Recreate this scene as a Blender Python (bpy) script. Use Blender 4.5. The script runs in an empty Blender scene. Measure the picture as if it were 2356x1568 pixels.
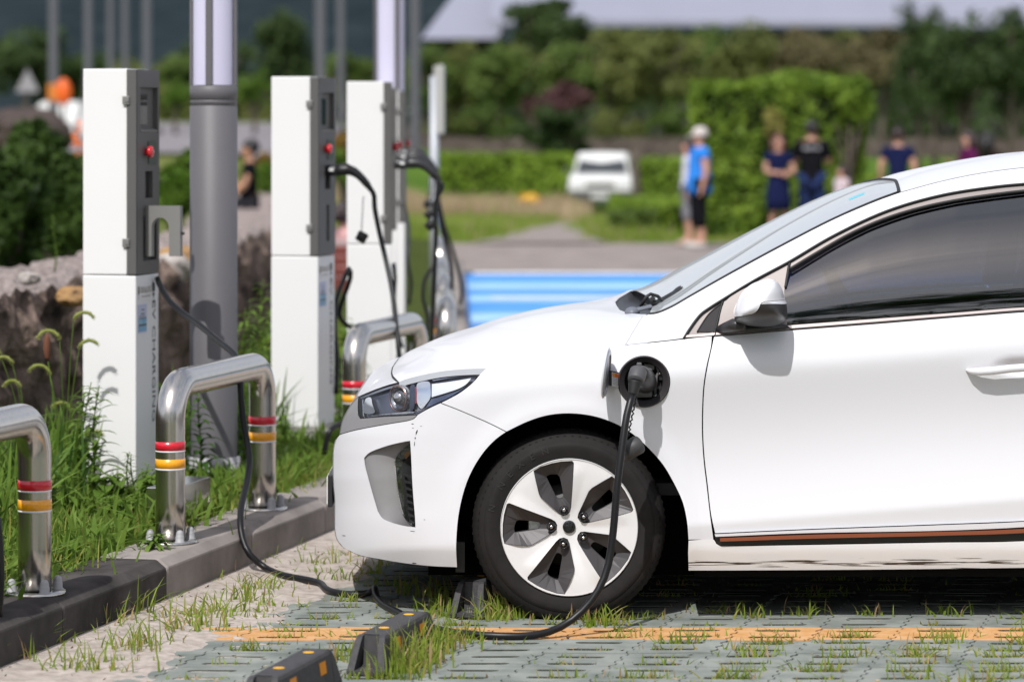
import bpy, bmesh, math, random
import numpy as np
from mathutils import Vector, Matrix, Quaternion
from mathutils.geometry import delaunay_2d_cdt
R = math.radians
random.seed(7)
SC = bpy.context.scene
COL = SC.collection
# picture frame used while measuring: 2356 x 1568, horizon at 297, focal length 7500
F, CX, HY, CAMZ = 7500.0, 1178.0, 297.0, 1.62

def W(px, py, Y):
    return Vector(((px-CX)/F*Y, Y, CAMZ-(py-HY)/F*Y))

def G(px, py, z=0.0):
    Y = (CAMZ-z)*F/(py-HY)
    return Vector(((px-CX)/F*Y, Y, z))

# ------------------------------------------------------------------ scene, camera, light
w = bpy.data.worlds.new('World'); SC.world = w; w.use_nodes = True
nt = w.node_tree; nt.nodes.clear()
SUN_D = Vector((.29, .77, -1.0)).normalized()
out = nt.nodes.new('ShaderNodeOutputWorld'); bg = nt.nodes.new('ShaderNodeBackground'); sky = nt.nodes.new('ShaderNodeTexSky')
sky.sky_type = 'NISHITA'; sky.sun_disc = False
sky.sun_elevation = math.asin(-SUN_D.z); sky.sun_rotation = math.atan2(-SUN_D.x, -SUN_D.y) % (2*math.pi)
sky.air_density = 1.0; sky.dust_density = 2.5; sky.ozone_density = 1.0
bg.inputs['Strength'].default_value = 0.118
# thin summer cloud over the blue
tc = nt.nodes.new('ShaderNodeTexCoord'); mp = nt.nodes.new('ShaderNodeMapping'); mp.inputs['Scale'].default_value = (1.0, 1.0, 3.2)
cn = nt.nodes.new('ShaderNodeTexNoise'); cn.inputs['Scale'].default_value = 2.6; cn.inputs['Detail'].default_value = 6; cn.inputs['Distortion'].default_value = .4
cr = nt.nodes.new('ShaderNodeValToRGB'); cr.color_ramp.elements[0].position = .40; cr.color_ramp.elements[1].position = .66
cr.color_ramp.elements[0].color = (.2, .2, .2, 1); cr.color_ramp.elements[1].color = (.9, .9, .9, 1)
cm = nt.nodes.new('ShaderNodeMixRGB'); cm.inputs[2].default_value = (6.6, 6.65, 7.1, 1)
nt.links.new(tc.outputs['Generated'], mp.inputs[0]); nt.links.new(mp.outputs[0], cn.inputs['Vector']); nt.links.new(cn.outputs['Fac'], cr.inputs[0])
sz = nt.nodes.new('ShaderNodeSeparateXYZ'); nt.links.new(tc.outputs['Generated'], sz.inputs[0])
hz_ = nt.nodes.new('ShaderNodeMapRange'); hz_.inputs[1].default_value = .12; hz_.inputs[2].default_value = .62; hz_.inputs[3].default_value = .75; hz_.inputs[4].default_value = 0.0; nt.links.new(sz.outputs[2], hz_.inputs[0])
mx_ = nt.nodes.new('ShaderNodeMath'); mx_.operation = 'MAXIMUM'; nt.links.new(hz_.outputs[0], mx_.inputs[0]); nt.links.new(cr.outputs[0], mx_.inputs[1])
nt.links.new(mx_.outputs[0], cm.inputs[0]); nt.links.new(sky.outputs[0], cm.inputs[1]); nt.links.new(cm.outputs[0], bg.inputs['Color']); nt.links.new(bg.outputs[0], out.inputs['Surface'])
sun = bpy.data.lights.new('sun', 'SUN'); sun.energy = 3.35; sun.angle = R(.53); sun.color = (1, .98, .955)
so = bpy.data.objects.new('sun', sun); COL.objects.link(so); so.location = (-8, -18, 24)
so.rotation_euler = SUN_D.to_track_quat('-Z', 'Y').to_euler()
cam = bpy.data.cameras.new('camera'); co = bpy.data.objects.new('camera', cam); COL.objects.link(co)
co.location = (0, 0, CAMZ); co.rotation_euler = (R(90), 0, 0)
cam.sensor_width = 36; cam.lens = F/2356*36; cam.shift_y = -(784-HY)/2356
cam.clip_end = 3000; cam.clip_start = .5
cam.dof.use_dof = True; cam.dof.focus_distance = 10.85; cam.dof.aperture_fstop = 2.6
SC.camera = co
SC.view_settings.view_transform = 'Standard'; SC.view_settings.look = 'None'
SC.view_settings.exposure = 0.2
try:
    SC.cycles.use_denoising = True
    SC.cycles.max_bounces = 8; SC.cycles.transparent_max_bounces = 16
    SC.cycles.caustics_reflective = False; SC.cycles.caustics_refractive = False
except Exception: pass

# ------------------------------------------------------------------ materials
MATS = {}
def mat(name, col, rough=.5, metal=0.0, var=0.0, vscale=8.0, bump=0.0, bscale=40.0, coat=0.0, spec=.5, col2=None, stretch=None, detail=4.0, emit=0.0, trans=0.0, bdist=.02):
    if name in MATS: return MATS[name]
    m = bpy.data.materials.new(name); m.use_nodes = True; MATS[name] = m
    n = m.node_tree; b = n.nodes['Principled BSDF']
    b.inputs['Base Color'].default_value = (*col, 1); b.inputs['Roughness'].default_value = rough
    b.inputs['Metallic'].default_value = metal; b.inputs['Coat Weight'].default_value = coat
    b.inputs['Coat Roughness'].default_value = .03
    b.inputs['Specular IOR Level'].default_value = 0.0 if rough >= .8 else spec
    if trans: b.inputs['Transmission Weight'].default_value = trans
    if emit:
        b.inputs['Emission Color'].default_value = (*col, 1); b.inputs['Emission Strength'].default_value = emit
    if var or col2 or bump:
        tc = n.nodes.new('ShaderNodeTexCoord'); mp = n.nodes.new('ShaderNodeMapping')
        n.links.new(tc.outputs['Object'], mp.inputs[0])
        if stretch: mp.inputs['Scale'].default_value = stretch
    if var or col2:
        t = n.nodes.new('ShaderNodeTexNoise'); t.inputs['Scale'].default_value = vscale; t.inputs['Detail'].default_value = detail
        t.inputs['Roughness'].default_value = .6
        n.links.new(mp.outputs[0], t.inputs['Vector'])
        r = n.nodes.new('ShaderNodeValToRGB'); r.color_ramp.elements[0].position = .32; r.color_ramp.elements[1].position = .68
        c2 = col2 if col2 else tuple(max(0, c*(1+var)) for c in col)
        c1 = col if col2 else tuple(max(0, c*(1-var)) for c in col)
        r.color_ramp.elements[0].color = (*c1, 1); r.color_ramp.elements[1].color = (*c2, 1)
        n.links.new(t.outputs['Fac'], r.inputs[0]); n.links.new(r.outputs[0], b.inputs['Base Color'])
    if bump:
        t2 = n.nodes.new('ShaderNodeTexNoise'); t2.inputs['Scale'].default_value = bscale; t2.inputs['Detail'].default_value = 5
        n.links.new(mp.outputs[0], t2.inputs['Vector'])
        bp = n.nodes.new('ShaderNodeBump'); bp.inputs['Strength'].default_value = bump; bp.inputs['Distance'].default_value = bdist
        n.links.new(t2.outputs['Fac'], bp.inputs['Height']); n.links.new(bp.outputs[0], b.inputs['Normal'])
    return m

def leafmat(name, c1, c2, rough=.5, trans=.35, vscale=3.0):
    """leaves: colour varies from clump to clump, some light passes through"""
    if name in MATS: return MATS[name]
    m = bpy.data.materials.new(name); m.use_nodes = True; MATS[name] = m
    n = m.node_tree; b = n.nodes['Principled BSDF']; o = n.nodes['Material Output']
    tc = n.nodes.new('ShaderNodeTexCoord'); t = n.nodes.new('ShaderNodeTexNoise'); t.inputs['Scale'].default_value = vscale; t.inputs['Detail'].default_value = 3
    n.links.new(tc.outputs['Object'], t.inputs['Vector'])
    r = n.nodes.new('ShaderNodeValToRGB'); r.color_ramp.elements[0].position = .3; r.color_ramp.elements[1].position = .7
    r.color_ramp.elements[0].color = (*c1, 1); r.color_ramp.elements[1].color = (*c2, 1)
    n.links.new(t.outputs['Fac'], r.inputs[0]); n.links.new(r.outputs[0], b.inputs['Base Color'])
    b.inputs['Roughness'].default_value = rough; b.inputs['Specular IOR Level'].default_value = .12
    tr = n.nodes.new('ShaderNodeBsdfTranslucent'); n.links.new(r.outputs[0], tr.inputs[0])
    mx = n.nodes.new('ShaderNodeMixShader'); mx.inputs[0].default_value = trans
    n.links.new(b.outputs[0], mx.inputs[1]); n.links.new(tr.outputs[0], mx.inputs[2]); n.links.new(mx.outputs[0], o.inputs['Surface'])
    return m

def glassmat(name, tint, ior=1.5, rough=0.0, boost=1.0, sheen=0.0):
    if name in MATS: return MATS[name]
    m = bpy.data.materials.new(name); m.use_nodes = True; MATS[name] = m
    n = m.node_tree; n.nodes.clear()
    o = n.nodes.new('ShaderNodeOutputMaterial'); tr = n.nodes.new('ShaderNodeBsdfTransparent'); gl = n.nodes.new('ShaderNodeBsdfGlossy')
    tr.inputs[0].default_value = (*tint, 1); gl.inputs['Roughness'].default_value = rough
    fr = n.nodes.new('ShaderNodeFresnel'); fr.inputs[0].default_value = ior
    mu = n.nodes.new('ShaderNodeMath'); mu.operation = 'MULTIPLY'; mu.inputs[1].default_value = boost; mu.use_clamp = True
    mx = n.nodes.new('ShaderNodeMixShader')
    n.links.new(fr.outputs[0], mu.inputs[0]); n.links.new(mu.outputs[0], mx.inputs[0])
    n.links.new(tr.outputs[0], mx.inputs[1]); n.links.new(gl.outputs[0], mx.inputs[2]); last = mx
    if sheen:
        # pale diffuse layer lightens the pane in place of a bright reflection
        df = n.nodes.new('ShaderNodeBsdfDiffuse'); df.inputs[0].default_value = (.55, .58, .60, 1); m2 = n.nodes.new('ShaderNodeMixShader'); m2.inputs[0].default_value = sheen
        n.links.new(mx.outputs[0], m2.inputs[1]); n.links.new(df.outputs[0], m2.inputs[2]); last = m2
    n.links.new(last.outputs[0], o.inputs['Surface'])
    return m

# ------------------------------------------------------------------ mesh building
class MB:
    """collects vertices and faces for ONE mesh object"""
    def __init__(s): s.v = []; s.f = []; s.m = []; s.sm = []
    def add(s, vs, fs, mi=0, smooth=False):
        o = len(s.v); s.v += [tuple(q) for q in vs]
        for q in fs:
            s.f.append([i+o for i in q]); s.m.append(mi); s.sm.append(smooth)
        return s
    def box(s, c, size, M=None, mi=0, bev=0.0):
        hx, hy, hz = [q/2 for q in size]
        if bev:
            bm = bmesh.new(); bmesh.ops.create_cube(bm, size=1)
            bmesh.ops.scale(bm, vec=size, verts=bm.verts)
            bmesh.ops.bevel(bm, geom=bm.edges[:], offset=bev, segments=2, affect='EDGES', profile=.6)
            vs = [v.co.copy() for v in bm.verts]; bm.verts.index_update(); fs = [[v.index for v in f.verts] for f in bm.faces]; bm.free()
        else:
            vs = [Vector((x, y, z)) for x in (-hx, hx) for y in (-hy, hy) for z in (-hz, hz)]
            fs = [(0, 1, 3, 2), (4, 6, 7, 5), (0, 4, 5, 1), (2, 3, 7, 6), (0, 2, 6, 4), (1, 5, 7, 3)]
        c = Vector(c)
        vs = [(M @ v if M else v)+c for v in vs]
        return s.add(vs, fs, mi)
    def tube(s, pts, r, n=10, mi=0, caps=True, closed=False):
        pts = [Vector(p) for p in pts]; N = len(pts)
        rs = r if isinstance(r, (list, tuple)) else [r]*N
        vs = []; fs = []
        up = None
        for i, p in enumerate(pts):
            if closed: t = pts[(i+1) % N]-pts[i-1]
            else: t = pts[min(i+1, N-1)]-pts[max(i-1, 0)]
            if t.length < 1e-9: t = Vector((0, 0, 1))
            t.normalize()
            if up is None:
                a = Vector((0, 0, 1)) if abs(t.z) < .9 else Vector((1, 0, 0))
                up = (a-t*a.dot(t)).normalized()
            else:
                up = up-t*up.dot(t)
                up = up.normalized() if up.length > 1e-6 else t.orthogonal().normalized()
            b = t.cross(up)
            for k in range(n):
                a = 2*math.pi*k/n
                vs.append(p+(up*math.cos(a)+b*math.sin(a))*rs[i])
        M_ = N if closed else N-1
        for i in range(M_):
            j = (i+1) % N
            for k in range(n):
                fs.append((i*n+k, i*n+(k+1) % n, j*n+(k+1) % n, j*n+k))
        if caps and not closed:
            fs.append(tuple(range(n-1, -1, -1))); fs.append(tuple((N-1)*n+k for k in range(n)))
        return s.add(vs, fs, mi, True)
    def lathe(s, prof, c=(0, 0, 0), axis='Z', n=32, mi=0, caps=True, smooth=True, a0=0, a1=2*math.pi):
        c = Vector(c); vs = []; fs = []; full = abs(a1-a0-2*math.pi) < 1e-6
        cols = n if full else n+1
        for k in range(cols):
            a = a0+(a1-a0)*k/n
            for r, h in prof:
                x, y = r*math.cos(a), r*math.sin(a)
                p = Vector((x, y, h)) if axis == 'Z' else (Vector((x, h, y)) if axis == 'Y' else Vector((h, x, y)))
                vs.append(c+p)
        m = len(prof)
        for k in range(n):
            k2 = (k+1) % cols
            for i in range(m-1):
                fs.append((k*m+i, k2*m+i, k2*m+i+1, k*m+i+1))
        if caps and full:
            if prof[0][0] > 1e-6: fs.append(tuple(k*m for k in range(n-1, -1, -1)))
            if prof[-1][0] > 1e-6: fs.append(tuple(k*m+m-1 for k in range(n)))
        return s.add(vs, fs, mi, smooth)
    def grid(s, rows, mi=0, smooth=True, flip=False, closed=False):
        n = len(rows[0]); vs = [p for r in rows for p in r]; fs = []
        for i in range(len(rows)-1):
            for k in range(n-1):
                q = (i*n+k, i*n+k+1, (i+1)*n+k+1, (i+1)*n+k)
                fs.append(q[::-1] if flip else q)
        return s.add(vs, fs, mi, smooth)
    def ball(s, c, rad, n=12, m=8, mi=0):
        rad = Vector(rad) if not isinstance(rad, (int, float)) else Vector((rad,)*3)
        c = Vector(c); vs = []; fs = []
        for i in range(m+1):
            th = math.pi*i/m
            for k in range(n):
                a = 2*math.pi*k/n
                vs.append(c+Vector((rad.x*math.sin(th)*math.cos(a), rad.y*math.sin(th)*math.sin(a), rad.z*math.cos(th))))
        for i in range(m):
            for k in range(n):
                fs.append((i*n+k, i*n+(k+1) % n, (i+1)*n+(k+1) % n, (i+1)*n+k)[::-1])
        return s.add(vs, fs, mi, True)
    def xf(s, M, start=0):
        for i in range(start, len(s.v)): s.v[i] = tuple(M @ Vector(s.v[i]))
        return s

def link(name, mb, mats, parent=None, org=None, recalc=False, autosmooth=None):
    me = bpy.data.meshes.new(name)
    org = Vector(org) if org is not None else Vector((0, 0, 0))
    me.from_pydata([tuple(Vector(v)-org) for v in mb.v], [], mb.f)
    for m in (mats if isinstance(mats, (list, tuple)) else [mats]): me.materials.append(m)
    if len(mb.m) == len(me.polygons):
        me.polygons.foreach_set('material_index', mb.m); me.polygons.foreach_set('use_smooth', mb.sm)
    if recalc:
        bm = bmesh.new(); bm.from_mesh(me)
        bmesh.ops.remove_doubles(bm, verts=bm.verts, dist=1e-5)
        bmesh.ops.recalc_face_normals(bm, faces=bm.faces); bm.to_mesh(me); bm.free()
    me.update()
    o = bpy.data.objects.new(name, me); COL.objects.link(o)
    if parent is not None: o.parent = parent
    elif org is not None: o.location = org
    return o

def sharp(o, ang=35):
    """hard edges where faces meet at more than ang degrees, smooth elsewhere"""
    bm = bmesh.new(); bm.from_mesh(o.data)
    for f in bm.faces: f.smooth = True
    for e in bm.edges:
        if len(e.link_faces) == 2: e.smooth = e.calc_face_angle(0) < R(ang)
    bm.to_mesh(o.data); bm.free(); o.data.update(); return o

def tag(o, label=None, cat=None, group=None, kind=None):
    if label: o['label'] = label
    if cat: o['category'] = cat
    if group: o['group'] = group
    if kind: o['kind'] = kind
    return o

def thing(name, label, cat, loc=(0, 0, 0), rz=0.0, group=None):
    o = bpy.data.objects.new(name, None); COL.objects.link(o); o.location = loc; o.rotation_euler = (0, 0, rz)
    o.empty_display_size = .1
    return tag(o, label, cat, group)

def dup(o, loc=None, rz=None, label=None, parent=None, scale=None):
    c = o.copy(); COL.objects.link(c)
    if parent is not None: c.parent = parent
    for ch in list(o.children): dup(ch, parent=c)
    if loc is not None: c.location = loc
    if rz is not None: c.rotation_euler = (0, 0, rz)
    if scale is not None: c.scale = (scale,)*3 if isinstance(scale, (int, float)) else scale
    if label: c['label'] = label
    return c

def text_mesh(txt, size, depth=.0, sx=1.0):
    """lettering as faces in the XY plane, centred on the origin"""
    cu = bpy.data.curves.new('lettering', 'FONT'); cu.body = txt; cu.size = size; cu.extrude = depth; cu.align_x = 'CENTER'; cu.align_y = 'CENTER'; cu.resolution_u = 2
    o = bpy.data.objects.new('lettering', cu); COL.objects.link(o)
    dg = bpy.context.evaluated_depsgraph_get(); me = bpy.data.meshes.new_from_object(o.evaluated_get(dg))
    mb = MB(); mb.add([(v.co.x*sx, v.co.y, v.co.z) for v in me.vertices], [list(p.vertices) for p in me.polygons])
    bpy.data.objects.remove(o); bpy.data.curves.remove(cu); bpy.data.meshes.remove(me)
    return mb

# ------------------------------------------------------------------ 2-D outlines
def spl(pts, step=5.0, closed=False):
    """Catmull-Rom through pts, resampled about every step units"""
    P = [np.array(p, float) for p in pts]; n = len(P); o = []
    for i in range(n if closed else n-1):
        p1, p2 = P[i], P[(i+1) % n]
        p0 = P[i-1] if (i > 0 or closed) else 2*p1-p2
        p3 = P[(i+2) % n] if (i+2 < n or closed) else 2*p2-p1
        L = np.linalg.norm(p2-p1); k = max(1, int(round(L/step)))
        # centripetal parametrisation
        t0 = 0; t1 = t0+max(1e-6, np.linalg.norm(p1-p0))**.5; t2 = t1+max(1e-6, L)**.5; t3 = t2+max(1e-6, np.linalg.norm(p3-p2))**.5
        for j in range(k):
            t = t1+(t2-t1)*j/k
            a1 = (t1-t)/(t1-t0)*p0+(t-t0)/(t1-t0)*p1; a2 = (t2-t)/(t2-t1)*p1+(t-t1)/(t2-t1)*p2; a3 = (t3-t)/(t3-t2)*p2+(t-t2)/(t3-t2)*p3
            b1 = (t2-t)/(t2-t0)*a1+(t-t0)/(t2-t0)*a2; b2 = (t3-t)/(t3-t1)*a2+(t-t1)/(t3-t1)*a3
            o.append((t2-t)/(t2-t1)*b1+(t-t1)/(t2-t1)*b2)
    if not closed: o.append(P[-1])
    return [tuple(q) for q in o]

def cat(*segs):
    o = []
    for s in segs:
        for p in s:
            if not o or (abs(p[0]-o[-1][0])+abs(p[1]-o[-1][1])) > .3: o.append(tuple(p))
    if abs(o[0][0]-o[-1][0])+abs(o[0][1]-o[-1][1]) < .3: o.pop()
    return o

def pip(P, poly):
    x, y = P[:, 0], P[:, 1]; ins = np.zeros(len(P), bool); n = len(poly)
    for i in range(n):
        x1, y1 = poly[i]; x2, y2 = poly[(i+1) % n]
        if y1 == y2: continue
        c = ((y1 > y) != (y2 > y)) & (x < (x2-x1)*(y-y1)/(y2-y1)+x1); ins ^= c
    return ins

def bdist(P, poly):
    d = np.full(len(P), 1e9); n = len(poly)
    for i in range(n):
        a = np.array(poly[i]); b = np.array(poly[(i+1) % n]); ab = b-a; L = ab@ab
        if L < 1e-9: continue
        t = np.clip(((P-a)@ab)/L, 0, 1); d = np.minimum(d, np.linalg.norm(P-(a+t[:, None]*ab), axis=1))
    return d

def area(poly):
    return .5*sum(poly[i][0]*poly[(i+1) % len(poly)][1]-poly[(i+1) % len(poly)][0]*poly[i][1] for i in range(len(poly)))

def offset(poly, d):
    """moves the outline inwards by d"""
    s = 1 if area(poly) > 0 else -1; n = len(poly); o = []
    for i in range(n):
        p0, p1, p2 = np.array(poly[i-1]), np.array(poly[i]), np.array(poly[(i+1) % n])
        a = p1-p0; b = p2-p1; a = a/(np.linalg.norm(a)+1e-9); b = b/(np.linalg.norm(b)+1e-9)
        na = np.array((-a[1], a[0]))*s; nb = np.array((-b[1], b[0]))*s
        m = na+nb; L = np.linalg.norm(m)
        m = na if L < .2 else m/L
        k = 1/max(.5, m@na)
        o.append(tuple(p1+m*d*k))
    return o

def tri2d(outer, holes=(), step=10.0, extra=None):
    """triangulates a region: returns points, triangles and the boundary loops"""
    loops = [outer]+list(holes); pts = []; edges = []; lid = []
    for lp in loops:
        o = len(pts); n = len(lp); pts += [tuple(p) for p in lp]; edges += [(o+i, o+(i+1) % n) for i in range(n)]; lid.append(list(range(o, o+n)))
    nb = len(pts)
    A = np.array(outer); x0, y0 = A.min(0); x1, y1 = A.max(0)
    gx = np.arange(x0+step*.5, x1, step); gy = np.arange(y0+step*.5, y1, step*.866)
    Q = [(x+(step*.5 if j % 2 else 0), y) for j, y in enumerate(gy) for x in gx]
    if extra is not None: Q += list(extra)
    if Q:
        Q = np.array(Q); k = pip(Q, outer) & (bdist(Q, outer) > step*.55)
        for h in holes: k &= (~pip(Q, h)) & (bdist(Q, h) > step*.55)
        pts += [tuple(p) for p in Q[k]]
    vs, es, fs, ov, oe, of = delaunay_2d_cdt([Vector(p) for p in pts], edges, [], 0, 1e-5)
    vs = [(v.x, v.y) for v in vs]
    c = np.array([np.mean([vs[i] for i in f], axis=0) for f in fs]); k = pip(c, outer)
    for h in holes: k &= ~pip(c, h)
    tris = [list(f) for f, q in zip(fs, k) if q]
    # boundary loops in new indices
    m = {}
    for i, o in enumerate(ov):
        for q in o: m[q] = i
    loops2 = [[m[i] for i in l if i in m] for l in lid]
    # orient: facing -Y (towards the camera); picture y points down
    res = []
    for t in tris:
        a, b, c_ = [vs[i] for i in t]
        s = (b[0]-a[0])*(c_[1]-a[1])-(b[1]-a[1])*(c_[0]-a[0])
        res.append(t if s < 0 else t[::-1])
    return vs, res, loops2

def fbm2(x, y, s=0):
    return (math.sin(x*1.3+s)+math.sin(y*1.7+s*2.1+x*.6)+math.sin(x*2.9-y*2.3+s*.7)*.5+math.sin(x*5.1+y*4.3+s)*.3)/2.8
# ================================================================== the white car
S0 = 700.0; Y0 = F/S0; HALF = .91; YC = Y0+HALF
def cA(x, y): return (747.8+x*.4219, 776.5+y*.4219)
def cB(x, y): return (1380.5+x*.41406, 345.1+y*.41406)
def cC(x, y): return (1380.5+x*.5231, 747.8+y*.5231)
def cW(x, y): return (1409.3+x*.19531, 604+y*.19531)
def cP(x, y): return (1351.7+x*.1284, 776.5+y*.1284)
def cH(x, y): return (1092.9+x*.27505, 1006.6+y*.27505)
def cJ(x, y): return (747.8+x*.22014, 805.3+y*.22014)
def cK(x, y): return (1725.6+x*.2935, 517.7+y*.2935)
def L(f, *p): return [f(*q) for q in p]

def sm(a, b, x):
    t = min(1, max(0, (x-a)/(b-a))); return t*t*(3-2*t)
_SX = [700, 800, 850, 900, 950, 1000, 1040, 1100, 1160, 1240, 1310]
_SV = [905, 860, 832, 804, 787, 773, 768, 765, 769, 771, 776]
def sil(py): return float(np.interp(py, _SX, _SV))
def crease(px): return 863-.0805*(px-1543)
def belt(px): return float(np.interp(px, [1000, 1440, 1640, 1830, 2100, 2356, 3200, 3824], [838, 793, 771, 752, 733, 717, 680, 672]))
def dsurf(px, py):
    """how far the near side of the body lies behind its widest plane, in metres"""
    t = max(0.0, (1330-px)/(1330-sil(py)))
    t = min(.985, t*.945)
    dp = HALF*(1-(1-t**3)**(1/3))
    tr = max(0.0, (px-3250)/(3830-3250)); tr = min(.99, tr)
    dp += HALF*(1-(1-tr**3)**(1/3))*.9
    u = (crease(px)-py)/S0
    soft = .03
    up = .5*(u+math.sqrt(u*u+soft*soft)); dn = .5*(-u+math.sqrt(u*u+soft*soft))
    ub = max(0.02, (crease(px)-belt(px))/S0)
    hu = min(up, ub)
    # below the crease: gentle hollow, second crease near the sill
    f = sm(1360, 1640, px)
    w = dn
    low = .50
    dd = (.035*math.sin(min(1, w/low)*math.pi)+.0)*(.35+.65*f) if w < low else .10*(w-low)
    d = .30*hu+1.1*hu*hu+dd
    if up > ub:
        h = up-ub; d += .40*h+.30*h*h
    # wheel arch lip stands a little proud
    for (ax, ay) in ((1312, 1212), (3200, 1212)):
        r = math.hypot(px-ax, (py-ay)); d -= .012*math.exp(-((r-262)/34)**2)
    # the sill turns under
    d += .25*max(0, (py-1262)/S0)+.6*max(0, (py-1262)/S0)**2
    if px < 1060: d += .5*max(0, (py-1190)/S0)**1.5*sm(1060, 900, px)
    return dp+d

def S(px, py, k=0.0):
    return W(px, py, Y0+dsurf(px, py)+k)

CAR = thing('electric_car', 'white electric hatchback plugged in with its charging flap open', 'car', (W(1310, 1217, Y0).x, YC, 0))
ORG = CAR.location.copy()
M_W = mat('car_white_paint', (.69, .69, .715), rough=.32, coat=.22, spec=.3)
M_GAP = mat('black_rubber', (.012, .012, .013), rough=.6)
M_BLK = mat('black_plastic', (.02, .02, .021), rough=.42, bump=.08, bscale=400, bdist=.001)
M_GLB = mat('gloss_black', (.008, .008, .009), rough=.08, coat=.6)
M_SIL = mat('grey_satin_plastic', (.235, .23, .235), rough=.38, var=.03, vscale=30)
M_FRM = mat('bronze_grey_trim', (.25, .22, .21), rough=.35, metal=.25)
M_CHR = mat('bright_trim', (.75, .72, .72), rough=.18, metal=1.0)
M_COP = mat('copper_trim', (.34, .105, .055), rough=.3, metal=.35)
M_GLS = glassmat('tinted_glass', (.17, .17, .215), ior=1.7, boost=2.7, rough=.04)
M_WSG = glassmat('windshield_glass', (.62, .66, .67), ior=1.9, boost=4.0, sheen=.42)
M_LNS = glassmat('clear_lens', (.93, .95, .97), ior=1.42, boost=1.0)
M_TYR = mat('tyre_rubber', (.013, .0115, .011), rough=.75, spec=.3, var=.25, vscale=14, bump=.15, bscale=180, bdist=.002)
M_ALU = mat('machined_alloy', (.80, .79, .79), rough=.36, metal=.15, coat=.5)
M_CHA = mat('charcoal_alloy', (.075, .07, .073), rough=.5, metal=.3)
M_STL = mat('zinc_steel', (.5, .5, .5), rough=.35, metal=.9, var=.2, vscale=60)
M_DRK = mat('dark_lining', (.01, .01, .01), rough=.9)
M_INT = mat('cabin_lining', (.035, .036, .045), rough=.7)

def panel(name, outline, m, parent=CAR, holes=(), step=11, inset=.95, k=0.0, depth=.03, rim=True, org=None, d=None, extra_mats=None, marks=None):
    """a body panel cut out of the side surface; its rim is rounded and turned inwards"""
    df = d or dsurf
    o = offset(outline, inset) if inset else list(outline)
    hs = [offset(h, -inset) if inset else list(h) for h in holes]
    vs, tr, loops = tri2d(o, hs, step)
    mb = MB()
    P = lambda x, y, q: tuple(W(x, y, Y0+df(x, y)+q))
    mb.add([P(x, y, k) for x, y in vs], tr, 0, True)
    if rim:
        for li, lp in enumerate(loops):
            base = [vs[i] for i in lp]; n = len(lp); o0 = len(mb.v)
            mb.v += [P(x, y, k) for x, y in base]+[P(x, y, k+depth) for x, y in base]
            for i in range(n):
                j = (i+1) % n; mb.f.append([o0+i, o0+j, o0+n+j, o0+n+i]); mb.m.append(0); mb.sm.append(False)
    if marks:
        for poly in marks:
            v2, t2, _ = tri2d(poly, (), 8); mb.add([P(x, y, k-.0008) for x, y in v2], t2, 1, True)
    ob = link(name, mb, [m]+(extra_mats or []), parent, ORG if org is None else org)
    return ob

def mirror(o, name=None, parent=None):
    """the same part on the far side of the car"""
    c = bpy.data.objects.new(name or o.name.split('.')[0], o.data.copy()); COL.objects.link(c); c.parent = parent or o.parent
    for v in c.data.vertices: v.co.y = -v.co.y
    c.data.flip_normals()
    for ch in o.children: mirror(ch, parent=c)
    return c

# ---- outlines traced on the side view
ARCH = spl(L(cA, (722, 1252), (717, 1150), (719, 1080), (728, 980), (747, 880), (778, 780), (822, 690), (882, 605), (940, 548), (990, 513)), 6)
ARCH2 = spl(L(cA, (990, 513), (1100, 460), (1200, 427), (1300, 414), (1400, 418), (1500, 438), (1600, 478), (1680, 528), (1760, 600), (1840, 690), (1905, 800), (1950, 900), (1972, 1000), (1980, 1090)), 6)
SEAM1 = spl(L(cA, (990, 513), (900, 468), (780, 415), (700, 382), (634, 357)), 8)
HL_TOP = spl(L(cJ, (352, 482), (500, 420), (640, 370), (770, 335), (830, 310), (1000, 265), (1200, 225), (1400, 203), (1560, 195), (1685, 188)), 5)
HL_REAR = spl(L(cJ, (1685, 188), (1620, 250), (1560, 320), (1480, 390), (1400, 447), (1300, 502), (1212, 546)), 5)
HL_BOT1 = spl(L(cJ, (1212, 546), (1100, 597), (1000, 652), (965, 674)), 5)
HL_BOT2 = spl(L(cJ, (965, 674), (800, 683), (600, 693), (372, 712)), 5)
HL_FR = spl(L(cJ, (372, 712), (352, 680), (346, 600), (348, 530), (352, 482)), 5)
TRIM_LO = spl(L(cJ, (155, 878), (300, 837), (500, 797), (700, 762), (870, 733), (930, 712), (965, 674)), 5)
TRIM_FR = spl(L(cJ, (352, 482), (300, 532), (250, 602), (200, 692), (172, 770), (160, 840), (155, 878)), 4)
NOSE = spl(L(cJ, (155, 878), (115, 930), (90, 1030), (84, 1150)) + L(cA, (46, 800), (53, 880), (53, 960), (55, 1060), (66, 1100), (95, 1140)), 5)
BUMP_LO = spl(L(cA, (95, 1140), (180, 1183), (300, 1208), (400, 1225), (560, 1244), (722, 1252)), 6)
bumper_o = cat(ARCH, SEAM1, HL_BOT1[0:], TRIM_LO[::-1], NOSE, BUMP_LO)
INTAKE = cat(spl(L(cA, (216, 655), (240, 630), (335, 592), (440, 567), (462, 564)), 5), spl(L(cA, (462, 564), (466, 620), (470, 700), (478, 850), (488, 970), (491, 1030)), 5),
             spl(L(cA, (491, 1030), (440, 1024), (360, 1003), (315, 982), (290, 945)), 5), spl(L(cA, (290, 945), (265, 860), (240, 770), (222, 700), (216, 655)), 5))
def blob(x, y, w_, h_, rot=0, f=cA):
    c = math.cos(rot); s = math.sin(rot); p = []
    for i in range(9):
        a = 2*math.pi*i/9; r = .7+.5*random.random(); u, v = w_*r*math.cos(a), h_*r*math.sin(a)
        p.append(f(x+u*c-v*s, y+u*s+v*c))
    return p
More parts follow.
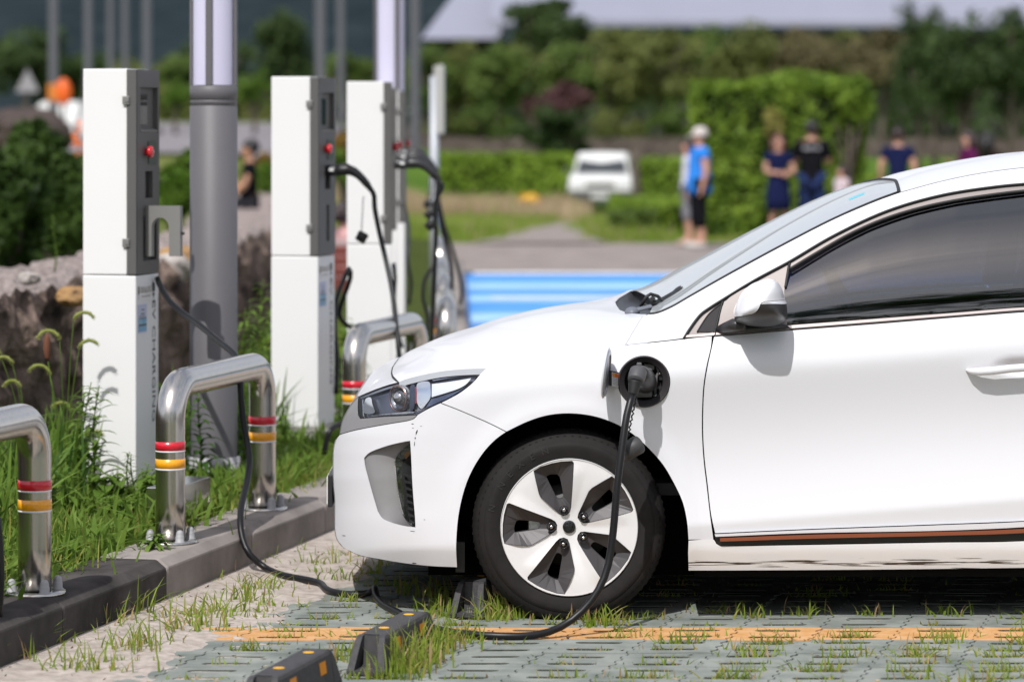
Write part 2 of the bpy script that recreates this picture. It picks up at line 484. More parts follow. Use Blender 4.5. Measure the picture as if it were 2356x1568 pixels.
scuffs = [blob(915, 769, 16, 5, .1, cJ), blob(918, 812, 10, 3, .1, cJ), blob(958, 853, 7, 33, .33, cJ), blob(942, 916, 6, 14, .1, cJ), blob(935, 978, 4, 26, .12, cJ),
          blob(1003, 792, 12, 2, 0, cJ), blob(478, 1054, 14, 1.6, .1), blob(487, 1228, 12, 3, .1), blob(102, 1078, 10, 2.2, .1), blob(543, 991, 6, 1.5)]
bumper = panel('front_bumper', bumper_o, M_W, holes=[INTAKE], extra_mats=[M_GAP], marks=scuffs, step=9)

# front of the car, from the traced outline round to the other side (seen only from elsewhere)
def nose_strip(name, pts, m, n=10, k=0.0):
    rows = []
    for (px, py) in pts:
        a = S(px, py, k); c = W(px+4, py, YC); row = []
        for i in range(n+1):
            u = i/n; q = a.lerp(c, u); q.x = a.x+(c.x-a.x)*math.sin(u*math.pi/2); row.append(q)
        row += [Vector((q.x, 2*YC-q.y, q.z)) for q in row[-2::-1]]
        rows.append(row)
    return link(name, MB().grid(rows, flip=True), m, CAR, ORG)
nose_strip('bumper_centre', NOSE[3:], M_W)
nose_strip('grille_panel', TRIM_FR, M_SIL)
mb = MB(); c = W(769, 1110, YC); mb.box((c.x-.010, YC, c.z-.0), (.006, .50, .095), bev=.002)
plate = link('licence_plate', mb, mat('plate_white', (.7, .7, .68), rough=.4), CAR, ORG)
mb = MB(); mb.box((c.x-.000, YC, c.z), (.016, .54, .112), bev=.004); link('plate_holder', mb, M_BLK, CAR, ORG)
mb = MB(); c2 = W(771, 1255, YC); mb.box((c2.x+.09, YC, .235), (.12, .8, .07), bev=.02); link('lower_grille', mb, M_BLK, CAR, ORG)

# intake: grey ramp, light strip and finned grille, deep at the rear edge
def dramp(px, py):
    a = cA(225, 0)[0]+(py-cA(0, 640)[1])*.23; b = cA(470, 0)[0]
    u = min(1, max(0, (px-a)/(b-a)))
    top = sm(cA(0, 690)[1], cA(0, 590)[1], py)*.02
    return dsurf(px, py)+.008+.085*u**1.25*(1-.75*sm(cA(0, 700)[1], cA(0, 575)[1], py)*0.4)
surr = cat(INTAKE)
inlet = panel('intake_surround', surr, M_SIL, bumper, step=6, inset=-1.5, d=dramp, rim=False)
STRIP = cat(spl(L(cA, (464, 575), (420, 610), (390, 645), (381, 672)), 4), spl(L(cA, (381, 672), (390, 760), (402, 850), (425, 950), (445, 985), (491, 1030)), 4), spl(L(cA, (491, 1030), (480, 880), (470, 700), (464, 575)), 5))
panel('fog_lamp', STRIP, mat('smoked_lens', (.02, .024, .02), rough=.06, coat=1, var=.6, vscale=90), inlet, step=7, inset=.6, d=lambda x, y: dramp(x, y)-.004, depth=.01)
CHR_S = cat(spl(L(cA, (381, 672), (390, 760), (402, 850), (425, 950), (445, 985), (491, 1030)), 4), spl(L(cA, (491, 1033), (443, 990), (420, 952), (397, 850), (385, 760), (376, 672)), 4))
panel('lamp_bezel', CHR_S, M_CHR, inlet, step=6, inset=0, d=lambda x, y: dramp(x, y)-.006, rim=False)
GRL = cat(spl(L(cA, (466, 640), (440, 665), (420, 690), (416, 720)), 4), spl(L(cA, (416, 720), (430, 850), (448, 960), (491, 1022)), 5), spl(L(cA, (491, 1022), (480, 880), (470, 740), (466, 640)), 5))
mb = MB(); v2, t2, _ = tri2d(GRL, (), 8); mb.add([tuple(W(x, y, Y0+dramp(x, y)-.006)) for x, y in v2], t2)
for i in range(8):
    y = 745+i*36; x0 = 428+i*4.5; x1 = 470+i*2.4
    a, b = S(*cA(x0, y), .05), S(*cA(x1, y+8), .012)
    mb.add([tuple(a), tuple(b), tuple(b+Vector((0, 0, -.006))), tuple(a+Vector((0, 0, -.006))), tuple(a+Vector((0, .03, .003)))], [(0, 1, 2, 3), (0, 4, 1)])
link('intake_grille', mb, M_GAP, inlet, ORG)

trim_o = cat(TRIM_FR, TRIM_LO, HL_BOT2, HL_FR)
panel('headlight_trim', trim_o, M_SIL, step=7, inset=.8)

# ---- headlight
hl_o = cat(HL_TOP, HL_REAR, HL_BOT1, HL_BOT2, HL_FR)
M_HLD = mat('headlight_housing', (.19, .20, .25), rough=.2, metal=.75)
hl = panel('headlight', hl_o, M_HLD, step=8, inset=.6, k=.035, rim=True, depth=.02)
panel('headlight_gasket', hl_o, M_GAP, hl, step=9, inset=.2, k=.045, rim=False)
def strip2(name, outline, m, k, step=7, depth=.01, parent=None, inset=.3):
    return panel(name, outline, m, parent or hl, step=step, inset=inset, k=k, depth=depth)
M_REF = mat('lamp_reflector', (.8, .82, .86), rough=.14, metal=1.0)
M_DRL = mat('frosted_light_guide', (.82, .84, .88), rough=.25, coat=.5)
strip2('light_guide', cat(spl(L(cJ, (1115, 352), (1250, 335), (1400, 312), (1530, 290)), 5), spl(L(cJ, (1530, 290), (1480, 352), (1400, 400), (1270, 445), (1112, 492)), 5)), M_DRL, .012)
strip2('light_guide', spl(L(cJ, (430, 500), (478, 492), (495, 560), (520, 650), (470, 668), (400, 650)), 5, True), M_DRL, .016)
strip2('reflector', spl(L(cJ, (965, 345), (1090, 330), (1105, 400), (1100, 500), (1060, 560), (1010, 612), (965, 560), (960, 450)), 5, True), M_REF, .016)
strip2('reflector', spl(L(cJ, (928, 390), (960, 380), (962, 480), (955, 560), (930, 540)), 4, True), mat('red_marker', (.3, .05, .06), rough=.3), .022)
strip2('reflector', spl(L(cJ, (370, 520), (425, 505), (400, 590), (405, 650), (455, 672), (880, 640), (940, 648), (890, 662), (640, 675), (385, 695), (362, 640)), 5, True), M_REF, .022)
strip2('upper_blade', cat(spl(L(cJ, (1100, 300), (1300, 262), (1450, 238), (1590, 235)), 6), spl(L(cJ, (1590, 250), (1450, 275), (1300, 292), (1130, 322)), 6)), mat('blue_grey_lamp', (.33, .36, .45), rough=.2, metal=.7), .018)
strip2('housing_step', cat(spl(L(cJ, (900, 360), (930, 350), (930, 600), (900, 640), (885, 600), (885, 400)), 6, True)), mat('lamp_step', (.05, .06, .09), rough=.25), .02)
strip2('upper_trim', cat(spl(L(cJ, (372, 492), (640, 385), (830, 325), (1000, 281), (1200, 240), (1400, 217), (1640, 203)), 6), spl(L(cJ, (1590, 226), (1450, 230), (1300, 254), (1100, 292), (900, 338), (700, 395), (520, 455), (372, 510)), 6)), mat('lamp_silver_blue', (.46, .48, .55), rough=.25, metal=.6), .014)
strip2('lower_trim', cat(spl(L(cJ, (1112, 505), (1270, 458), (1400, 415), (1470, 375)), 6), spl(L(cJ, (1440, 405), (1300, 492), (1200, 540), (1040, 615)), 6)), mat('lamp_blue_glass', (.16, .19, .30), rough=.2, metal=.5), .02)
# projector lens with its copper ring
pc = S(*cJ(760, 505), .0); mb = MB()
rr = .028
mb.lathe([(rr*1.75, .030), (rr*1.7, .004), (rr*1.45, .0), (rr*1.2, .012), (rr*1.05, .02)], (0, 0, 0), 'Y', 28, 0, caps=False)
Mx = Matrix.Translation(pc+Vector((.0, .014, 0))) @ Matrix.Rotation(R(-48), 4, 'Z') @ Matrix.Diagonal((.92, 1, .92, 1)); mb.xf(Mx)
proj = link('projector', mb, mat('lamp_silver', (.6, .6, .62), rough=.15, metal=.95), hl, ORG)
mb = MB(); mb.lathe([(rr*1.6, -.001), (rr*1.67, -.004), (rr*1.74, -.001)], (0, 0, 0), 'Y', 28, 0, caps=False); mb.xf(Mx)
link('projector_ring', mb, mat('copper_ring', (.34, .19, .16), rough=.3, metal=.5), hl, ORG)
mb = MB(); mb.lathe([(0, -.012), (rr*.5, -.010), (rr*.85, -.002), (rr*1.05, .012), (rr*1.1, .02)], (0, 0, 0), 'Y', 28, 0, caps=False); mb.xf(Mx)
link('projector_lens', mb, mat('projector_glass', (.42, .42, .44), rough=.12, coat=1, spec=1, metal=.8), hl, ORG)
for i in range(8):
    x = 600+i*120
strip2('lens_cover', hl_o, M_LNS, .0, 9, .012)

# ---- fender, port opening
FTOP = spl(L(cA, (880, 166), (960, 141), (1100, 116), (1300, 84), (1500, 60), (1640, 40)), 8)+spl([(1439.7, 793.4), (1540, 783), (1638.5, 771.5)], 8)
GAPF = spl([(1638.5, 771.5)]+L(cC, (490, 90), (470, 180), (456, 270), (450, 400), (451, 500), (458, 600), (470, 700), (485, 830), (497, 918)), 8)
FBOT = spl(L(cC, (497, 918), (500, 942)), 4)+spl(L(cC, (500, 942), (387, 943)), 6)
PC = (1481.5, 877.5)
PORT = [(PC[0]+60.0*math.cos(2*math.pi*i/56), PC[1]+58.6*math.sin(2*math.pi*i/56)) for i in range(56)]
fender_o = cat(FTOP, GAPF, FBOT, [cC(387, 943), cA(1980, 1090)], ARCH2[::-1], SEAM1, HL_REAR[::-1])
fender = panel('front_fender', fender_o, M_W, holes=[PORT], step=9)

# ---- door
DTOP = spl(L(cB, (632, 1036), (760, 1024), (1060, 1000), (1500, 967), (2000, 926), (2356, 899))+[(2440, 712)], 9)
DBOT = spl([(2486, 1190), (2356, 1198)]+L(cC, (1500, 875), (900, 897), (505, 915)), 10)
GAPR = spl([(2440, 712), (2452, 800), (2470, 950), (2486, 1190)], 10)
door_o = cat(DTOP, GAPR, DBOT, spl(L(cC, (505, 915), (487, 830), (472, 700), (460, 600), (453, 500), (452, 400), (458, 270), (472, 180), (492, 90)), 8))
def ddoor(px, py):
    d = dsurf(px, py)
    # hollow behind the handle
    hx, hy = (px-cK(2130, 0)[0])/75, (py-cK(0, 1110)[1])/24
    q = hx*hx+hy*hy
    if q < 1: d += .022*(1-q)**1.5
    return d
door = panel('front_door', door_o, M_W, step=9, d=ddoor)
# handle: a rounded bar standing off the door
mb = MB(); pts = []; rs = []
for (x, y, k_, r_) in ((1697, 1140, .0, .004), (1740, 1150, -.018, .010), (1800, 1152, -.030, .0135), (1900, 1146, -.036, .0135), (2050, 1128, -.038, .0135), (2200, 1118, -.038, .0135), (2330, 1112, -.034, .014), (2420, 1108, -.02, .012), (2450, 1104, .0, .006)):
    pts.append(S(*cK(x, y-5), k_)); rs.append(r_)
pp = []; rr_ = []
for i in range(len(pts)-1):
    for j in range(4): pp.append(pts[i].lerp(pts[i+1], j/4)); rr_.append(rs[i]+(rs[i+1]-rs[i])*j/4)
pp.append(pts[-1]); rr_.append(rs[-1])
mb.tube(pp, rr_, 14)
cz = sum(p.z for p in pp)/len(pp)
link('door_handle', mb, M_W, door, ORG)

# trims along the bottom of the door
def band(name, top, bot, m, parent=CAR, k=0.0, inset=.4, step=9, depth=.02):
    return panel(name, cat(spl(top, 9), spl(bot[::-1], 9)), m, parent, step=step, inset=inset, k=k, depth=depth)
sill_top = band('lower_moulding', L(cC, (503, 917), (900, 899), (1500, 877))+[(2356, 1198.7), (3000, 1150)], L(cC, (508, 930), (900, 914), (1500, 903))+[(2356, 1212), (3000, 1163)], M_W, k=-.010)
band('copper_strip', L(cC, (526, 934), (900, 920), (1500, 906))+[(2356, 1215), (3000, 1167)], L(cC, (528, 951), (900, 939), (1500, 925))+[(2356, 1225.5), (3000, 1178)], M_COP, sill_top, k=-.014)
blackm = panel('black_moulding', cat(spl(L(cC, (505, 918), (900, 905), (1500, 890))+[(2356, 1204), (3000, 1156)], 9), spl(([(3000, 1196)]+[(2356, 1242)]+L(cC, (1500, 951), (900, 962), (600, 967), (530, 968), (512, 955), (503, 925))), 7)), M_BLK, CAR, step=9, inset=.3, k=.002)

# ---- sill with scraped paint
M_SILL = mat('car_white_paint_scraped', (.80, .80, .81), rough=.25, coat=.8)
n = M_SILL.node_tree; b = n.nodes['Principled BSDF']
tc = n.nodes.new('ShaderNodeTexCoord'); mp = n.nodes.new('ShaderNodeMapping'); mp.inputs['Scale'].default_value = (2.2, 1, 90); n.links.new(tc.outputs['Object'], mp.inputs[0])
tn = n.nodes.new('ShaderNodeTexNoise'); tn.inputs['Scale'].default_value = 2.2; tn.inputs['Detail'].default_value = 6; n.links.new(mp.outputs[0], tn.inputs['Vector'])
sp = n.nodes.new('ShaderNodeSeparateXYZ'); n.links.new(tc.outputs['Object'], sp.inputs[0])
m1 = n.nodes.new('ShaderNodeMapRange'); m1.inputs[1].default_value = .165; m1.inputs[2].default_value = .215; m1.inputs[3].default_value = .0; m1.inputs[4].default_value = .22
ab = n.nodes.new('ShaderNodeMath'); ab.operation = 'SUBTRACT'; ab.inputs[1].default_value = .192; n.links.new(sp.outputs[2], ab.inputs[0])
ab2 = n.nodes.new('ShaderNodeMath'); ab2.operation = 'ABSOLUTE'; n.links.new(ab.outputs[0], ab2.inputs[0])
m2 = n.nodes.new('ShaderNodeMapRange'); m2.inputs[1].default_value = .0; m2.inputs[2].default_value = .036; m2.inputs[3].default_value = .15; m2.inputs[4].default_value = -.16; n.links.new(ab2.outputs[0], m2.inputs[0])
ad = n.nodes.new('ShaderNodeMath'); ad.operation = 'ADD'; n.links.new(tn.outputs['Fac'], ad.inputs[0]); n.links.new(m2.outputs[0], ad.inputs[1])
cr = n.nodes.new('ShaderNodeValToRGB'); cr.color_ramp.elements[0].position = .625; cr.color_ramp.elements[1].position = .655
cr.color_ramp.elements[0].color = (.8, .8, .81, 1); cr.color_ramp.elements[1].color = (.03, .028, .028, 1)
n.links.new(ad.outputs[0], cr.inputs[0]); n.links.new(cr.outputs[0], b.inputs['Base Color'])
sill_o = cat(spl(L(cC, (388, 944), (502, 941), (512, 958), (532, 970)), 5), spl(L(cC, (532, 970), (900, 964), (1500, 953))+[(2356, 1243), (2930, 1199)], 9), spl([(2930, 1199), (2925, 1300)], 9), spl([(2925, 1300), (2356, 1306)]+L(cC, (1300, 1074), (700, 1078), (388, 1079)), 9), [cC(388, 1079), cC(386, 1000)])
sill = panel('side_sill', sill_o, M_SILL, step=9, depth=.06)

# ---- pillar and roof rail, window frame, glass
PIL_UP = spl(L(cW, (420, 606), (520, 595), (700, 520), (900, 405))+L(cB, (700, 700), (1000, 537), (1300, 383), (1540, 280), (1662, 236)), 7)
RAIL_UP = spl(L(cB, (1662, 236), (1900, 172), (2100, 131), (2356, 97))+[(2600, 372), (2900, 383), (3200, 425), (3500, 500), (3700, 570)], 10)
PIL_LO = spl(L(cB, (465, 1047), (500, 990), (560, 912), (610, 875), (685, 828), (860, 722), (1050, 620), (1300, 474), (1600, 336), (1900, 250), (2200, 203), (2356, 188))+[(2600, 405), (2850, 425), (3100, 480), (3300, 560), (3380, 620)], 7)
pil_o = cat([(1439.7, 793.4), (1458, 762), (1480, 726)], PIL_UP, RAIL_UP, [(3700, 570), (3560, 660), (3380, 672)], [(3380, 620)], PIL_LO[::-1], [cB(465, 1047), (1540, 783)])
panel('roof_pillar', pil_o, M_W, step=9, inset=1.2)
# dark frame behind everything in the window opening
FR_IN = spl(L(cB, (1052, 662), (1200, 573), (1400, 460), (1600, 375), (1800, 316), (2000, 275), (2200, 245), (2356, 227))+[(2430, 433)], 7)
WB = spl([(2430, 706)]+L(cB, (2356, 874), (2000, 902), (1500, 940), (1040, 975)), 9)
frame_o = cat(PIL_LO[:-2], [(3300, 560), (3380, 620), (3380, 690)], spl([(3380, 690), (2900, 700), (2440, 711)]+L(cB, (2356, 898), (2000, 925), (1500, 966), (1060, 999), (632, 1035), (465, 1047)), 9))
GLS_F = cat(spl(L(cB, (1040, 975), (1030, 900), (1022, 800), (1030, 740), (1052, 662)), 6), FR_IN, WB)
GLS_Q = cat(spl(L(cB, (540, 1010), (570, 960), (610, 905), (676, 850)), 5), spl(L(cB, (676, 850), (655, 930), (640, 1005)), 5), [cB(600, 1010)])
GLS_R = cat(spl([(2500, 440), (2700, 440), (2900, 468), (3100, 535), (3240, 610)], 9), spl([(3240, 640), (2900, 676), (2510, 698)], 9), [(2505, 560)])
frame = panel('window_frame', frame_o, M_FRM, CAR, holes=[GLS_F, GLS_R], step=10, inset=.5, k=.004)
# black sealing lines of the frame
def tubeline(name, pts, r, m, parent, k=0.0):
    return link(name, MB().tube([S(x, y, k) for x, y in pts], r, 8), m, parent, ORG)
tubeline('outer_seal', PIL_LO[:-4], .0042, M_GAP, frame, -.002)
tubeline('glass_seal', FR_IN, .0048, M_GAP, frame, -.002)
tubeline('glass_seal', cat(spl(L(cB, (1030, 765), (1040, 700), (1054, 620)), 5)), .0048, M_GAP, frame, .002)
tubeline('glass_seal', spl(L(cB, (632, 1034), (655, 940), (683, 832)), 6), .0045, M_GAP, frame, .002)
panel('quarter_glass', GLS_Q, M_GLB, frame, step=9, inset=.2, k=.0, rim=False)
tubeline('quarter_seal', spl(L(cB, (540, 1010), (570, 960), (610, 905), (676, 850)), 5), .0026, M_GAP, frame, .0)
panel('belt_trim', cat(spl(L(cB, (1040, 974), (1500, 939), (2000, 901), (2356, 873))+[(2430, 705)], 9), spl([(2430, 711)]+L(cB, (2356, 888), (2000, 916), (1500, 956), (1060, 990)), 9)), mat('brushed_belt', (.52, .46, .44), rough=.25, metal=.9), frame, step=9, inset=.2, k=-.004, depth=.01)
panel('belt_trim', cat(spl(L(cB, (480, 1027), (560, 1022), (640, 1013)), 7), spl(L(cB, (636, 1028), (560, 1035), (474, 1040)), 7)), mat('brushed_belt', (.52, .46, .44)), frame, step=9, inset=.2, k=-.004, depth=.01)
panel('belt_trim', cat(spl(L(cB, (645, 1012), (760, 1002), (1040, 978)), 7), spl(L(cB, (1040, 992), (760, 1016), (642, 1027)), 7)), mat('brushed_belt', (.52, .46, .44)), frame, step=9, inset=.2, k=-.004, depth=.01)
panel('mirror_base', cat(spl(L(cB, (655, 1010), (690, 850), (850, 745), (1050, 668)), 6), spl(L(cB, (1050, 668), (1026, 765), (1030, 900), (1042, 975)), 6)), M_FRM, frame, step=9, inset=.2, k=.0, rim=False)
def dwin(px, py):
    h = max(0, (belt(px)-12-py)/S0); top = float(np.interp(px, [1800, 1900, 2000, 2100, 2200, 2356, 2440], [640, 575, 522, 485, 460, 439, 432])); H_ = max(.06, (belt(px)-12-top)/S0)
    a, b = dsurf(px, belt(px)-12), dsurf(px, top); u = min(1.1, h/H_)
    return a+(b-a)*(.2*u+.8*u**2.2)
window = panel('door_window', GLS_F, M_GLS, door, step=10, inset=-3, k=.016, rim=False, d=dwin)
# ---- rear half, mostly out of the picture
RARCH = [(3200-247*math.cos(a), 1217-252*math.sin(a)) for a in [math.pi*(i/40)*.93+.04 for i in range(41)]]
rdoor_o = cat(spl([(2448, 711), (2900, 700), (3250, 688)], 10), spl([(3250, 688), (3200, 800), (3120, 940)], 10), [p for p in RARCH if p[0] < 3120 and p[1] < 1150][::-1], [(2960, 1142)], spl([(2940, 1153), (2493, 1189)], 10), spl([(2493, 1189), (2477, 950), (2459, 800), (2448, 711)], 10))
rdoor = panel('rear_door', rdoor_o, M_W, step=14)
panel('door_window', GLS_R, M_GLS, rdoor, step=14, inset=-3, k=.014, rim=False)
rq_o = cat(spl([(3257, 686), (3380, 690), (3560, 662), (3700, 570), (3790, 640), (3822, 760), (3820, 1000), (3800, 1180), (3740, 1270), (3560, 1275)], 10), [(3447, 1230)], [p for p in RARCH if p[0] > 3118][::-1], spl([(3125, 935), (3205, 800), (3257, 686)], 10))
rq = panel('rear_fender', rq_o, M_W, step=14)
panel('tail_lamp', spl([(3700, 640), (3790, 650), (3815, 740), (3780, 800), (3740, 760)], 8, True), mat('red_lens', (.35, .01, .01), rough=.1, coat=1), rq, step=12, inset=0, k=-.006, depth=.01)
rows = []
for (px, py) in spl([(3700, 570), (3790, 640), (3822, 760), (3820, 1000), (3800, 1180), (3740, 1270)], 20):
    a = S(px, py); c = W(px+8, py, YC); row = [a.lerp(c, i/8) for i in range(9)]; rows.append(row+[Vector((q.x, 2*YC-q.y, q.z)) for q in row[-2::-1]])
link('tailgate', MB().grid(rows), M_W, CAR, ORG)

# ---- inner shell: closes the gaps, the wheel housings and the floor
def side_poly():
    top = [(905, 862), (1119, 850), (1440, 797), (1493, 726)]+PIL_UP[2:-1:3]+RAIL_UP[::3]+[(3700, 574), (3810, 760), (3808, 1000), (3740, 1262), (3440, 1262)]
    ra = [(3200-250*math.cos(a), 1217-255*math.sin(a)) for a in [math.pi*(i/24) for i in range(25)]]
    fa = cat(ARCH2[::-1][::3], ARCH[::-1][::3])
    fa = offset(fa, 0) if False else fa
    return top, ra, fa
shell = []
lower = cat([(x, y+5) for x, y in HL_TOP[::3]], [(1119, 852), (1440, 800)], [(1640, 775), (2440, 716), (3380, 694), (3700, 580), (3810, 760), (3808, 1000), (3740, 1262), (3440, 1262)],
            [(3200-252*math.cos(a), 1217-257*math.sin(a)) for a in [math.pi*(1-i/24) for i in range(25)]], [(2948, 1296), (1590, 1300)],
            [(x+(x-1312)*.012, y+(y-1212)*.012) for x, y in cat(ARCH2[::-1][::2], ARCH[::-1][::2])], [cA(700, 1244)], BUMP_LO[::-1][3:-1:3], [(780, 1230)], NOSE[::-1][4:-1:3], [cJ(180, 850)], [(x+3, y+2) for x, y in TRIM_FR[::-1][3::3]])
intake_hole = offset(INTAKE, -3)
porthole = [(PC[0]+66*math.cos(2*math.pi*i/30), PC[1]+65*math.sin(2*math.pi*i/30)) for i in range(30)]
vs, tr, lo = tri2d(lower, [intake_hole, porthole], 16)
mb = MB(); mb.add([tuple(W(x, y, Y0+dsurf(x, y)+.055+.20*sm(1200, 900, x))) for x, y in vs], tr, 0, True)
inner = link('inner_body', mb, M_DRK, CAR, ORG)
mirror(inner)
mb = MB()
def housing(cx, pts):
    rows = [[S(x, y, .004) for x, y in pts], [S(x, y, .06) for x, y in pts], [W(x, y, Y0+.42) for x, y in pts]]
    mb.grid(rows, flip=True)
    return rows
hous = [cA(724, 1256)]+cat(ARCH, ARCH2)+[cA(1986, 1250), cA(1986, 1330)]
for cx_, pts_, bz in ((1300, hous, (.92, .02, .70, .45)), (3200, RARCH, (.86, .02, .75, .5))):
    mb = MB(); housing(cx_, pts_); mb.box((W(cx_, 0, Y0).x, Y0+.42, bz[3]), bz[:3]); wh = link('wheel_arch_liner', mb, M_DRK, CAR, ORG); mirror(wh)
mb = MB(); xa, xb = W(1600, 0, Y0).x, W(2930, 0, Y0).x
mb.box(((xa+xb)/2, YC, .185), (xb-xa, 1.66, .09)); mb.box((W(780, 0, Y0).x+.40, YC, .215), (.74, 1.1, .05)); mb.box((W(3500, 0, Y0).x, YC, .3), (.7, 1.3, .06))
mb.box((W(1310, 0, Y0).x, YC, .36), (.9, .86, .12))
link('underbody', mb, M_DRK, CAR, ORG)
mb = MB(); a = cA(720, 1250); mb.box((W(a[0]+6, 0, Y0).x, Y0+.24, .20), (.03, .26, .10)); mb.box((W(a[0]-50, 0, Y0).x, Y0+.3, .205), (.16, .3, .02))
link('splash_guard', mb, M_BLK, CAR, ORG)

# ---- bonnet, cowl, windshield, roof: from the near edge over the middle to the far side
def bez(pts, n):
    s = spl(pts, 2.0); A = np.array(s); dl = np.r_[0, np.cumsum(np.linalg.norm(np.diff(A, axis=0), axis=1))]
    t = np.linspace(0, dl[-1], n); return [(float(np.interp(q, dl, A[:, 0])), float(np.interp(q, dl, A[:, 1]))) for q in t]
def loft(name, E, C_, m, n=40, nu=22, pw=1.9, Fb=None, Rb=None, k=0.0, parent=CAR, rim=0.0, dE=None, pd=1.0):
    E = bez(E, n); C_ = bez(C_, n); rows = []
    us = [(j/nu)**1.5 for j in range(nu+1)]
    tab = lambda B: [(float(np.interp(u, [b[2] for b in B], [b[0] for b in B])), float(np.interp(u, [b[2] for b in B], [b[1] for b in B]))) for u in us] if B else None
    FB = tab(Fb); RB = tab(Rb)
    f = lambda u: 1-(1-u)**pw
    for i in range(n):
        s = i/(n-1); e, c = E[i], C_[i]; de = (dE or dsurf)(*e); row = []
        for j in range(nu+1):
            u = us[j]; x = e[0]+(c[0]-e[0])*u; y = e[1]+(c[1]-e[1])*f(u); d = de+(HALF-de)*u**pd
            for BB, e0, c0, wgt in ((FB, E[0], C_[0], 1-s), (RB, E[-1], C_[-1], s)):
                if BB:
                    wgt = wgt**3
                    x += wgt*(BB[j][0]-(e0[0]+(c0[0]-e0[0])*u)); y += wgt*(BB[j][1]-(e0[1]+(c0[1]-e0[1])*f(u)))
            row.append(W(x, y, Y0+d+k))
        row += [Vector((q.x, 2*YC-q.y, q.z)) for q in row[-2::-1]]
        rows.append(row)
    mb = MB(); mb.grid(rows, flip=False)
    if rim:
        edge = rows[0]+[r[-1] for r in rows[1:-1]]+rows[-1][::-1]+[r[0] for r in rows[-2:0:-1]]
        n0 = len(mb.v); mb.v += [tuple(q) for q in edge]+[tuple(q+Vector((0, 0, -rim))) for q in edge]; N = len(edge)
        for i in range(N): mb.f.append([n0+i, n0+(i+1) % N, n0+N+(i+1) % N, n0+N+i]); mb.m.append(0); mb.sm.append(False)
    return link(name, mb, m, parent, ORG), rows
hoodE = L(cJ, (774, 331), (830, 307), (1000, 262), (1200, 222), (1400, 200), (1560, 192), (1680, 186))+L(cA, (960, 139), (1100, 114), (1300, 82), (1500, 58), (1636, 39))
hoodC = [(905, 843), (925, 829), (950, 815), (1000, 790), (1080, 763), (1170, 734), (1300, 708), (1418.5, 700)]
bonnet, hrows = loft('bonnet', hoodE, hoodC, M_W, n=70, nu=26, pw=2.0, Fb=[(*cJ(774, 331), 0), (*cJ(745, 300), .12), (*cJ(712, 265), .3), (*cJ(703, 235), .5), (*cJ(706, 205), .75), (905, 843, 1)],
              Rb=[(1438, 792, 0), (1457, 758, .03), (1478, 724, .065), (1490, 722.5, .09), (1475, 722.5, .2), (1446, 720, .42), (1426, 713, .7), (1419, 703, 1)], rim=.02)
link('bonnet_gap', MB().tube([hrows[0][k]+Vector((-.002, -.001, -.003)) for k in range(0, 53)], .0032, 6), M_GAP, bonnet, ORG)
# front edge between bonnet and headlight trim
lipE = L(cJ, (352, 480), (500, 418), (640, 368), (766, 333))
lip_f = L(cJ, (340, 470), (420, 395), (520, 320), (620, 255), (700, 208))
mb = MB(); rows = []
Ee, Cc = bez(lipE, 16), bez(lip_f, 16)
for e, c in zip(Ee, Cc):
    de = dsurf(*e); row = []
    for j in range(11):
        u = j/10; row.append(W(e[0]+(c[0]-e[0])*u, e[1]+(c[1]-e[1])*(1-(1-u)**1.7), Y0+de+(HALF-de)*u))
    rows.append(row+[Vector((q.x, 2*YC-q.y, q.z)) for q in row[-2::-1]])
mb.grid(rows); link('bonnet_lip', mb, M_W, CAR, ORG)
# cowl tray under the windshield
mb = MB(); rows = []
for q in hrows[-1][5:-5]:
    rows.append([q+Vector((.004, 0, -.004)), q+Vector((.02, 0, -.022)), q+Vector((.06, 0, -.026)), q+Vector((.13, 0, -.022)), q+Vector((.2, 0, .0))])
mb.grid(rows, flip=True); cowl = link('cowl', mb, mat('cowl_plastic', (.03, .032, .037), rough=.5), CAR, ORG)
mb = MB()
p = W(1478, 716, Y0+.40); mb.box(p+Vector((-.0, .03, .008)), (.07, .09, .010), Matrix.Rotation(R(-14), 3, 'Y'), bev=.004)
mb.ball(p+Vector((-.035, .0, -.004)), (.026, .04, .02), 14, 8)
link('cowl_cover', mb, mat('grey_plastic', (.14, .15, .18), rough=.45), cowl, ORG)
# wiper: pivot, arm and blade
mb = MB()
c = W(1507, 695, Y0+.5)
for i in range(6): mb.box(c+Vector((-.01+.006*i, .01*i, .012-.012*i)), (.02, .05, .012), Matrix.Rotation(R(25*i-40), 3, 'Y'), bev=.002)
mb.tube([c+Vector((-.05, -.0, -.015)), c+Vector((-.03, -.01, .02)), c+Vector((-.015, 0, .028)), c+Vector((.01, .02, .02)), c+Vector((.03, .1, .0))], .006, 8)
mb.tube([c+Vector((-.035, .0, -.005)), c+Vector((-.02, .0, -.02)), c+Vector((.0, -.02, -.015)), c+Vector((.02, -.02, -.035))], .007, 8)
mb.tube([W(1500, 700, Y0+.55), W(1530, 688, Y0+.75), W(1560, 670, YC+.0), W(1580, 660, YC+.1), W(1600, 652, YC+.25)], [.009, .012, .011, .009, .007], 8)
mb.tube([W(1515, 697, Y0+.62), W(1545, 682, Y0+.80), W(1562, 668, YC+.05), W(1572, 661, YC+.15), W(1588, 655.0, YC+.22)], [.006, .012, .014, .012, .006], 8)
wiper = link('wiper', mb, M_GAP, CAR, ORG)

wsE = L(cW, (436, 604), (520, 591), (700, 516), (900, 401))+L(cB, (700, 697), (1000, 534), (1300, 380), (1540, 276), (1655, 234))
wsC = [(1512, 699), (1545, 681)]+L(cB, (500, 744), (600, 675), (800, 547), (1000, 426), (1300, 270), (1500, 193), (1630, 172))
ws, _ = loft('windshield', wsE, wsC, M_WSG, n=50, nu=18, pw=2.2, k=.006)
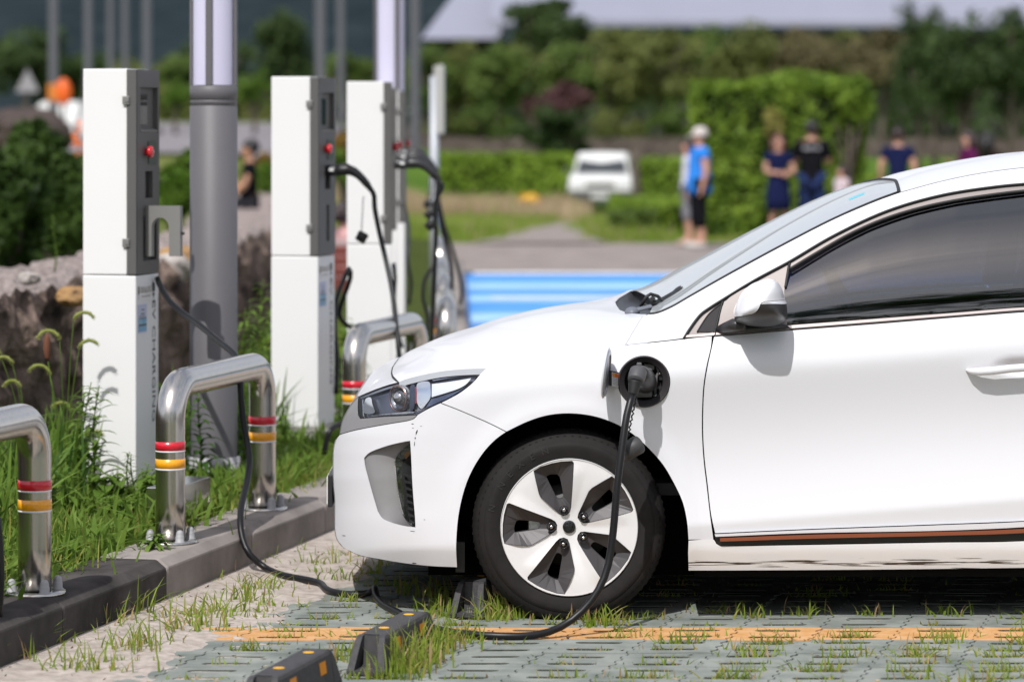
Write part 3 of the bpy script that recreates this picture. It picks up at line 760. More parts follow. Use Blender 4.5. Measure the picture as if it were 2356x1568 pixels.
# black border of the glass and the sticker near the top
mb = MB()
def onws(px, py, d): return W(px, py, Y0+d)
wsEb, wsCb = bez(wsE, 50), bez(wsC, 50)
def wsp(i, u):
    e, c = wsEb[i], wsCb[i]; de = dsurf(*e)
    return W(e[0]+(c[0]-e[0])*u, e[1]+(c[1]-e[1])*(1-(1-u)**2.2), Y0+de+(HALF-de)*u+.004)
tubeseal = [wsp(i, 0.0) for i in range(0, 50)]
link('glass_seal', MB().tube([q+Vector((0, -.001, .0)) for q in tubeseal], .004, 8), M_GAP, ws, ORG)
rows = [[wsp(i, u) for u in (.33, .38, .43)] for i in (40, 41, 42, 43)]
link('sticker', MB().grid(rows), mat('sticker_teal', (.15, .5, .6), rough=.5), ws, ORG)
roofE = L(cB, (1662, 236), (1900, 172), (2100, 131), (2356, 97))+[(2600, 372), (2900, 383), (3200, 425), (3500, 500), (3700, 570)]
roofC = L(cB, (1632, 172), (1760, 127), (2000, 73), (2200, 37), (2356, 15))+[(2600, 338), (2900, 345), (3200, 392), (3500, 475), (3720, 560)]
roof, _ = loft('roof', roofE, roofC, M_W, n=60, nu=18, pw=2.4)
link('roof_seal', MB().tube([wsp(49, j/14)+Vector((.004, 0, .002)) for j in range(15)]+[Vector((q.x, 2*YC-q.y, q.z)) for q in [wsp(49, j/14)+Vector((.004, 0, .002)) for j in range(13, -1, -1)]], .006, 8), M_GAP, roof, ORG)

# ---- door mirror
MU = spl(L(cW, (1436, 690), (1428, 640), (1424, 580), (1480, 430), (1540, 332), (1640, 250), (1760, 205), (1850, 190), (1940, 225), (2000, 310), (2032, 430), (2056, 480), (2060, 570), (2050, 660), (1990, 718), (1880, 750), (1750, 756), (1600, 742), (1500, 715)), 4, True)
MUa = np.array(MU)
def dmir(px, py):
    q = bdist(np.array([(px, py)]), MU)[0]
    t = min(1, q/52.0); return -.005-.165*math.sqrt(max(0, 1-(1-t)**2))
CAPo = cat(spl(L(cW, (1434, 640), (1424, 580), (1480, 430), (1540, 332), (1640, 250), (1760, 205), (1850, 190), (1940, 225), (2000, 310), (2032, 430)), 4), spl(L(cW, (2032, 440), (1900, 448), (1800, 458), (1752, 478), (1722, 540), (1680, 588), (1560, 622), (1434, 640)), 4))
LOWo = cat(spl(L(cW, (1434, 644), (1560, 627), (1684, 592), (1728, 545), (1745, 496)), 4), spl(L(cW, (1745, 496), (1900, 490), (2052, 484)), 4), spl(L(cW, (2052, 484), (2060, 570), (2050, 660), (1990, 718), (1880, 750), (1750, 756), (1600, 742), (1500, 715), (1440, 690)), 4))
SIGo = cat(spl(L(cW, (1747, 492), (1760, 476), (1800, 461), (1900, 451), (2030, 443)), 4), spl(L(cW, (2044, 455), (2053, 480), (1900, 486)), 4))
mcap = panel('side_mirror', CAPo, M_W, door, step=5, inset=.3, d=dmir, depth=.012)
panel('mirror_foot', LOWo, mat('mirror_black', (.03, .028, .029), rough=.34), mcap, step=5, inset=.3, d=dmir, depth=.012)
panel('turn_signal', SIGo, M_DRL, mcap, step=4, inset=.2, d=lambda x, y: dmir(x, y)-.002, depth=.01)
vs, tr, lo = tri2d(offset(MU, 1.5), (), 7); mb = MB()
mb.add([tuple(W(x, y, Y0+.03+.05*min(1, bdist(np.array([(x, y)]), MU)[0]/25))) for x, y in vs], [t[::-1] for t in tr], 0, True)
lp = [vs[i] for i in lo[0]]; r0 = [W(x, y, Y0-.005) for x, y in lp]; r1 = [W(x, y, Y0+.03) for x, y in lp]
mb.grid([r0+[r0[0]], r1+[r1[0]]])
link('mirror_housing', mb, M_GAP, mcap, ORG)
mb = MB(); mb.tube([S(*cW(1230, 800), .01), S(*cW(1330, 765), -.02), S(*cW(1420, 735), -.05), S(*cW(1560, 735), -.07)], [.012, .018, .022, .018], 12); mb.tube([S(*cW(1230, 812), .0), S(*cW(1500, 790), -.02), S(*cW(2060, 752), -.004)], [.006, .014, .006], 10)
link('mirror_stalk', mb, mat('mirror_black', (.03, .028, .029)), mcap, ORG)

# ---- charging port in the fender
pc = S(*PC); pd = dsurf(*PC)
r1 = 60.0/S0; mb = MB()
mb.lathe([(r1*1.0, .006), (r1*.985, -.001), (r1*.95, -.003), (r1*.93, .002), (r1*.76, .004), (r1*.74, .010), (r1*.73, .045), (.0, .048)], (0, 0, 0), 'Y', 56, 0, caps=False)
mb.xf(Matrix.Translation(W(PC[0], PC[1], Y0+pd)))
port = link('charging_port', mb, mat('port_plastic', (.035, .032, .034), rough=.4, bump=.2, bscale=120, bdist=.002), CAR, ORG)
P0 = W(PC[0], PC[1], Y0+pd+.04)
def pp_(x, y, dy=0): return W(*cP(x, y), Y0+pd+.04+dy)
mb = MB(); mb.box(pp_(960, 800, -.012), (.075, .02, .10), bev=.008); mb.box(pp_(1105, 520, -.006), (.035, .02, .02), bev=.004); mb.box(pp_(780, 800, -.006), (.018, .02, .07), bev=.004)
mb.tube([pp_(1240, 520, -.01), pp_(1275, 610, -.012), pp_(1240, 690, -.012), pp_(1230, 800, -.012), pp_(1210, 900, -.012), pp_(1215, 1000, -.01)], .005, 8)
mb.tube([pp_(1310, 600, -.01), pp_(1370, 660, -.01), pp_(1390, 760, -.01), pp_(1350, 900, -.008)], .004, 8)
link('socket', mb, mat('socket_grey', (.13, .125, .125), rough=.45, var=.2, vscale=50), port, ORG)
mb = MB()
for (x, y, r_) in ((1290, 640, .0042), (1218, 1040, .0055), (805, 590, .005), (1130, 640, .006)):
    mb.lathe([(r_*1.5, 0), (r_*1.4, -.004), (r_*.8, -.006), (r_*.6, -.01), (0, -.011)], pp_(x, y, -.012), 'Y', 14, caps=False)
link('screw', mb, M_STL, port, ORG)
mb = MB(); mb.box(pp_(1272, 895, -.014), (.009, .004, .009)); mb.box(pp_(1320, 700, -.012), (.012, .004, .02)); link('latch', mb, M_GAP, port, ORG)
# flap seen almost edge-on, standing out towards the viewer
fl = MB(); rF = 59.5/S0
fl.lathe([(0, .008), (rF*.5, .0075), (rF*.92, .004), (rF, .0), (rF*.985, -.003), (rF*.9, -.0035)], (0, 0, 0), 'Z', 48, 0, caps=False)
fl2 = MB(); fl2.lathe([(rF*.93, -.003), (rF*.90, -.008), (rF*.72, -.009), (rF*.70, -.004), (0, -.004)], (0, 0, 0), 'Z', 40, 0, caps=False)
ctr = W(1393.5, 857, Y0-.065)
Mf = Matrix.Translation(ctr) @ Matrix.Rotation(R(6.5), 4, 'Y') @ Matrix.Rotation(R(-8), 4, 'Z') @ Matrix.Rotation(R(-90), 4, 'Y')
fl.xf(Mf); fl2.xf(Mf)
flap = link('port_flap', fl, M_W, port, ORG, recalc=True); sharp(flap, 40)
o = link('flap_lining', fl2, mat('flap_silver', (.42, .43, .47), rough=.3, metal=.6), flap, ORG, recalc=True); sharp(o, 40)
mb = MB(); rows = []
for j in range(9):
    u = j/8; x = 380+ (640-380)*u; dy = -.055*(1-u)**.8-.004
    rows.append([pp_(x, 578+62*u, dy-.035*(1-u)), pp_(x, 850+60*u, dy-.035*(1-u))])
mb.grid(rows); hinge = link('flap_hinge', mb, M_GAP, flap, ORG)
def lab(x0, x1, y0, y1, k, m, name='warning_label'):
    mb = MB(); rows = []
    for j in range(7):
        u0 = x0+(x1-x0)*j/6; u = (u0-380)/260; dy = -.055*(1-u)**.8-.004-.035*(1-u)-k
        yo = 62*u
        rows.append([pp_(u0, y0+yo, dy), pp_(u0, y1+yo, dy)])
    mb.grid(rows); return link(name, mb, m, hinge, ORG)
lab(436, 636, 600, 850, .0006, mat('label_white', (.68, .69, .72), rough=.5))
lab(446, 632, 610, 680, .0012, mat('label_orange', (.75, .16, .03), rough=.5))
lab(452, 490, 618, 670, .0018, mat('label_yellow', (.65, .38, .03), rough=.5))
for i in range(5): lab(452, 626-20*(i % 2), 700+i*27, 706+i*27, .0012, mat('label_print', (.25, .25, .28), rough=.6))

# ---- wheels
WC = Vector((W(1310, 1217, Y0).x, Y0+.035, .308))
def make_wheel(y_sign=1):
    root = bpy.data.objects.new('wheel', None); COL.objects.link(root); root.parent = CAR
    Rt = .3195; mb = MB()
    # profile of the tyre: (radius, y); y = 0 is the outer sidewall
    prof = [(.222, .012), (.228, .003), (.238, .0005), (.255, -.004), (.268, -.0045), (.281, -.001), (.2815, .0005), (.284, .001), (.296, .008), (.308, .018), (.3145, .03), (Rt, .05), (Rt, .16), (.303, .185), (.27, .20), (.225, .19)]
    mb.lathe(prof, (0, 0, 0), 'Y', 96, 0, caps=False)
    # tread blocks on the shoulder
    for k in range(78):
        a = 2*math.pi*(k+.5*random.random()*.2)/78; ca, sa = math.cos(a), math.sin(a); da = .028
        q = []
        for (r_, y_, w_) in ((.300, .0085, da), (.3215, .046, da), (.3215, .075, da), (.305, .02, da)):
            for s_ in (-.5, .5): q.append((r_*math.cos(a+s_*w_), y_, r_*math.sin(a+s_*w_)))
        o0 = len(mb.v); mb.v += q
        for f in ((0, 1, 3, 2), (2, 3, 5, 4)): mb.f.append([o0+i for i in f]); mb.m.append(0); mb.sm.append(False)
    for i, v in enumerate(mb.v):
        if v[2] < -.3055:
            mb.v[i] = (v[0], v[1], -.3055)
        elif v[2] < -.27: mb.v[i] = (v[0], v[1]-.006*(-.27-v[2])/.035, v[2])
    ty = link('tyre', mb, M_TYR, root)
    # raised letters on the sidewall
    for txt, ac, size, rad, ss in (('NEXEN', 128, .030, .262, 10.2), ('N', 166, .030, .262, 9)):
        mb = MB()
        for i, ch in enumerate(txt):
            t = text_mesh(ch, size, .0006, 1.1); a = R(ac-(i-(len(txt)-1)/2)*ss)
            Mt = Matrix.Rotation(-(a-math.pi/2), 4, 'Y') @ Matrix.Translation((0, -.0052, rad)) @ Matrix.Rotation(R(90), 4, 'X')
            t.xf(Mt); mb.add(t.v, t.f)
        link('sidewall_lettering', mb, mat('tyre_letter', (.022, .020, .019), rough=.6), ty)
    # alloy face with five pockets
    rc = (787, 765); sc = .27505/S0
    def h2(x, y): return ((x-rc[0])*sc, -(y-rc[1])*sc)
    pk = cat(spl([h2(*q) for q in ((488, 290), (545, 256), (640, 226), (720, 211), (800, 207))], .006), spl([h2(*q) for q in ((815, 210), (825, 222), (826, 245))], .004), spl([h2(*q) for q in ((826, 245), (815, 450), (805, 600), (795, 640))], .01),
             spl([h2(*q) for q in ((795, 640), (770, 666), (735, 674), (703, 655))], .004), spl([h2(*q) for q in ((703, 655), (660, 615), (550, 515))], .01), spl([h2(*q) for q in ((550, 515), (532, 482), (505, 370), (488, 290))], .01))
    def dedup(p):
        o = []
        for q in p:
            if not o or math.hypot(q[0]-o[-1][0], q[1]-o[-1][1]) > .0012: o.append(q)
        return o
    raw = []
    for q in [h2(*q) for q in ((488, 290), (545, 256), (640, 226), (720, 211), (812, 206), (826, 222), (826, 245), (821, 340), (815, 450), (805, 600), (795, 640), (770, 666), (735, 674), (703, 655), (660, 615), (605, 565), (550, 515), (532, 482), (518, 425), (505, 370))]: raw.append(q)
    opn = [h2(*q) for q in ((598, 345), (620, 333), (655, 328), (690, 330), (708, 350), (716, 380), (722, 410), (728, 440), (735, 480), (740, 515), (732, 530), (712, 537), (694, 535), (682, 522), (670, 500), (655, 470), (640, 440), (622, 405), (608, 375), (600, 358))]
    def face_y(x, z):
        r = math.hypot(x, z); a = (math.degrees(math.atan2(z, x))-97+7) % 72-36; return -.004+.022*sm(.20, .03, r)-.009*max(0, 1-abs(a)/17)*sm(.03, .09, r)*sm(.222, .17, r)+.003*sm(.10, .19, r)
    rot = lambda p, a: (p[0]*math.cos(a)+p[1]*math.sin(a), -p[0]*math.sin(a)+p[1]*math.cos(a))
    holes = [[rot(q, k*2*math.pi/5) for q in raw] for k in range(5)]
    hub = [(.0212*math.cos(2*math.pi*i/24), .0212*math.sin(2*math.pi*i/24)) for i in range(24)]
    outer = [(.2255*math.cos(2*math.pi*i/96), .2255*math.sin(2*math.pi*i/96)) for i in range(96)]
    S_ = 1000.0
    vs, tr, lo = tri2d([(x*S_, -z*S_) for x, z in outer], [[(x*S_, -z*S_) for x, z in h] for h in holes]+[[(x*S_, -z*S_) for x, z in hub]], 9)
    mb = MB(); mb.add([(x/S_, face_y(x/S_, y/S_), -y/S_) for x, y in vs], tr, 0, True)
    mb.lathe([(.2255, -.004), (.2275, -.001), (.2265, .012)], (0, 0, 0), 'Y', 96, 0, caps=False)
    rim = link('rim', mb, M_ALU, root)
    for k in range(5):
        a = k*2*math.pi/5; A_ = [rot(q, a) for q in raw]; B_ = [rot(q, a) for q in opn]
        cxy = np.mean(np.array(B_), axis=0); mb = MB(); N = len(A_)
        r0 = [Vector((x, face_y(x, z)+.0004, z)) for x, z in A_]
        r1 = [Vector((x*.985+cxy[0]*.015, face_y(x, z)+.007, z*.985+cxy[1]*.015)) for x, z in A_]
        r2 = [Vector((x, .032, z)) for x, z in B_]; r3 = [Vector((x, .06, z)) for x, z in B_]
        for ra, rb in ((r0, r1), (r1, r2), (r2, r3)): mb.grid([ra+[ra[0]], rb+[rb[0]]], smooth=False)
        link('pocket', mb, M_CHA, rim)
        lx, lz = rot(h2(743, 622), a)
        mb = MB(); mb.lathe([(.0155, .010), (.0148, .004), (.0125, .004), (.0122, .02)], (lx, 0, lz), 'Y', 20, caps=False); link('lug_seat', mb, M_GLB, rim)
        mb = MB(); mb.lathe([(.0085, .022), (.0085, .010), (.0075, .0075)], (lx, 0, lz), 'Y', 6, smooth=False, caps=False); mb.lathe([(.0075, .0075), (.0055, .003), (.003, .0015), (0, .001)], (lx, 0, lz), 'Y', 14, caps=False)
        link('lug_nut', mb, mat('nut_steel', (.62, .61, .6), rough=.22, metal=1), root)
    mb = MB(); mb.lathe([(.0215, .016), (.0208, .011), (.018, .0095), (0, .009)], (0, 0, 0), 'Y', 32, caps=False); link('hub_cap', mb, M_GLB, root)
    mb = MB(); mb.lathe([(.222, .012), (.205, .02), (.20, .19), (.22, .195)], (0, 0, 0), 'Y', 64, caps=False); link('barrel', mb, mat('barrel_dark', (.02, .02, .02), rough=.5, metal=.4), root)
    mb = MB(); mb.lathe([(0, .085), (.138, .085), (.14, .095), (0, .1)], (0, 0, 0), 'Y', 48, caps=False); link('brake_disc', mb, mat('disc_dark', (.03, .03, .03), rough=.5, metal=.5), root)
    mb = MB(); mb.box((-.105, .07, -.005), (.06, .03, .10), bev=.01); mb.box((-.083, .055, -.002), (.012, .02, .03), bev=.003); link('brake_caliper', mb, M_STL, root)
    return root
wheel = make_wheel(); wheel.location = WC-ORG
rw = dup(wheel, parent=CAR); rw.location = Vector((W(3200, 0, Y0).x, WC.y, WC.z))-ORG
for wsrc in (wheel, rw):
    f = dup(wsrc, parent=CAR); f.location = Vector((wsrc.location.x, -wsrc.location.y, wsrc.location.z)); f.rotation_euler = (0, 0, math.pi)

# ---- cabin, dim behind the tinted glass
mb = MB(); mb.box((W(1560, 0, Y0).x+.28, YC, .90), (.62, 1.36, .16), bev=.05); dash = link('dashboard', mb, M_INT, CAR, ORG)
mb = MB(); c = Vector((W(1990, 0, Y0).x-.0, Y0+.50, .98)); pts = []
for i in range(28):
    a = 2*math.pi*i/28; v = Vector((0, .18*math.cos(a), .18*math.sin(a))); v = Matrix.Rotation(R(-24), 3, 'Y') @ v; pts.append(c+v)
mb.tube(pts, .017, 10, closed=True); mb.tube([c+Vector((-.02, -.16, 0)), c, c+Vector((-.02, .16, 0))], .016, 8); mb.tube([c, c+Vector((-.3, 0, -.1))], .04, 10)
link('steering_wheel', mb, mat('steering_leather', (.10, .10, .12), rough=.5), CAR, ORG)
for dy in (.5, 1.28):
    mb = MB(); x = W(2250, 0, Y0).x
    mb.box((x+.05, Y0+dy, .55), (.5, .48, .2), bev=.07); mb.box((x+.36, Y0+dy, .85), (.16, .48, .66), Matrix.Rotation(R(18), 3, 'Y'), bev=.07); mb.box((x+.5, Y0+dy, 1.26), (.1, .24, .18), Matrix.Rotation(R(12), 3, 'Y'), bev=.04)
    link('seat', mb, M_INT, CAR, ORG)
mb = MB(); mb.box((W(2250, 0, Y0).x, YC, .42), (2.4, 1.5, .04)); mb.box((W(3200, 0, Y0).x, YC, .8), (.2, 1.3, .9)); link('cabin_floor', mb, M_INT, CAR, ORG)
mb = MB(); mb.box((W(2000, 0, Y0).x, Y0+.16, .7), (1.3, .05, .5), bev=.02); dc = link('door_card', mb, M_INT, CAR, ORG)
mirror(dc)
# far-side copies
for nm in ('front_bumper', 'headlight_trim', 'headlight', 'front_fender', 'front_door', 'lower_moulding', 'black_moulding', 'side_sill', 'roof_pillar', 'window_frame', 'rear_door', 'rear_fender'):
    for o in [c for c in CAR.children if c.name == nm]: mirror(o)
# ================================================================== ground, kerb, paving
def kx(Y): return float(np.interp(Y, [6, 8, 14.2, 15.2, 16.5, 20, 26, 36, 50], [-2.419, -1.933, -.427, -.27, -.17, -.22, -.36, -.54, -.8]))
KANG = -math.atan(.243)
def tz(X, Y):
    """height of the land"""
    l = float(np.interp(Y, [45, 58, 70, 110, 170, 260], [0, .55, 1.22, 1.94, 2.4, 3.0])); r = float(np.interp(Y, [52, 76, 80, 100, 125, 260], [0, -.28, -.25, .75, 1.1, 1.8]))
    t = sm(-1.5, -6.0, X); return l*t+r*(1-t)
M_SAND = mat('pale_sand', (.33, .285, .25), rough=.95, col2=(.55, .485, .435), vscale=22, bump=.8, bscale=190, bdist=.006, detail=12)
M_PAV = mat('grey_green_paver', (.15, .17, .156), rough=.85, col2=(.295, .31, .285), vscale=5.5, bump=.35, bscale=220, bdist=.002, detail=9)
M_ORG = mat('orange_paint', (.50, .25, .09), rough=.85, col2=(.58, .36, .19), vscale=16, bump=.3, bscale=200, bdist=.002, detail=8)
M_SOIL = mat('verge_soil', (.035, .05, .015), rough=1, col2=(.09, .11, .035), vscale=12, bump=.5, bscale=60)
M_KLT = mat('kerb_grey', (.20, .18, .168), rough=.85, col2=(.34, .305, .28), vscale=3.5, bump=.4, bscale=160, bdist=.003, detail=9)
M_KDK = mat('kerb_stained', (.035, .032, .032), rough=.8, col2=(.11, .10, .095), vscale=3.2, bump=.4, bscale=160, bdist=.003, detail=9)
M_EARTH = mat('meadow_ground', (.07, .10, .025), rough=1, col2=(.16, .17, .06), vscale=.6, detail=8)
# one sheet to the horizon
mb = MB(); xs = [-1500, -600, -250, -120, -60, -40, -25, -16, -12, -9, -7, -6, -5, -4, -3, -2, -1, 0, 1, 2, 4, 6, 9, 14, 20, 30, 50, 90, 200, 600, 1500]
ys = [-600, -200, -60, -10, 5, 20, 40, 45, 50, 55, 60, 65, 70, 75, 80, 90, 100, 110, 125, 150, 170, 200, 260, 500, 1200, 2600]
mb.grid([[Vector((x, y, tz(x, y)-.05)) for x in xs] for y in ys], flip=True)
tag(link('ground', mb, M_EARTH), kind='structure')
# bed of the parking area, under the pavers
mb = MB(); rows = []
for k in range(221):
    Y = 4+22*k/220; rows.append([Vector((kx(Y)+(9-kx(Y))*u/150, Y, -.006-.006*sm(.4, 1.3, (9-kx(Y))*u/150)+.0045*fbm2((kx(Y)+9*u/150)*9, Y*11, 7))) for u in range(151)])
mb.grid(rows, flip=True); tag(link('paving_bed', mb, M_SAND), kind='structure')

PA, PB = .2615, .2600          # block size along the row and in depth
AX, AY = 1.2495, 10.53
ROW0 = 10.35
def block_outline():
    z = .0065; g = .0032; w_, h = PA/2-g, PB/2-g; o = []
    n = 6
    for i in range(n):           # right side, saw-toothed
        y = -h+2*h*i/n; o += [(w_+z*(1 if i % 2 else -1)*.8, y+h/n*.25), (w_+z*(1 if i % 2 else -1), y+h/n*1.6)]
    top = [(w_, h), (w_*.5, h+z*.7), (0, h), (-w_*.5, h-z*.7), (-w_, h)]
    left = [(x-2*w_, y) for x, y in o][::-1]
    bot = [(-w_, -h), (-w_*.5, -h-z*.7), (0, -h), (w_*.5, -h+z*.7), (w_, -h)]
    return o+top+left+bot
def slot(cx, cy, L_=.150, b=.021):
    o = []
    for s_ in (1, -1):
        for i in range(6):
            a = -math.pi/2+math.pi*i/5; o.append((cx+s_*(L_/2-b+b*math.cos(a)), cy+s_*b*math.sin(a)))
    return o
bo = block_outline(); SC_ = 1000
holes = [slot(.0, .065), slot(.0, -.065)]
vs, tr, lo = tri2d([(x*SC_, -y*SC_) for x, y in bo], [[(x*SC_, -y*SC_) for x, y in h] for h in holes], 45)
BV = [(x/SC_, -y/SC_) for x, y in vs]; BT = [t[::-1] if False else t for t in tr]; BLo = lo
def inside_kerb(X, Y): return X > kx(Y)+.10
mb = MB(); slots = []
for j in range(-16, 36):
    for i in range(-16, 18):
        cy = ROW0+PB*(j+.5); cx = AX+(cy-AY)*.243+PA*(i+.5)
        if not (inside_kerb(cx, cy) and cx < 4.2 and cy > 6.3): continue
        if cy > 13.2 and cx > .6: continue
        dz = random.uniform(-.002, .002); tx, ty = random.uniform(-.008, .008), random.uniform(-.008, .008)
        mi = 1 if j == 0 else 0
        base = len(mb.v)
        P = lambda x, y, d=0: (cx+x+y*.243, cy+y, dz+x*tx+y*ty+d)
        mb.add([P(x, y) for x, y in BV], BT, mi)
        for lp in BLo:
            ring = [BV[k] for k in lp]; n = len(ring); o0 = len(mb.v)
            big = lp is BLo[0]
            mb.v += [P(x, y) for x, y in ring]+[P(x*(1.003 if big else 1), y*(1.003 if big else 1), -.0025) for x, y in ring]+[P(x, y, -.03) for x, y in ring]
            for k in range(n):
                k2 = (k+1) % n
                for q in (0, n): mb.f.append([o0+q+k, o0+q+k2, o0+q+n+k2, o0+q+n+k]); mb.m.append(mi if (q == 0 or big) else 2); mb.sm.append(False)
        for sy in (.065, -.065): slots.append((cx+sy*.243, cy+sy))
tag(link('paving', mb, [M_PAV, M_ORG, mat('mossy_shaded_groove', (.030, .036, .028), rough=1, col2=(.07, .075, .06), vscale=30)]), kind='structure')  # slot walls: moss tone with the shade of the groove put into the colour
# wind-blown sand over the edge of the paving, deepest along the kerb
mb = MB(); rows = []
NY, NX = 150, 70
def sandh(X, Y):
    u = X-kx(Y); h = .016*math.exp(-u/.20)+.005*sm(.9, .1, u)
    nz = .006*fbm2(X*7, Y*7, 1)+.005*fbm2(X*19, Y*17, 3)+.003*fbm2(X*47, Y*41, 5)
    return h+nz*sm(0, .15, u)-.003*sm(.2, .5, u)-.020*sm(.35, .85, u)
for a in range(NY+1):
    Y = 8.6+(15.2-8.6)*a/NY; row = []
    for b_ in range(NX+1):
        u = b_/NX*1.5; X = kx(Y)+.0+u
        h = sandh(X, Y)
        row.append(Vector((X, Y, h)))
    rows.append(row)
mb.grid(rows, flip=True); tag(link('sand', mb, M_SAND), kind='structure')

# ---- kerb stones
mb = MB(); KW = .25
joints = [5.2, 6.2, 7.2, 8.15, 9.18, 10.19, 11.12, 12.02, 12.92, 13.8, 14.6, 15.3, 16.1, 17, 18, 19, 20, 21, 22, 23, 24, 25, 26, 27.5, 29, 31, 33, 35, 37]
for a, b_ in zip(joints[:-1], joints[1:]):
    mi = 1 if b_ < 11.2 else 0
    p0 = Vector((kx(a), a, 0)); p1 = Vector((kx(b_), b_, 0)); t = (p1-p0).normalized(); nl = Vector((-t.y, t.x, 0))
    jz = random.uniform(-.003, .003)
    prof = [(0, -.08), (0, .122), (.002, .128), (.034, .153), (.040, .155), (KW, .155), (KW, -.08)]
    ss = [.003, .012]+[.012+((p1-p0).length-.024)*k/8 for k in range(1, 8)]+[(p1-p0).length-.012, (p1-p0).length-.003]
    rows = []
    for k, s_ in enumerate(ss):
        e = .004 if k in (0, len(ss)-1) else 0
        rows.append([p0+t*s_+nl*(x+(e if x < .1 else -e)*(1)+.0015*fbm2(s_*9+a, x*30+z*20, 2))+Vector((0, 0, z+jz-(e if z > .1 else 0))) for x, z in prof])
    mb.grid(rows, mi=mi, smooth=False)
    n = len(prof); o0 = len(mb.v)-n*len(rows)
    mb.f.append([o0+k for k in range(n)]); mb.m.append(mi); mb.sm.append(False)
    mb.f.append([o0+n*(len(rows)-1)+k for k in range(n)][::-1]); mb.m.append(mi); mb.sm.append(False)
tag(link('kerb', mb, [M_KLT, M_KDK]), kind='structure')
# raised verge behind the kerb
mb = MB(); rows = []
for a in range(60):
    Y = 5+40*a/59; rows.append([Vector((kx(Y)-KW-.002-u, Y, .125+.03*fbm2(u*3, Y*2, 4)*(1 if u > .05 else 0)+.03*min(1, u))) for u in (0, .1, .3, .6, 1, 1.5, 2.2, 3, 5, 8, 14)])
mb.grid(rows); tag(link('verge', mb, M_SOIL), kind='structure')

# ---- blue parking bays and the gravel beyond
M_BLUE = mat('blue_bay_paint', (.06, .29, .74), rough=.6, var=.12, vscale=1.5)
M_LBL = mat('pale_blue_paint', (.32, .56, .90), rough=.6, var=.1, vscale=1.5)
M_WPT = mat('white_paint', (.72, .72, .74), rough=.6, var=.15, vscale=6)
M_PATH = mat('gravel_path', (.22, .19, .175), rough=.95, col2=(.33, .29, .27), vscale=2.2, bump=.5, bscale=60, detail=9)
def sheet(name, y0, y1, xl, xr, z, m, kind='structure', n=10):
    mb = MB(); rows = []
    for k in range(n+1):
        Y = y0+(y1-y0)*k/n; a = xl(Y) if callable(xl) else xl; b = xr(Y) if callable(xr) else xr
        rows.append([Vector((a+(b-a)*u/10, Y, (z(a+(b-a)*u/10, Y) if callable(z) else z))) for u in range(11)])
    mb.grid(rows, flip=True); return tag(link(name, mb, m), kind=kind)
sheet('blue_bay', 25.0, 36.8, lambda Y: kx(Y)+.0, 16, -.012, M_BLUE)
for k, (a, b_) in enumerate(((33.2, 34.5), (30.8, 31.9), (27.3, 28.9))):
    sheet('bay_stripe', a, b_, lambda Y: kx(Y)+.04, 16, -.008, M_LBL)
sheet('bay_line', 36.55, 37.1, lambda Y: kx(Y)+.12, 16, -.004, M_WPT)
sheet('bay_line', 31.25, 31.6, lambda Y: kx(Y)+.25, 16, -.003, M_WPT)
sheet('path', 37.1, 46.5, -9, 30, -.006, M_PATH)
# side path curving away into the meadow
def pathc(Y): return float(np.interp(Y, [46, 49, 53, 57, 62], [.40, .50, .68, .98, 1.3]))
def pathw(Y): return float(np.interp(Y, [46, 49, 53, 57, 62], [.95, .62, .42, .30, .15]))
sheet('side_path', 46.0, 61, lambda Y: pathc(Y)-pathw(Y), lambda Y: pathc(Y)+pathw(Y), lambda X, Y: tz(X, Y)+.02, M_PATH, n=16)
def rz_(X, Y): return tz(X, Y)+.02
sheet('road', 68, 102, lambda Y: -10.6-.06*(Y-66), lambda Y: -5.0, rz_, mat('asphalt_road', (.23, .215, .225), rough=.9, var=.1, vscale=2), n=20)
sheet('lawn', 74, 125, -3, 45, lambda X, Y: tz(X, Y)+.0, mat('mown_lawn', (.06, .12, .02), rough=1, col2=(.11, .18, .035), vscale=1.2), n=20)

# ---- rough stone wall on the left
M_WTOP = mat('wall_gravel_cap', (.17, .14, .13), rough=.95, col2=(.42, .36, .335), vscale=30, bump=1.0, bscale=40, bdist=.03, detail=8)
M_WFAC = mat('lava_stone', (.028, .024, .022), rough=.95, col2=(.27, .20, .165), vscale=4.2, bump=1.0, bscale=24, bdist=.05, detail=8)
wp = [(-3.9, 5.5), (-3.3, 8.0), (-2.85, 10.5), (-2.55, 13.2), (-2.36, 15.0), (-2.0, 18.6), (-1.86, 25.2), (-2.0, 31), (-2.3, 37.5), (-2.9, 46)]
wpts = spl(wp, .12); mb = MB(); rows = []
for k, (X, Y) in enumerate(wpts):
    t = Vector((wpts[min(k+1, len(wpts)-1)][0]-wpts[max(k-1, 0)][0], wpts[min(k+1, len(wpts)-1)][1]-wpts[max(k-1, 0)][1], 0)).normalized(); nl = Vector((-t.y, t.x, 0))
    th = .62+.5*sm(24, 32, Y)
    zt = .77-.17*sm(24, 34, Y); row = []
    prof = [(-.10, 0), (-.08, .1), (-.07, .2), (-.06, .3), (-.05, .4), (-.04, .5), (-.02, .6), (0, .68), (.03, .74), (.10, .76)]+[(.10+(th-.12)*q/7, .77) for q in range(1, 8)]+[(th, .6), (th+.05, .0)]
    for (u, z) in prof:
        face = z < .7
        d = .11*fbm2(Y*4.3+z*3, z*9+Y, 1)+.06*fbm2(Y*11, z*21, 2)+.03*fbm2(Y*27, z*43, 6) if face else 0
        dz = (.045*fbm2(Y*9, u*11, 3)+.03*fbm2(Y*23, u*31, 5)) if z > .7 else 0
        row.append(Vector((X, Y, 0))+nl*(u-d*.8)+Vector((0, 0, (z+dz)*zt/.77+.1)))
    rows.append(row)
n = len(rows[0]); o0 = 0
vs = [p for r in rows for p in r]; fs = []; mi = []
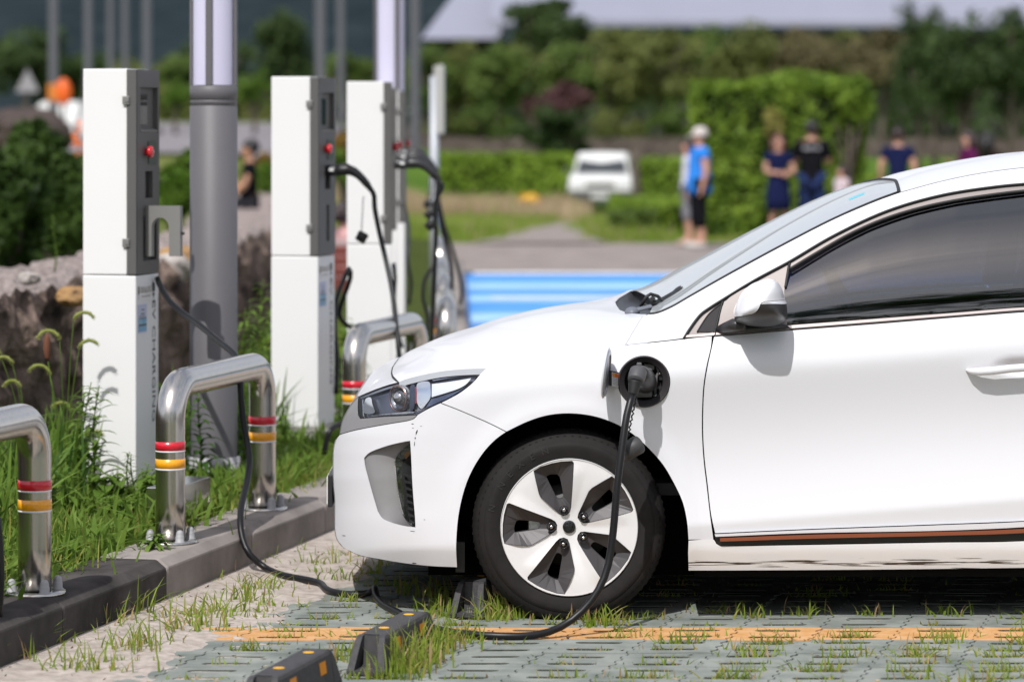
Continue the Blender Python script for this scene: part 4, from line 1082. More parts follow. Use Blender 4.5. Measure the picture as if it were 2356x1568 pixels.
for i in range(len(rows)-1):
    for k in range(n-1): fs.append((i*n+k, i*n+k+1, (i+1)*n+k+1, (i+1)*n+k)); mi.append(0 if 8 <= k < 17 else 1)
mb.v = [tuple(v) for v in vs]; mb.f = [list(f) for f in fs]; mb.m = mi; mb.sm = [False]*len(fs)
tag(link('stone_wall', mb, [M_WTOP, M_WFAC], recalc=False), 'rough dark lava stone wall with a pale gravelly top behind the chargers', 'wall')
# loose stones lying on the wall
M_STONE = [mat('stone_ochre', (.42, .25, .10), rough=.95, col2=(.25, .16, .09), vscale=9, bump=.7, bscale=30), mat('stone_pale', (.5, .46, .43), rough=.95, col2=(.3, .27, .25), vscale=9, bump=.7, bscale=30), mat('stone_dark', (.05, .045, .045), rough=.95, col2=(.12, .09, .08), vscale=9, bump=.8, bscale=30)]
def rock(name, p, s, m, seed, label):
    bm = bmesh.new(); bmesh.ops.create_icosphere(bm, subdivisions=3, radius=1); rnd = random.Random(seed)
    o = [rnd.uniform(0, 6) for _ in range(3)]
    for v in bm.verts:
        f = 1+.28*fbm2(v.co.x*2+o[0], v.co.y*2+v.co.z*1.7+o[1], o[2])+.1*fbm2(v.co.x*6, v.co.y*6+v.co.z*5, o[0]); v.co = Vector((v.co.x*s[0]*f, v.co.y*s[1]*f, v.co.z*s[2]*f))
    me = bpy.data.meshes.new(name); bm.to_mesh(me); bm.free(); me.materials.append(m); ob = bpy.data.objects.new(name, me); COL.objects.link(ob); ob.location = p
    return tag(ob, label, 'stone')
rock('stone', W(168, 668, 15.9)+Vector((0, 0, -.03)), (.09, .10, .05), M_STONE[0], 1, 'ochre stone lying on the wall left of the nearest charger')
rock('stone', W(400, 618, 19.2), (.13, .12, .09), M_STONE[1], 2, 'pale stone on the wall between charger and lamp column')
rock('stone', W(415, 592, 19.6), (.13, .10, .07), M_STONE[0], 3, 'ochre stone on the wall seen under the open holster flap')
rock('stone', W(68, 641, 15.7), (.05, .05, .035), M_STONE[1], 4, 'small white stone on the wall top at the far left')
rock('stone', W(395, 690, 18.9), (.10, .1, .16), M_STONE[2], 5, 'dark stone of the wall face beside the nearest charger')

# ================================================================== chargers
M_CW = mat('charger_white', (.78, .775, .77), rough=.4, var=.012, vscale=1.6, bump=.03, bscale=300, bdist=.001)
M_CG = mat('charger_grey', (.10, .098, .095), rough=.5, bump=.06, bscale=500, bdist=.001)
M_CG2 = mat('charger_grey_light', (.20, .195, .185), rough=.5)
M_SCR = mat('display_glass', (.006, .012, .008), rough=.06, coat=1)
M_RED = mat('red_button', (.55, .012, .02), rough=.25, coat=.6)
M_PRT = mat('dark_print', (.06, .065, .075), rough=.5)
M_CON = mat('concrete_pad', (.36, .35, .33), rough=.9, col2=(.26, .25, .235), vscale=8, bump=.3, bscale=120, bdist=.003)
CX_, CY_ = .227, .267; ZB, ZS, ZT = .205, 1.035, 1.862
def fr(y, z, x=0): return Vector((CX_/2+x, -CY_/2+y, z))     # a point on the front: y from the near edge
def charger(px, Y, label, rz, ZB=.205, opened=False):
    """px, py: foot of the corner nearest the viewer"""
    t = thing('charging_station', label, 'charging station', (0, 0, 0), rz, 'white charging posts along the kerb')
    cor = Matrix.Rotation(rz, 3, 'Z') @ Vector((CX_/2, -CY_/2, 0)); w_ = W(px, py, Y); t.location = (w_.x-cor.x, w_.y-cor.y, 0)
    mb = MB(); mb.box((0, 0, (ZB+ZS)/2-.001), (CX_, CY_, ZS-ZB-.002), bev=.006); link('lower_cabinet', mb, M_CW, t)
    mb = MB(); mb.box((-.019, 0, (ZS+ZT)/2+.001), (CX_-.038, CY_-.006, ZT-ZS-.002), bev=.005); link('upper_cabinet', mb, M_CW, t)
    # grey door: front plate wrapped round the edges
    cov = bmesh.new(); mb = MB(); h = ZT-ZS-.006; zc = (ZT+ZS)/2
    mb.box((CX_/2-.0185, -CY_/2+.004, zc), (.041, .012, h), bev=.002); mb.box((CX_/2-.0185, CY_/2-.004, zc), (.041, .012, h), bev=.002)
    # front with openings
    def yz(y0, y1, z0, z1): return [(y0*SC_, -z1*SC_), (y1*SC_, -z1*SC_), (y1*SC_, -z0*SC_), (y0*SC_, -z0*SC_)]
    ops = [(.042, .245, 1.606, 1.788), (.098, .186, 1.342, 1.450), (.075, .235, 1.09, 1.30) if opened else (.125, .165, 1.10, 1.27)]
    v2, t2, l2 = tri2d(yz(.002, CY_-.002, ZS+.003, ZT-.003), [yz(*o) for o in ops], 60)
    mb.add([tuple(fr(x/SC_, -y/SC_, .0035)) for x, y in v2], t2)
    for k, o in enumerate(ops):
        a = [fr(o[0], o[2], .0035), fr(o[1], o[2], .0035), fr(o[1], o[3], .0035), fr(o[0], o[3], .0035)]; d = (.018, .03, .03)[k]
        b = [q+Vector((-d, 0, 0)) for q in a]
        mb.grid([a+[a[0]], b+[b[0]]], smooth=False); mb.add(b, [(0, 1, 2, 3)])
    cover = link('door', mb, M_CG, t)
    mb = MB(); mb.box(fr(.105, 1.70, -.0125), (.003, .115, .122)); link('screen', mb, M_SCR, cover)
    mb = MB(); mb.box(fr(.145, 1.612, -.004), (.014, .19, .012), Matrix.Rotation(R(25), 3, 'Y')); link('ledge', mb, M_CG2, cover)
    mb = MB(); c = fr(.105, 1.528, .004); mb.lathe([(.016, 0), (.016, .012), (.024, .013), (.0245, .02), (.022, .027), (.012, .031), (0, .032)], c, 'X', 20, caps=False); link('emergency_button', mb, M_RED, cover)
    mb = MB(); mb.box(fr(.178, 1.525, .005), (.004, .095, .092), bev=.001); pnl = link('card_reader', mb, mat('reader_green', (.03, .05, .035), rough=.3), cover)
    mb = MB(); mb.box(fr(.145, 1.396, -.018), (.006, .086, .106)); link('socket_slot', mb, M_GAP, cover)
    for z in (1.735, 1.165):
        mb = MB(); mb.box((CX_/2-.040, -CY_/2-.004, z), (.030, .010, .033), bev=.002); mb.box((CX_/2-.034, -CY_/2-.010, z+.004), (.016, .006, .02), bev=.001); link('hinge', mb, mat('hinge_grey', (.26, .255, .25), rough=.4, metal=.4), cover)
    # plinth
    mb = MB(); mb.box((0, 0, ZB-.006), (CX_+.04, CY_+.04, .012), bev=.002); mb.box((0, 0, ZB-.016), (CX_+.10, CY_+.10, .008)); mb.box((-.02, 0, (ZB-.02)/2), (.36, .40, ZB-.03), bev=.008); link('plinth', mb, M_CON, t)
    # lettering on the lower front, read from top to bottom
    Mt = Matrix(((0, 0, 1, 0), (0, 1, 0, 0), (-1, 0, 0, 0), (0, 0, 0, 1)))     # text x -> -z, text y -> y, normal -> x
    Mt = Matrix(((0, 0, 1, 0), (0, 1, 0, 0), (-1, 0, 0, 0), (0, 0, 0, 1)))
    tm = text_mesh('EV CHARGING', .054, .0, 1.36); xs_ = [v[0] for v in tm.v]; L_ = max(xs_)-min(xs_)
    tm.xf(Matrix.Scale(.49/L_, 4, (1, 0, 0))); tm.xf(Matrix.Translation(fr(.205, .680, .0012)) @ Mt)
    tm.add([fr(.186, .962, .0012), fr(.222, .962, .0012), fr(.222, .992, .0012), fr(.204, 1.0, .0012), fr(.186, .992, .0012)], [(0, 1, 2, 3, 4)])
    tm.add([fr(.190, .945, .0012), fr(.218, .945, .0012), fr(.212, .958, .0012), fr(.196, .958, .0012)], [(0, 1, 2, 3)])
    tm.add([fr(.202, .928, .0012), fr(.206, .928, .0012), fr(.206, .945, .0012), fr(.202, .945, .0012)], [(0, 1, 2, 3)])
    link('charging_lettering', tm, M_PRT, t)
    Mh = Matrix(((0, 0, 1, 0), (1, 0, 0, 0), (0, 1, 0, 0), (0, 0, 0, 1)))
    lg = text_mesh('OSULLOC', .034, 0, 1.0); xs_ = [v[0] for v in lg.v]; lg.xf(Matrix.Scale(.125/(max(xs_)-min(xs_)), 4, (1, 0, 0))); lg.xf(Matrix.Translation(fr(.108, .972, .0012)) @ Mh)
    lg.add([fr(.030, .952, .0012), fr(.038, .962, .0012), fr(.036, .985, .0012), fr(.030, .992, .0012), fr(.024, .985, .0012), fr(.022, .962, .0012)], [(0, 1, 2, 3, 4, 5)])
    lg.add([fr(.062, .945, .0012), fr(.16, .945, .0012), fr(.16, .948, .0012), fr(.062, .948, .0012)], [(0, 1, 2, 3)])
    lg.add([fr(.029, .935, .0012), fr(.031, .935, .0012), fr(.031, .952, .0012), fr(.029, .952, .0012)], [(0, 1, 2, 3)])
    link('logo', lg, mat('logo_brown', (.17, .13, .075), rough=.5), t)
    mb = MB(); mb.box(fr(.072, .858, .0008), (.0016, .10, .114)); st = link('notice', mb, mat('notice_pale', (.52, .55, .72), rough=.4), t)
    mb = MB(); mb.box(fr(.072, .832, .0016), (.0012, .096, .050)); link('picture', mb, mat('notice_blue', (.10, .30, .52), rough=.4, col2=(.3, .5, .62), vscale=40), st)
    mb = MB()
    for (y0, y1, z0, z1) in ((.03, .115, .858, .862), (.03, .10, .867, .870), (.05, .095, .876, .880), (.03, .115, .829, .836), (.058, .09, .892, .896)): mb.add([fr(y0, z0, .0026), fr(y1, z0, .0026), fr(y1, z1, .0026), fr(y0, z1, .0026)], [(0, 1, 2, 3)])
    link('notice_print', mb, M_PRT, st)
    return t
def holster_flap(t, open_=True):
    """inverted-U plate swung out from the front"""
    out_ = [(0, 0), (.024, 0)]; A_ = [(.024, 0), (.024, .115)]
    arch = [(.061-.037*math.cos(a), .115+.037*math.sin(a)*1.1) for a in [math.pi*k/14 for k in range(15)]]
    out_ = [(0, 0), (.024, 0)]+arch+[(.098, 0), (.146, 0), (.146, .203), (0, .203)]
    v2, t2, l2 = tri2d([(x*SC_, -y*SC_) for x, y in out_], (), 40); mb = MB()
    y0 = .105
    a = [fr(y0, 1.108-y/SC_, .004+x/SC_) for x, y in v2]; b = [q+Vector((0, .03, 0)) for q in a]
    mb.add(a, t2); mb.add(b, [q[::-1] for q in t2]); lp = l2[0]; n = len(lp)
    ra = [a[k] for k in lp]; rb = [b[k] for k in lp]; mb.grid([ra+[ra[0]], rb+[rb[0]]], smooth=False)
    o = link('holster_flap', mb, M_CG2, t)
    mb = MB(); mb.box(fr(y0+.015, 1.20, .156), (.012, .012, .010)); link('catch', mb, M_GAP, o)
    return o
M_CAB = mat('cable_rubber', (.008, .008, .009), rough=.4, spec=.35)
ch1 = charger(312.7, 13.05, 'nearest white charging post, its grey holster flap swung open and nothing plugged in', KANG, .205, True); holster_flap(ch1)
mb = MB(); mb.box(fr(.16, 1.185, -.012), (.02, .03, .17), bev=.004); mb.tube([fr(.155, 1.10, .0), fr(.155, 1.13, .01), fr(.15, 1.22, .0)], .006, 8); link('holster_hook', mb, M_CHR, ch1)
ch2 = charger(731.7, 15.0, 'second white charging post, with one black connector plugged into its socket', KANG, .250)
ch3 = charger(900.5, 16.6, 'third white charging post, largely hiding the grey post behind it', KANG+R(15.5))
ch4 = charger(911.8, 18.9, 'fourth charging post, a sliver seen behind the third one', KANG+R(16))
ch5 = charger(931, 20.4, 'fifth charging post, only its pale lower edge seen past the fourth', KANG+R(15))

# ================================================================== U-shaped steel barriers
M_INX = mat('brushed_stainless', (.56, .535, .50), rough=.23, metal=1.0, var=.06, vscale=2.0, stretch=(60, 60, 1.2), bump=.04, bscale=3, bdist=.002)
M_BRED = mat('red_reflective', (.60, .008, .025), rough=.28, coat=.5, var=.08, vscale=120)
M_BYEL = mat('amber_reflective', (.85, .36, .01), rough=.28, coat=.5, var=.1, vscale=120)
M_BWHT = mat('white_reflective', (.75, .75, .76), rough=.3)
M_BOLT = mat('bolt_cap_grey', (.33, .33, .34), rough=.5)
def barrier(L_=1.05):
    t = thing('barrier', 'x', 'barrier', group='stainless U-shaped barriers on the kerb')
    r = .0525; zt = .712; br = .13; pts = [Vector((0, 0, .155)), Vector((0, 0, .3)), Vector((0, 0, .5))]
    for k in range(13):
        a = math.pi/2*k/12; pts.append(Vector((0, br-br*math.cos(a), zt-br+br*math.sin(a))))
    for k in range(1, 8): pts.append(Vector((0, br+(L_-2*br)*k/8, zt)))
    for k in range(13):
        a = math.pi/2*k/12; pts.append(Vector((0, L_-br+br*math.sin(a), zt-br+br*math.cos(a))))
    pts += [Vector((0, L_, .5)), Vector((0, L_, .3)), Vector((0, L_, .155))]
    mb = MB(); mb.tube(pts, r, 28); link('tube', mb, M_INX, t)
    for y in (0, L_):
        mb = MB(); mb.lathe([(r+.045, .156), (r+.045, .163), (r+.001, .1635)], (0, y, 0), 'Z', 32, caps=False); fl_ = link('flange', mb, M_INX, t)
        for (z0, z1, m, nm) in ((.483, .514, M_BRED, 'red_band'), (.478, .4828, M_BWHT, 'white_band'), (.420, .453, M_BYEL, 'amber_band'), (.4145, .4198, M_BWHT, 'white_band')):
            mb = MB(); mb.lathe([(r, z0-.0003), (r+.0012, z0), (r+.0012, z1), (r, z1+.0003)], (0, y, 0), 'Z', 36, caps=False); link(nm, mb, m, t)
        for k in range(4):
            a = R(45+90*k); mb = MB(); c = (.078*math.cos(a), y+.078*math.sin(a), .163)
            mb.lathe([(.019, 0), (.019, .003), (.0155, .004), (.0155, .020), (.014, .0235), (.0135, .024), (.0135, .032), (.010, .040), (.004, .0435), (0, .044)], c, 'Z', 14, caps=False); link('bolt_cap', mb, M_BOLT, fl_)
    return t
def bplace(t, px, py_base, rz, label):
    p = G(px, py_base, .155); t.location = (p.x, p.y, 0); t.rotation_euler = (0, 0, rz); t['label'] = label
    return p
bar = barrier()
p2 = bplace(bar, 392, 1247, KANG, 'steel barrier in front of the nearest charger with a black cable draped over it')
k = Vector((-math.sin(KANG), math.cos(KANG), 0))
b1 = dup(bar); bl = G(80, 1364, .155)-k*1.05; b1.location = (bl.x, bl.y, 0); b1['label'] = 'steel barrier cut off by the left edge of the photograph'
b3 = dup(bar); bplace(b3, 815, 1063, KANG, 'steel barrier with red and amber bands between second charger and car bonnet')
for (px, Y, lab) in ((1027, 16.66, 'steel barrier end-on behind the bonnet, its bright upright nearest the blue bay'), (1019, 19.1, 'steel barrier end-on, the middle one of the receding row by the blue bay'), (1016, 21.2, 'steel barrier end-on just behind the middle one, cables hanging across it'), (1013, 25.2, 'farthest steel barrier, at the foot of the slim grey pole')):
    q = dup(bar); q.location = ((px-CX)/F*Y, Y, 0); q.rotation_euler = (0, 0, R(1.5)); q['label'] = lab
# polished steel box on the kerb
mb = MB(); c = G(484, 1187.5, .155); mb.box((0, 0, .075), (.11, .40, .15), bev=.003)
t = tag(link('steel_box', mb, mat('polished_steel', (.55, .54, .53), rough=.2, metal=1.0, var=.15, vscale=3, stretch=(1, 1, 12))), 'low polished steel box on the kerb behind the barrier leg', 'box')
cr_ = Matrix.Rotation(KANG, 3, 'Z') @ Vector((.055, .20, 0)); t.location = (c.x-cr_.x, c.y-cr_.y, .1555); t.rotation_euler = (0, 0, KANG)

# ================================================================== lamp columns
M_LMP = mat('lamp_grey', (.115, .110, .118), rough=.55, var=.03, vscale=6, bump=.05, bscale=300, bdist=.001)
M_DIF = mat('frosted_diffuser', (.60, .58, .74), rough=.35, trans=.0)
def lamp(px, Y, label, rz=0.0, dia=.198, zt=1.80):
    t = thing('lamp_column', label, 'lamp column', ((px-CX)/F*Y, Y, 0), rz, 'cylindrical grey lamp columns')
    r = dia/2; mb = MB()
    mb.lathe([(r, .10), (r, zt-.086), (r-.003, zt-.084), (r-.003, zt-.080), (r, zt-.078), (r, zt-.066), (r, zt-.064), (r-.003, zt-.062), (r-.003, zt-.058), (r, zt-.056), (r, zt-.002), (r-.004, zt), (0, zt)], (0, 0, 0), 'Z', 48, caps=False)
    link('post', mb, M_LMP, t)
    mb = MB(); mb.lathe([(r+.03, .12), (r+.03, .15), (r+.012, .155), (r+.012, .26), (r+.002, .262)], (0, 0, 0), 'Z', 40, caps=False); link('base_collar', mb, mat('collar_grey', (.36, .35, .37), rough=.5), t)
    mb = MB(); mb.lathe([(r-.014, zt+.002), (r-.014, 3.9)], (0, 0, 0), 'Z', 40, caps=False); link('diffuser', mb, M_DIF, t)
    for k in range(4):
        a = R(45+90*k-45); mb = MB(); mb.box(((r-.006)*math.cos(a), (r-.006)*math.sin(a), (zt+3.9)/2), (.012, .026, 3.9-zt), Matrix.Rotation(a, 3, 'Z')); link('frame_bar', mb, M_LMP, t)
    mb = MB(); mb.lathe([(r, 3.9), (r, 4.05), (0, 4.06)], (0, 0, 0), 'Z', 40, caps=False); link('cap', mb, M_LMP, t)
    for z in (zt-.028, zt-.094):
        mb = MB(); mb.lathe([(.004, 0), (.003, -.003), (0, -.0035)], (-.01, -r, z), 'Y', 10, caps=False); link('screw', mb, M_CHR, t)
    return t
lamp(491.5, 13.56, 'thick grey lamp column standing between the first and second chargers', R(-97))
lamp(896.5, 20.8, 'thinner-looking lamp column whose pale tubes rise behind the third charger', R(-60), dia=.213, zt=1.82)

# ================================================================== wheel stops
M_STOP = mat('recycled_rubber', (.048, .046, .048), rough=.75, var=.25, vscale=60, bump=.4, bscale=220, bdist=.002)
M_SYEL = mat('stop_yellow', (.80, .42, .015), rough=.4)
M_SORG = mat('stop_amber', (.72, .24, .008), rough=.35)
def wheel_stop():
    t = thing('wheel_stop', 'x', 'wheel stop', group='black wheel stops on the paving')
    L_, wb, wt, h = .62, .058, .044, .110
    # cross-section along the length: at each end a recess for the bolt
    mb = MB(); rows = []
    def prof(s):
        e = .0
        pr = [(-wb, 0), (-wb, .008), (-wb+.002, .02), (-wt-.001, h-.012), (-wt+.004, h-.003), (-wt+.012, h), (wt-.012, h), (wt-.004, h-.003), (wt+.001, h-.012), (wb-.002, .02), (wb, .008), (wb, 0)]
        return [Vector((x, s, z)) for x, z in pr]
    ys_ = [.07, .076]+[.09+(L_-.18)*k/8 for k in range(9)]+[L_-.076, L_-.07]
    for q in ys_:
        rows.append(prof(q))
    mb.grid(rows, smooth=False)
    for end in (0, 1):
        f = (lambda y: y) if end == 0 else (lambda y: L_-y)
        # side cheeks of the recess, sloping forward to the base
        for sx in (-1, 1):
            a = [Vector((sx*wb, f(0), 0)), Vector((sx*wb, f(0), .012)), Vector((sx*(wt+.004), f(.035), h-.03)), Vector((sx*wt, f(.055), h-.006)), Vector((sx*(wt-.004), f(.07), h))]
            b = [Vector((sx*(wb-.022), f(0), 0)), Vector((sx*(wb-.022), f(0), .012)), Vector((sx*(wt-.016), f(.035), h-.03)), Vector((sx*(wt-.018), f(.055), h-.006)), Vector((sx*(wt-.02), f(.07), h))]
            c = [Vector((sx*(wb-.026), f(.07), 0)), Vector((sx*(wb-.026), f(.07), .014)), Vector((sx*(wt-.020), f(.07), h-.03)), Vector((sx*(wt-.020), f(.072), h-.006)), Vector((sx*(wt-.02), f(.074), h))]
            d = [Vector((sx*wb, f(.07), 0)), Vector((sx*wb, f(.07), .012)), Vector((sx*(wt+.004), f(.07), h-.03)), Vector((sx*(wt+.001), f(.07), h-.010)), Vector((sx*(wt-.008), f(.07), h))]
            mb.grid([a, b, c], smooth=False); mb.grid([d, a], smooth=False)
        mb.add([Vector((-wb, f(-.004), .0)), Vector((wb, f(-.004), 0)), Vector((wb, f(-.004), .011)), Vector((-wb, f(-.004), .011)), Vector((-wb+.02, f(.07), .016)), Vector((wb-.02, f(.07), .016))], [(0, 1, 2, 3), (3, 2, 5, 4)])
        mb.add([Vector((-wt+.018, f(.062), .012)), Vector((wt-.018, f(.062), .012)), Vector((wt-.02, f(.071), h-.002)), Vector((-wt+.02, f(.071), h-.002))], [(0, 1, 2, 3)])
        m2 = MB(); m2.lathe([(.014, .012), (.014, .015), (.0085, .0155), (.0085, .026), (.006, .028), (0, .028)], (0, f(.03), 0), 'Z', 12, smooth=False, caps=False); link('bolt', m2, M_STL, t)
    for sx in (-1, 1):
        for y0 in (.15, .43):
            x0, x1 = wb-.002+.0012, wt+.001+.0012; z0, z1 = .052, .088
            xa = x0+(x1-x0)*(z0-.02)/(h-.032); xb = x0+(x1-x0)*(z1-.02)/(h-.032); m2 = MB()
            m2.add([Vector((sx*xa, y0, z0)), Vector((sx*xa, y0+.06, z0)), Vector((sx*xb, y0+.06, z1)), Vector((sx*xb, y0, z1))], [(0, 1, 2, 3)]); link('reflector', m2, M_SORG, t)
    for y0 in (.20, .48):
        m2 = MB(); m2.lathe([(.0165, .0008), (.0155, .0016), (0, .0017)], (0, y0, h), 'Z', 20, caps=False); m2.xf(Matrix.Diagonal((.75, 1.25, 1, 1)) if False else Matrix.Identity(4)); link('top_marker', m2, M_SYEL, t)
    b = link('body', mb, M_STOP, t, recalc=True)
    return t
st2 = wheel_stop()
def splace(t, px, py, label):
    p = G(px, py, 0); t.location = (p.x, p.y, .003); t.rotation_euler = (0, 0, KANG); t['label'] = label
splace(st2, 841, 1554, 'wheel stop lying across the orange line with cable behind it')
s3 = dup(st2); s3.location = (-.545-.155, 9.55-.62, .003); s3.rotation_euler = (0, 0, KANG); s3['label'] = 'wheel stop cut off by the bottom edge of the photograph'
s1 = dup(st2); splace(s1, 1074, 1421, 'wheel stop half in shade against the front tyre of the car')

# ================================================================== cables and plugs
def cable(name, pts, label, r=.0122, step=.04, cat_='charging cable', group=None):
    P = [W(*p) if isinstance(p, tuple) else p for p in pts]
    # smooth in space
    o = []
    for i in range(len(P)-1):
        p0 = P[max(i-1, 0)]; p1, p2 = P[i], P[i+1]; p3 = P[min(i+2, len(P)-1)]; n = max(2, int((p2-p1).length/step))
        for j in range(n):
            t = j/n; o.append(.5*((2*p1)+(p2-p0)*t+(2*p0-5*p1+4*p2-p3)*t*t+(3*p1-p0-3*p2+p3)*t**3))
    o.append(P[-1])
    t = thing(name, label, cat_, tuple(o[-1]), 0, group)
    link('cord', MB().tube(o, r, 12), M_CAB, t, t.location.copy())
    return t
def gp(px, py, z=.013):
    p = G(px, py, z); return G(px, py, max(z, sandh(p.x, p.y)+.011))
M_PLUG = mat('plug_plastic', (.022, .022, .024), rough=.38, bump=.05, bscale=300, bdist=.001)
M_PGR = mat('plug_grip_grey', (.075, .075, .08), rough=.5)
c1pts = [(362, 640, 13.25), (372, 664, 13.2), (392, 694, 13.08), (424, 722, 12.92), (462, 750, 12.72), (500, 782, 12.55), (530, 806, 12.42), (545, 823, 12.355), (551, 846, 12.29), (553, 880, 12.26), (555, 920, 12.25), (561, 975, 12.24), (571, 1030, 12.22), (574, 1068, 12.18), (567, 1115, 12.1), (556, 1160, 12.0), (553, 1200, 11.92), (558, 1238, 11.88), (575, 1275, 11.84),
          gp(612, 1306, .02), gp(650, 1322), gp(690, 1330), gp(735, 1340), gp(750, 1354), gp(775, 1363), gp(820, 1367), gp(850, 1362, .02), gp(863, 1351, .04), gp(864, 1366, .03), gp(880, 1388), gp(910, 1405), gp(960, 1428), gp(1005, 1446), gp(1070, 1457), gp(1150, 1462), gp(1230, 1460, .014), (1290, 1441, 10.40), (1340, 1404, 10.42), (1377, 1356, 10.43), (1400, 1296, 10.45), (1411, 1220, 10.46), (1419, 1130, 10.47), (1430, 1040, 10.49), (1442, 955, 10.52), (1456, 905, 10.55)]
cb1 = cable('charging_cable', c1pts, 'long black cable from nearest charger over the barrier to the white car')
o1 = cb1.location.copy()
a = W(1456, 907, 10.55); b = W(1462, 876, 10.56); c = W(1471, 848, 10.60)
mb = MB(); rr2 = []; pp2 = []
for k in range(13):
    u = k/12; pp2.append(a.lerp(b, u)); rr2.append((.0135+.008*u)*(1.10 if k % 2 else .94))
mb.tube(pp2, rr2, 16); boot = link('strain_relief', mb, M_GAP, cb1, o1)
mb = MB(); pp2 = []; rr2 = []
for k in range(15):
    u = k/14; pp2.append(b.lerp(c, u)); rr2.append(.0255+.003*math.sin(u*3.1)-(.010*max(0, u-.8)/.2)+(.0008 if k % 2 else 0))
mb.tube(pp2, rr2, 18); mb.box(W(1470.5, 843, 10.585), (.016, .02, .026), bev=.004); hd = link('plug_handle', mb, M_PGR, cb1, o1)
mb = MB(); d0 = W(1473, 858, 10.60); d1 = W(1486, 880, Y0+dsurf(1486, 880)+.02); pp2 = [d0.lerp(d1, u/8) for u in range(9)]; mb.tube(pp2, [.020, .028, .033, .036, .038, .038, .038, .038, .036], 24); link('plug_body', mb, M_PLUG, cb1, o1)
# dust cap hanging from the plug on a cord
mb = MB(); ct = W(1452, 1032, 10.56); mb.lathe([(.030, -.03), (.031, .03), (.029, .034), (0, .035)], (0, 0, 0), 'X', 22, caps=True); mb.xf(Matrix.Translation(ct) @ Matrix.Rotation(R(28), 4, 'Z') @ Matrix.Rotation(R(-25), 4, 'Y'))
cap = link('dust_cap', mb, mat('cap_rubber', (.045, .044, .045), rough=.55), cb1, o1)
mb = MB(); q = [W(1466, 900, 10.58).lerp(ct+Vector((-.012, -.0, .03)), u/24)+Vector((.0035*math.sin(u*2.4), .0035*math.cos(u*2.4), 0)) for u in range(25)]; mb.tube(q, .0028, 6); link('cap_cord', mb, M_CAB, cap, o1)

def gun(root, org, pos, ang, tilt=0, s=1.0):
    """a connector plugged into a post: body, bent handle, strain relief"""
    M = Matrix.Translation(pos) @ Matrix.Rotation(ang, 4, 'Z') @ Matrix.Scale(s, 4)
    mb = MB(); mb.lathe([(.030, -.02), (.033, .0), (.033, .05), (.031, .06)], (0, 0, 0), 'X', 22, caps=True)
    P = [(.05, 0, 0), (.09, 0, .004), (.13, 0, .004), (.16, 0, -.006), (.19, 0, -.026), (.215, 0, -.05), (.245, 0, -.084)]
    mb.tube([Vector(p) for p in P], [.031, .033, .031, .028, .024, .0225, .021], 18); mb.box((.10, 0, .034), (.06, .02, .012), bev=.004)
    mb.xf(M); b = link('plug_body', mb, M_PLUG, root, org)
    mb = MB(); n = 9; mb.tube([Vector((.243+.034*u/n, 0, -.082-.044*u/n)) for u in range(n+1)], [(.019-.006*u/n)*(1.08 if u % 2 else .95) for u in range(n+1)], 14); mb.xf(M); link('strain_relief', mb, M_GAP, root, org)
    mb = MB(); mb.box((.035, -.034, .004), (.028, .004, .016), bev=.001); mb.xf(M); link('plug_label', mb, mat('plug_white', (.7, .7, .7), rough=.4), b, org)
    return M @ Vector((.277, 0, -.126))
# second charger
f2 = ch2.matrix_basis @ Matrix.Identity(4); bpy.context.view_layer.update()
s2 = ch2.matrix_world @ fr(.145, 1.428, .0)
def hang(px0, pts, label, pos, ang, grp='cables plugged into the posts'):
    cbt = cable('charging_cable', pts, label, r=.0115, group=grp); gun(cbt, cbt.location.copy(), pos, ang); return cbt
tip2 = Matrix.Translation(s2) @ Matrix.Rotation(R(-14), 4, 'Z') @ Vector((.277*.8, 0, -.126*.8))
tp = lambda v: v
Y2 = tip2.y
cb2 = cable('charging_cable', [tip2+Vector((-.004, 0, .006)), tip2+Vector((.006, 0, -.02)), (862, 478, Y2), (872, 530, Y2-.02), (886, 590, Y2-.06), (899, 650, Y2-.12), (907, 700, Y2-.18), (911, 745, Y2-.24), (916, 790, Y2-.3), (921, 850, Y2-.32), (925, 930, Y2-.3), (928, 1010, Y2-.3)][::-1], 'black cable hanging in one curve from the second charger', r=.0115, group='cables plugged into the posts')
gun(cb2, cb2.location.copy(), s2, R(-14), 0, .80)
mb = MB(); c0 = W(836, 452, Y2-.03); c1_ = W(832, 533, Y2-.03); q = [c0.lerp(c1_, u/30)+Vector((.004*math.sin(u*1.9), .004*math.cos(u*1.9), 0)) for u in range(31)]
mb.tube(q, .003, 6); link('cap_cord', mb, M_CHR, cb2, cb2.location.copy())
mb = MB(); mb.lathe([(.024, -.02), (.026, .02), (.022, .024), (0, .025)], (0, 0, 0), 'X', 20); mb.xf(Matrix.Translation(W(832, 546, Y2-.03)) @ Matrix.Rotation(R(20), 4, 'Z') @ Matrix.Rotation(R(-60), 4, 'Y')); link('dust_cap', mb, M_GAP, cb2, cb2.location.copy())
# looped cable behind the second charger
cable('charging_cable', [(772, 905, 15.25), (776, 830, 15.3), (770, 760, 15.35), (774, 690, 15.4), (788, 650, 15.45), (803, 618, 15.5), (806, 640, 15.55), (792, 680, 15.6), (780, 720, 15.65), (792, 742, 15.7), (806, 752, 15.75), (830, 760, 16.0)], 'black cable looped between the second and third chargers', r=.0115)
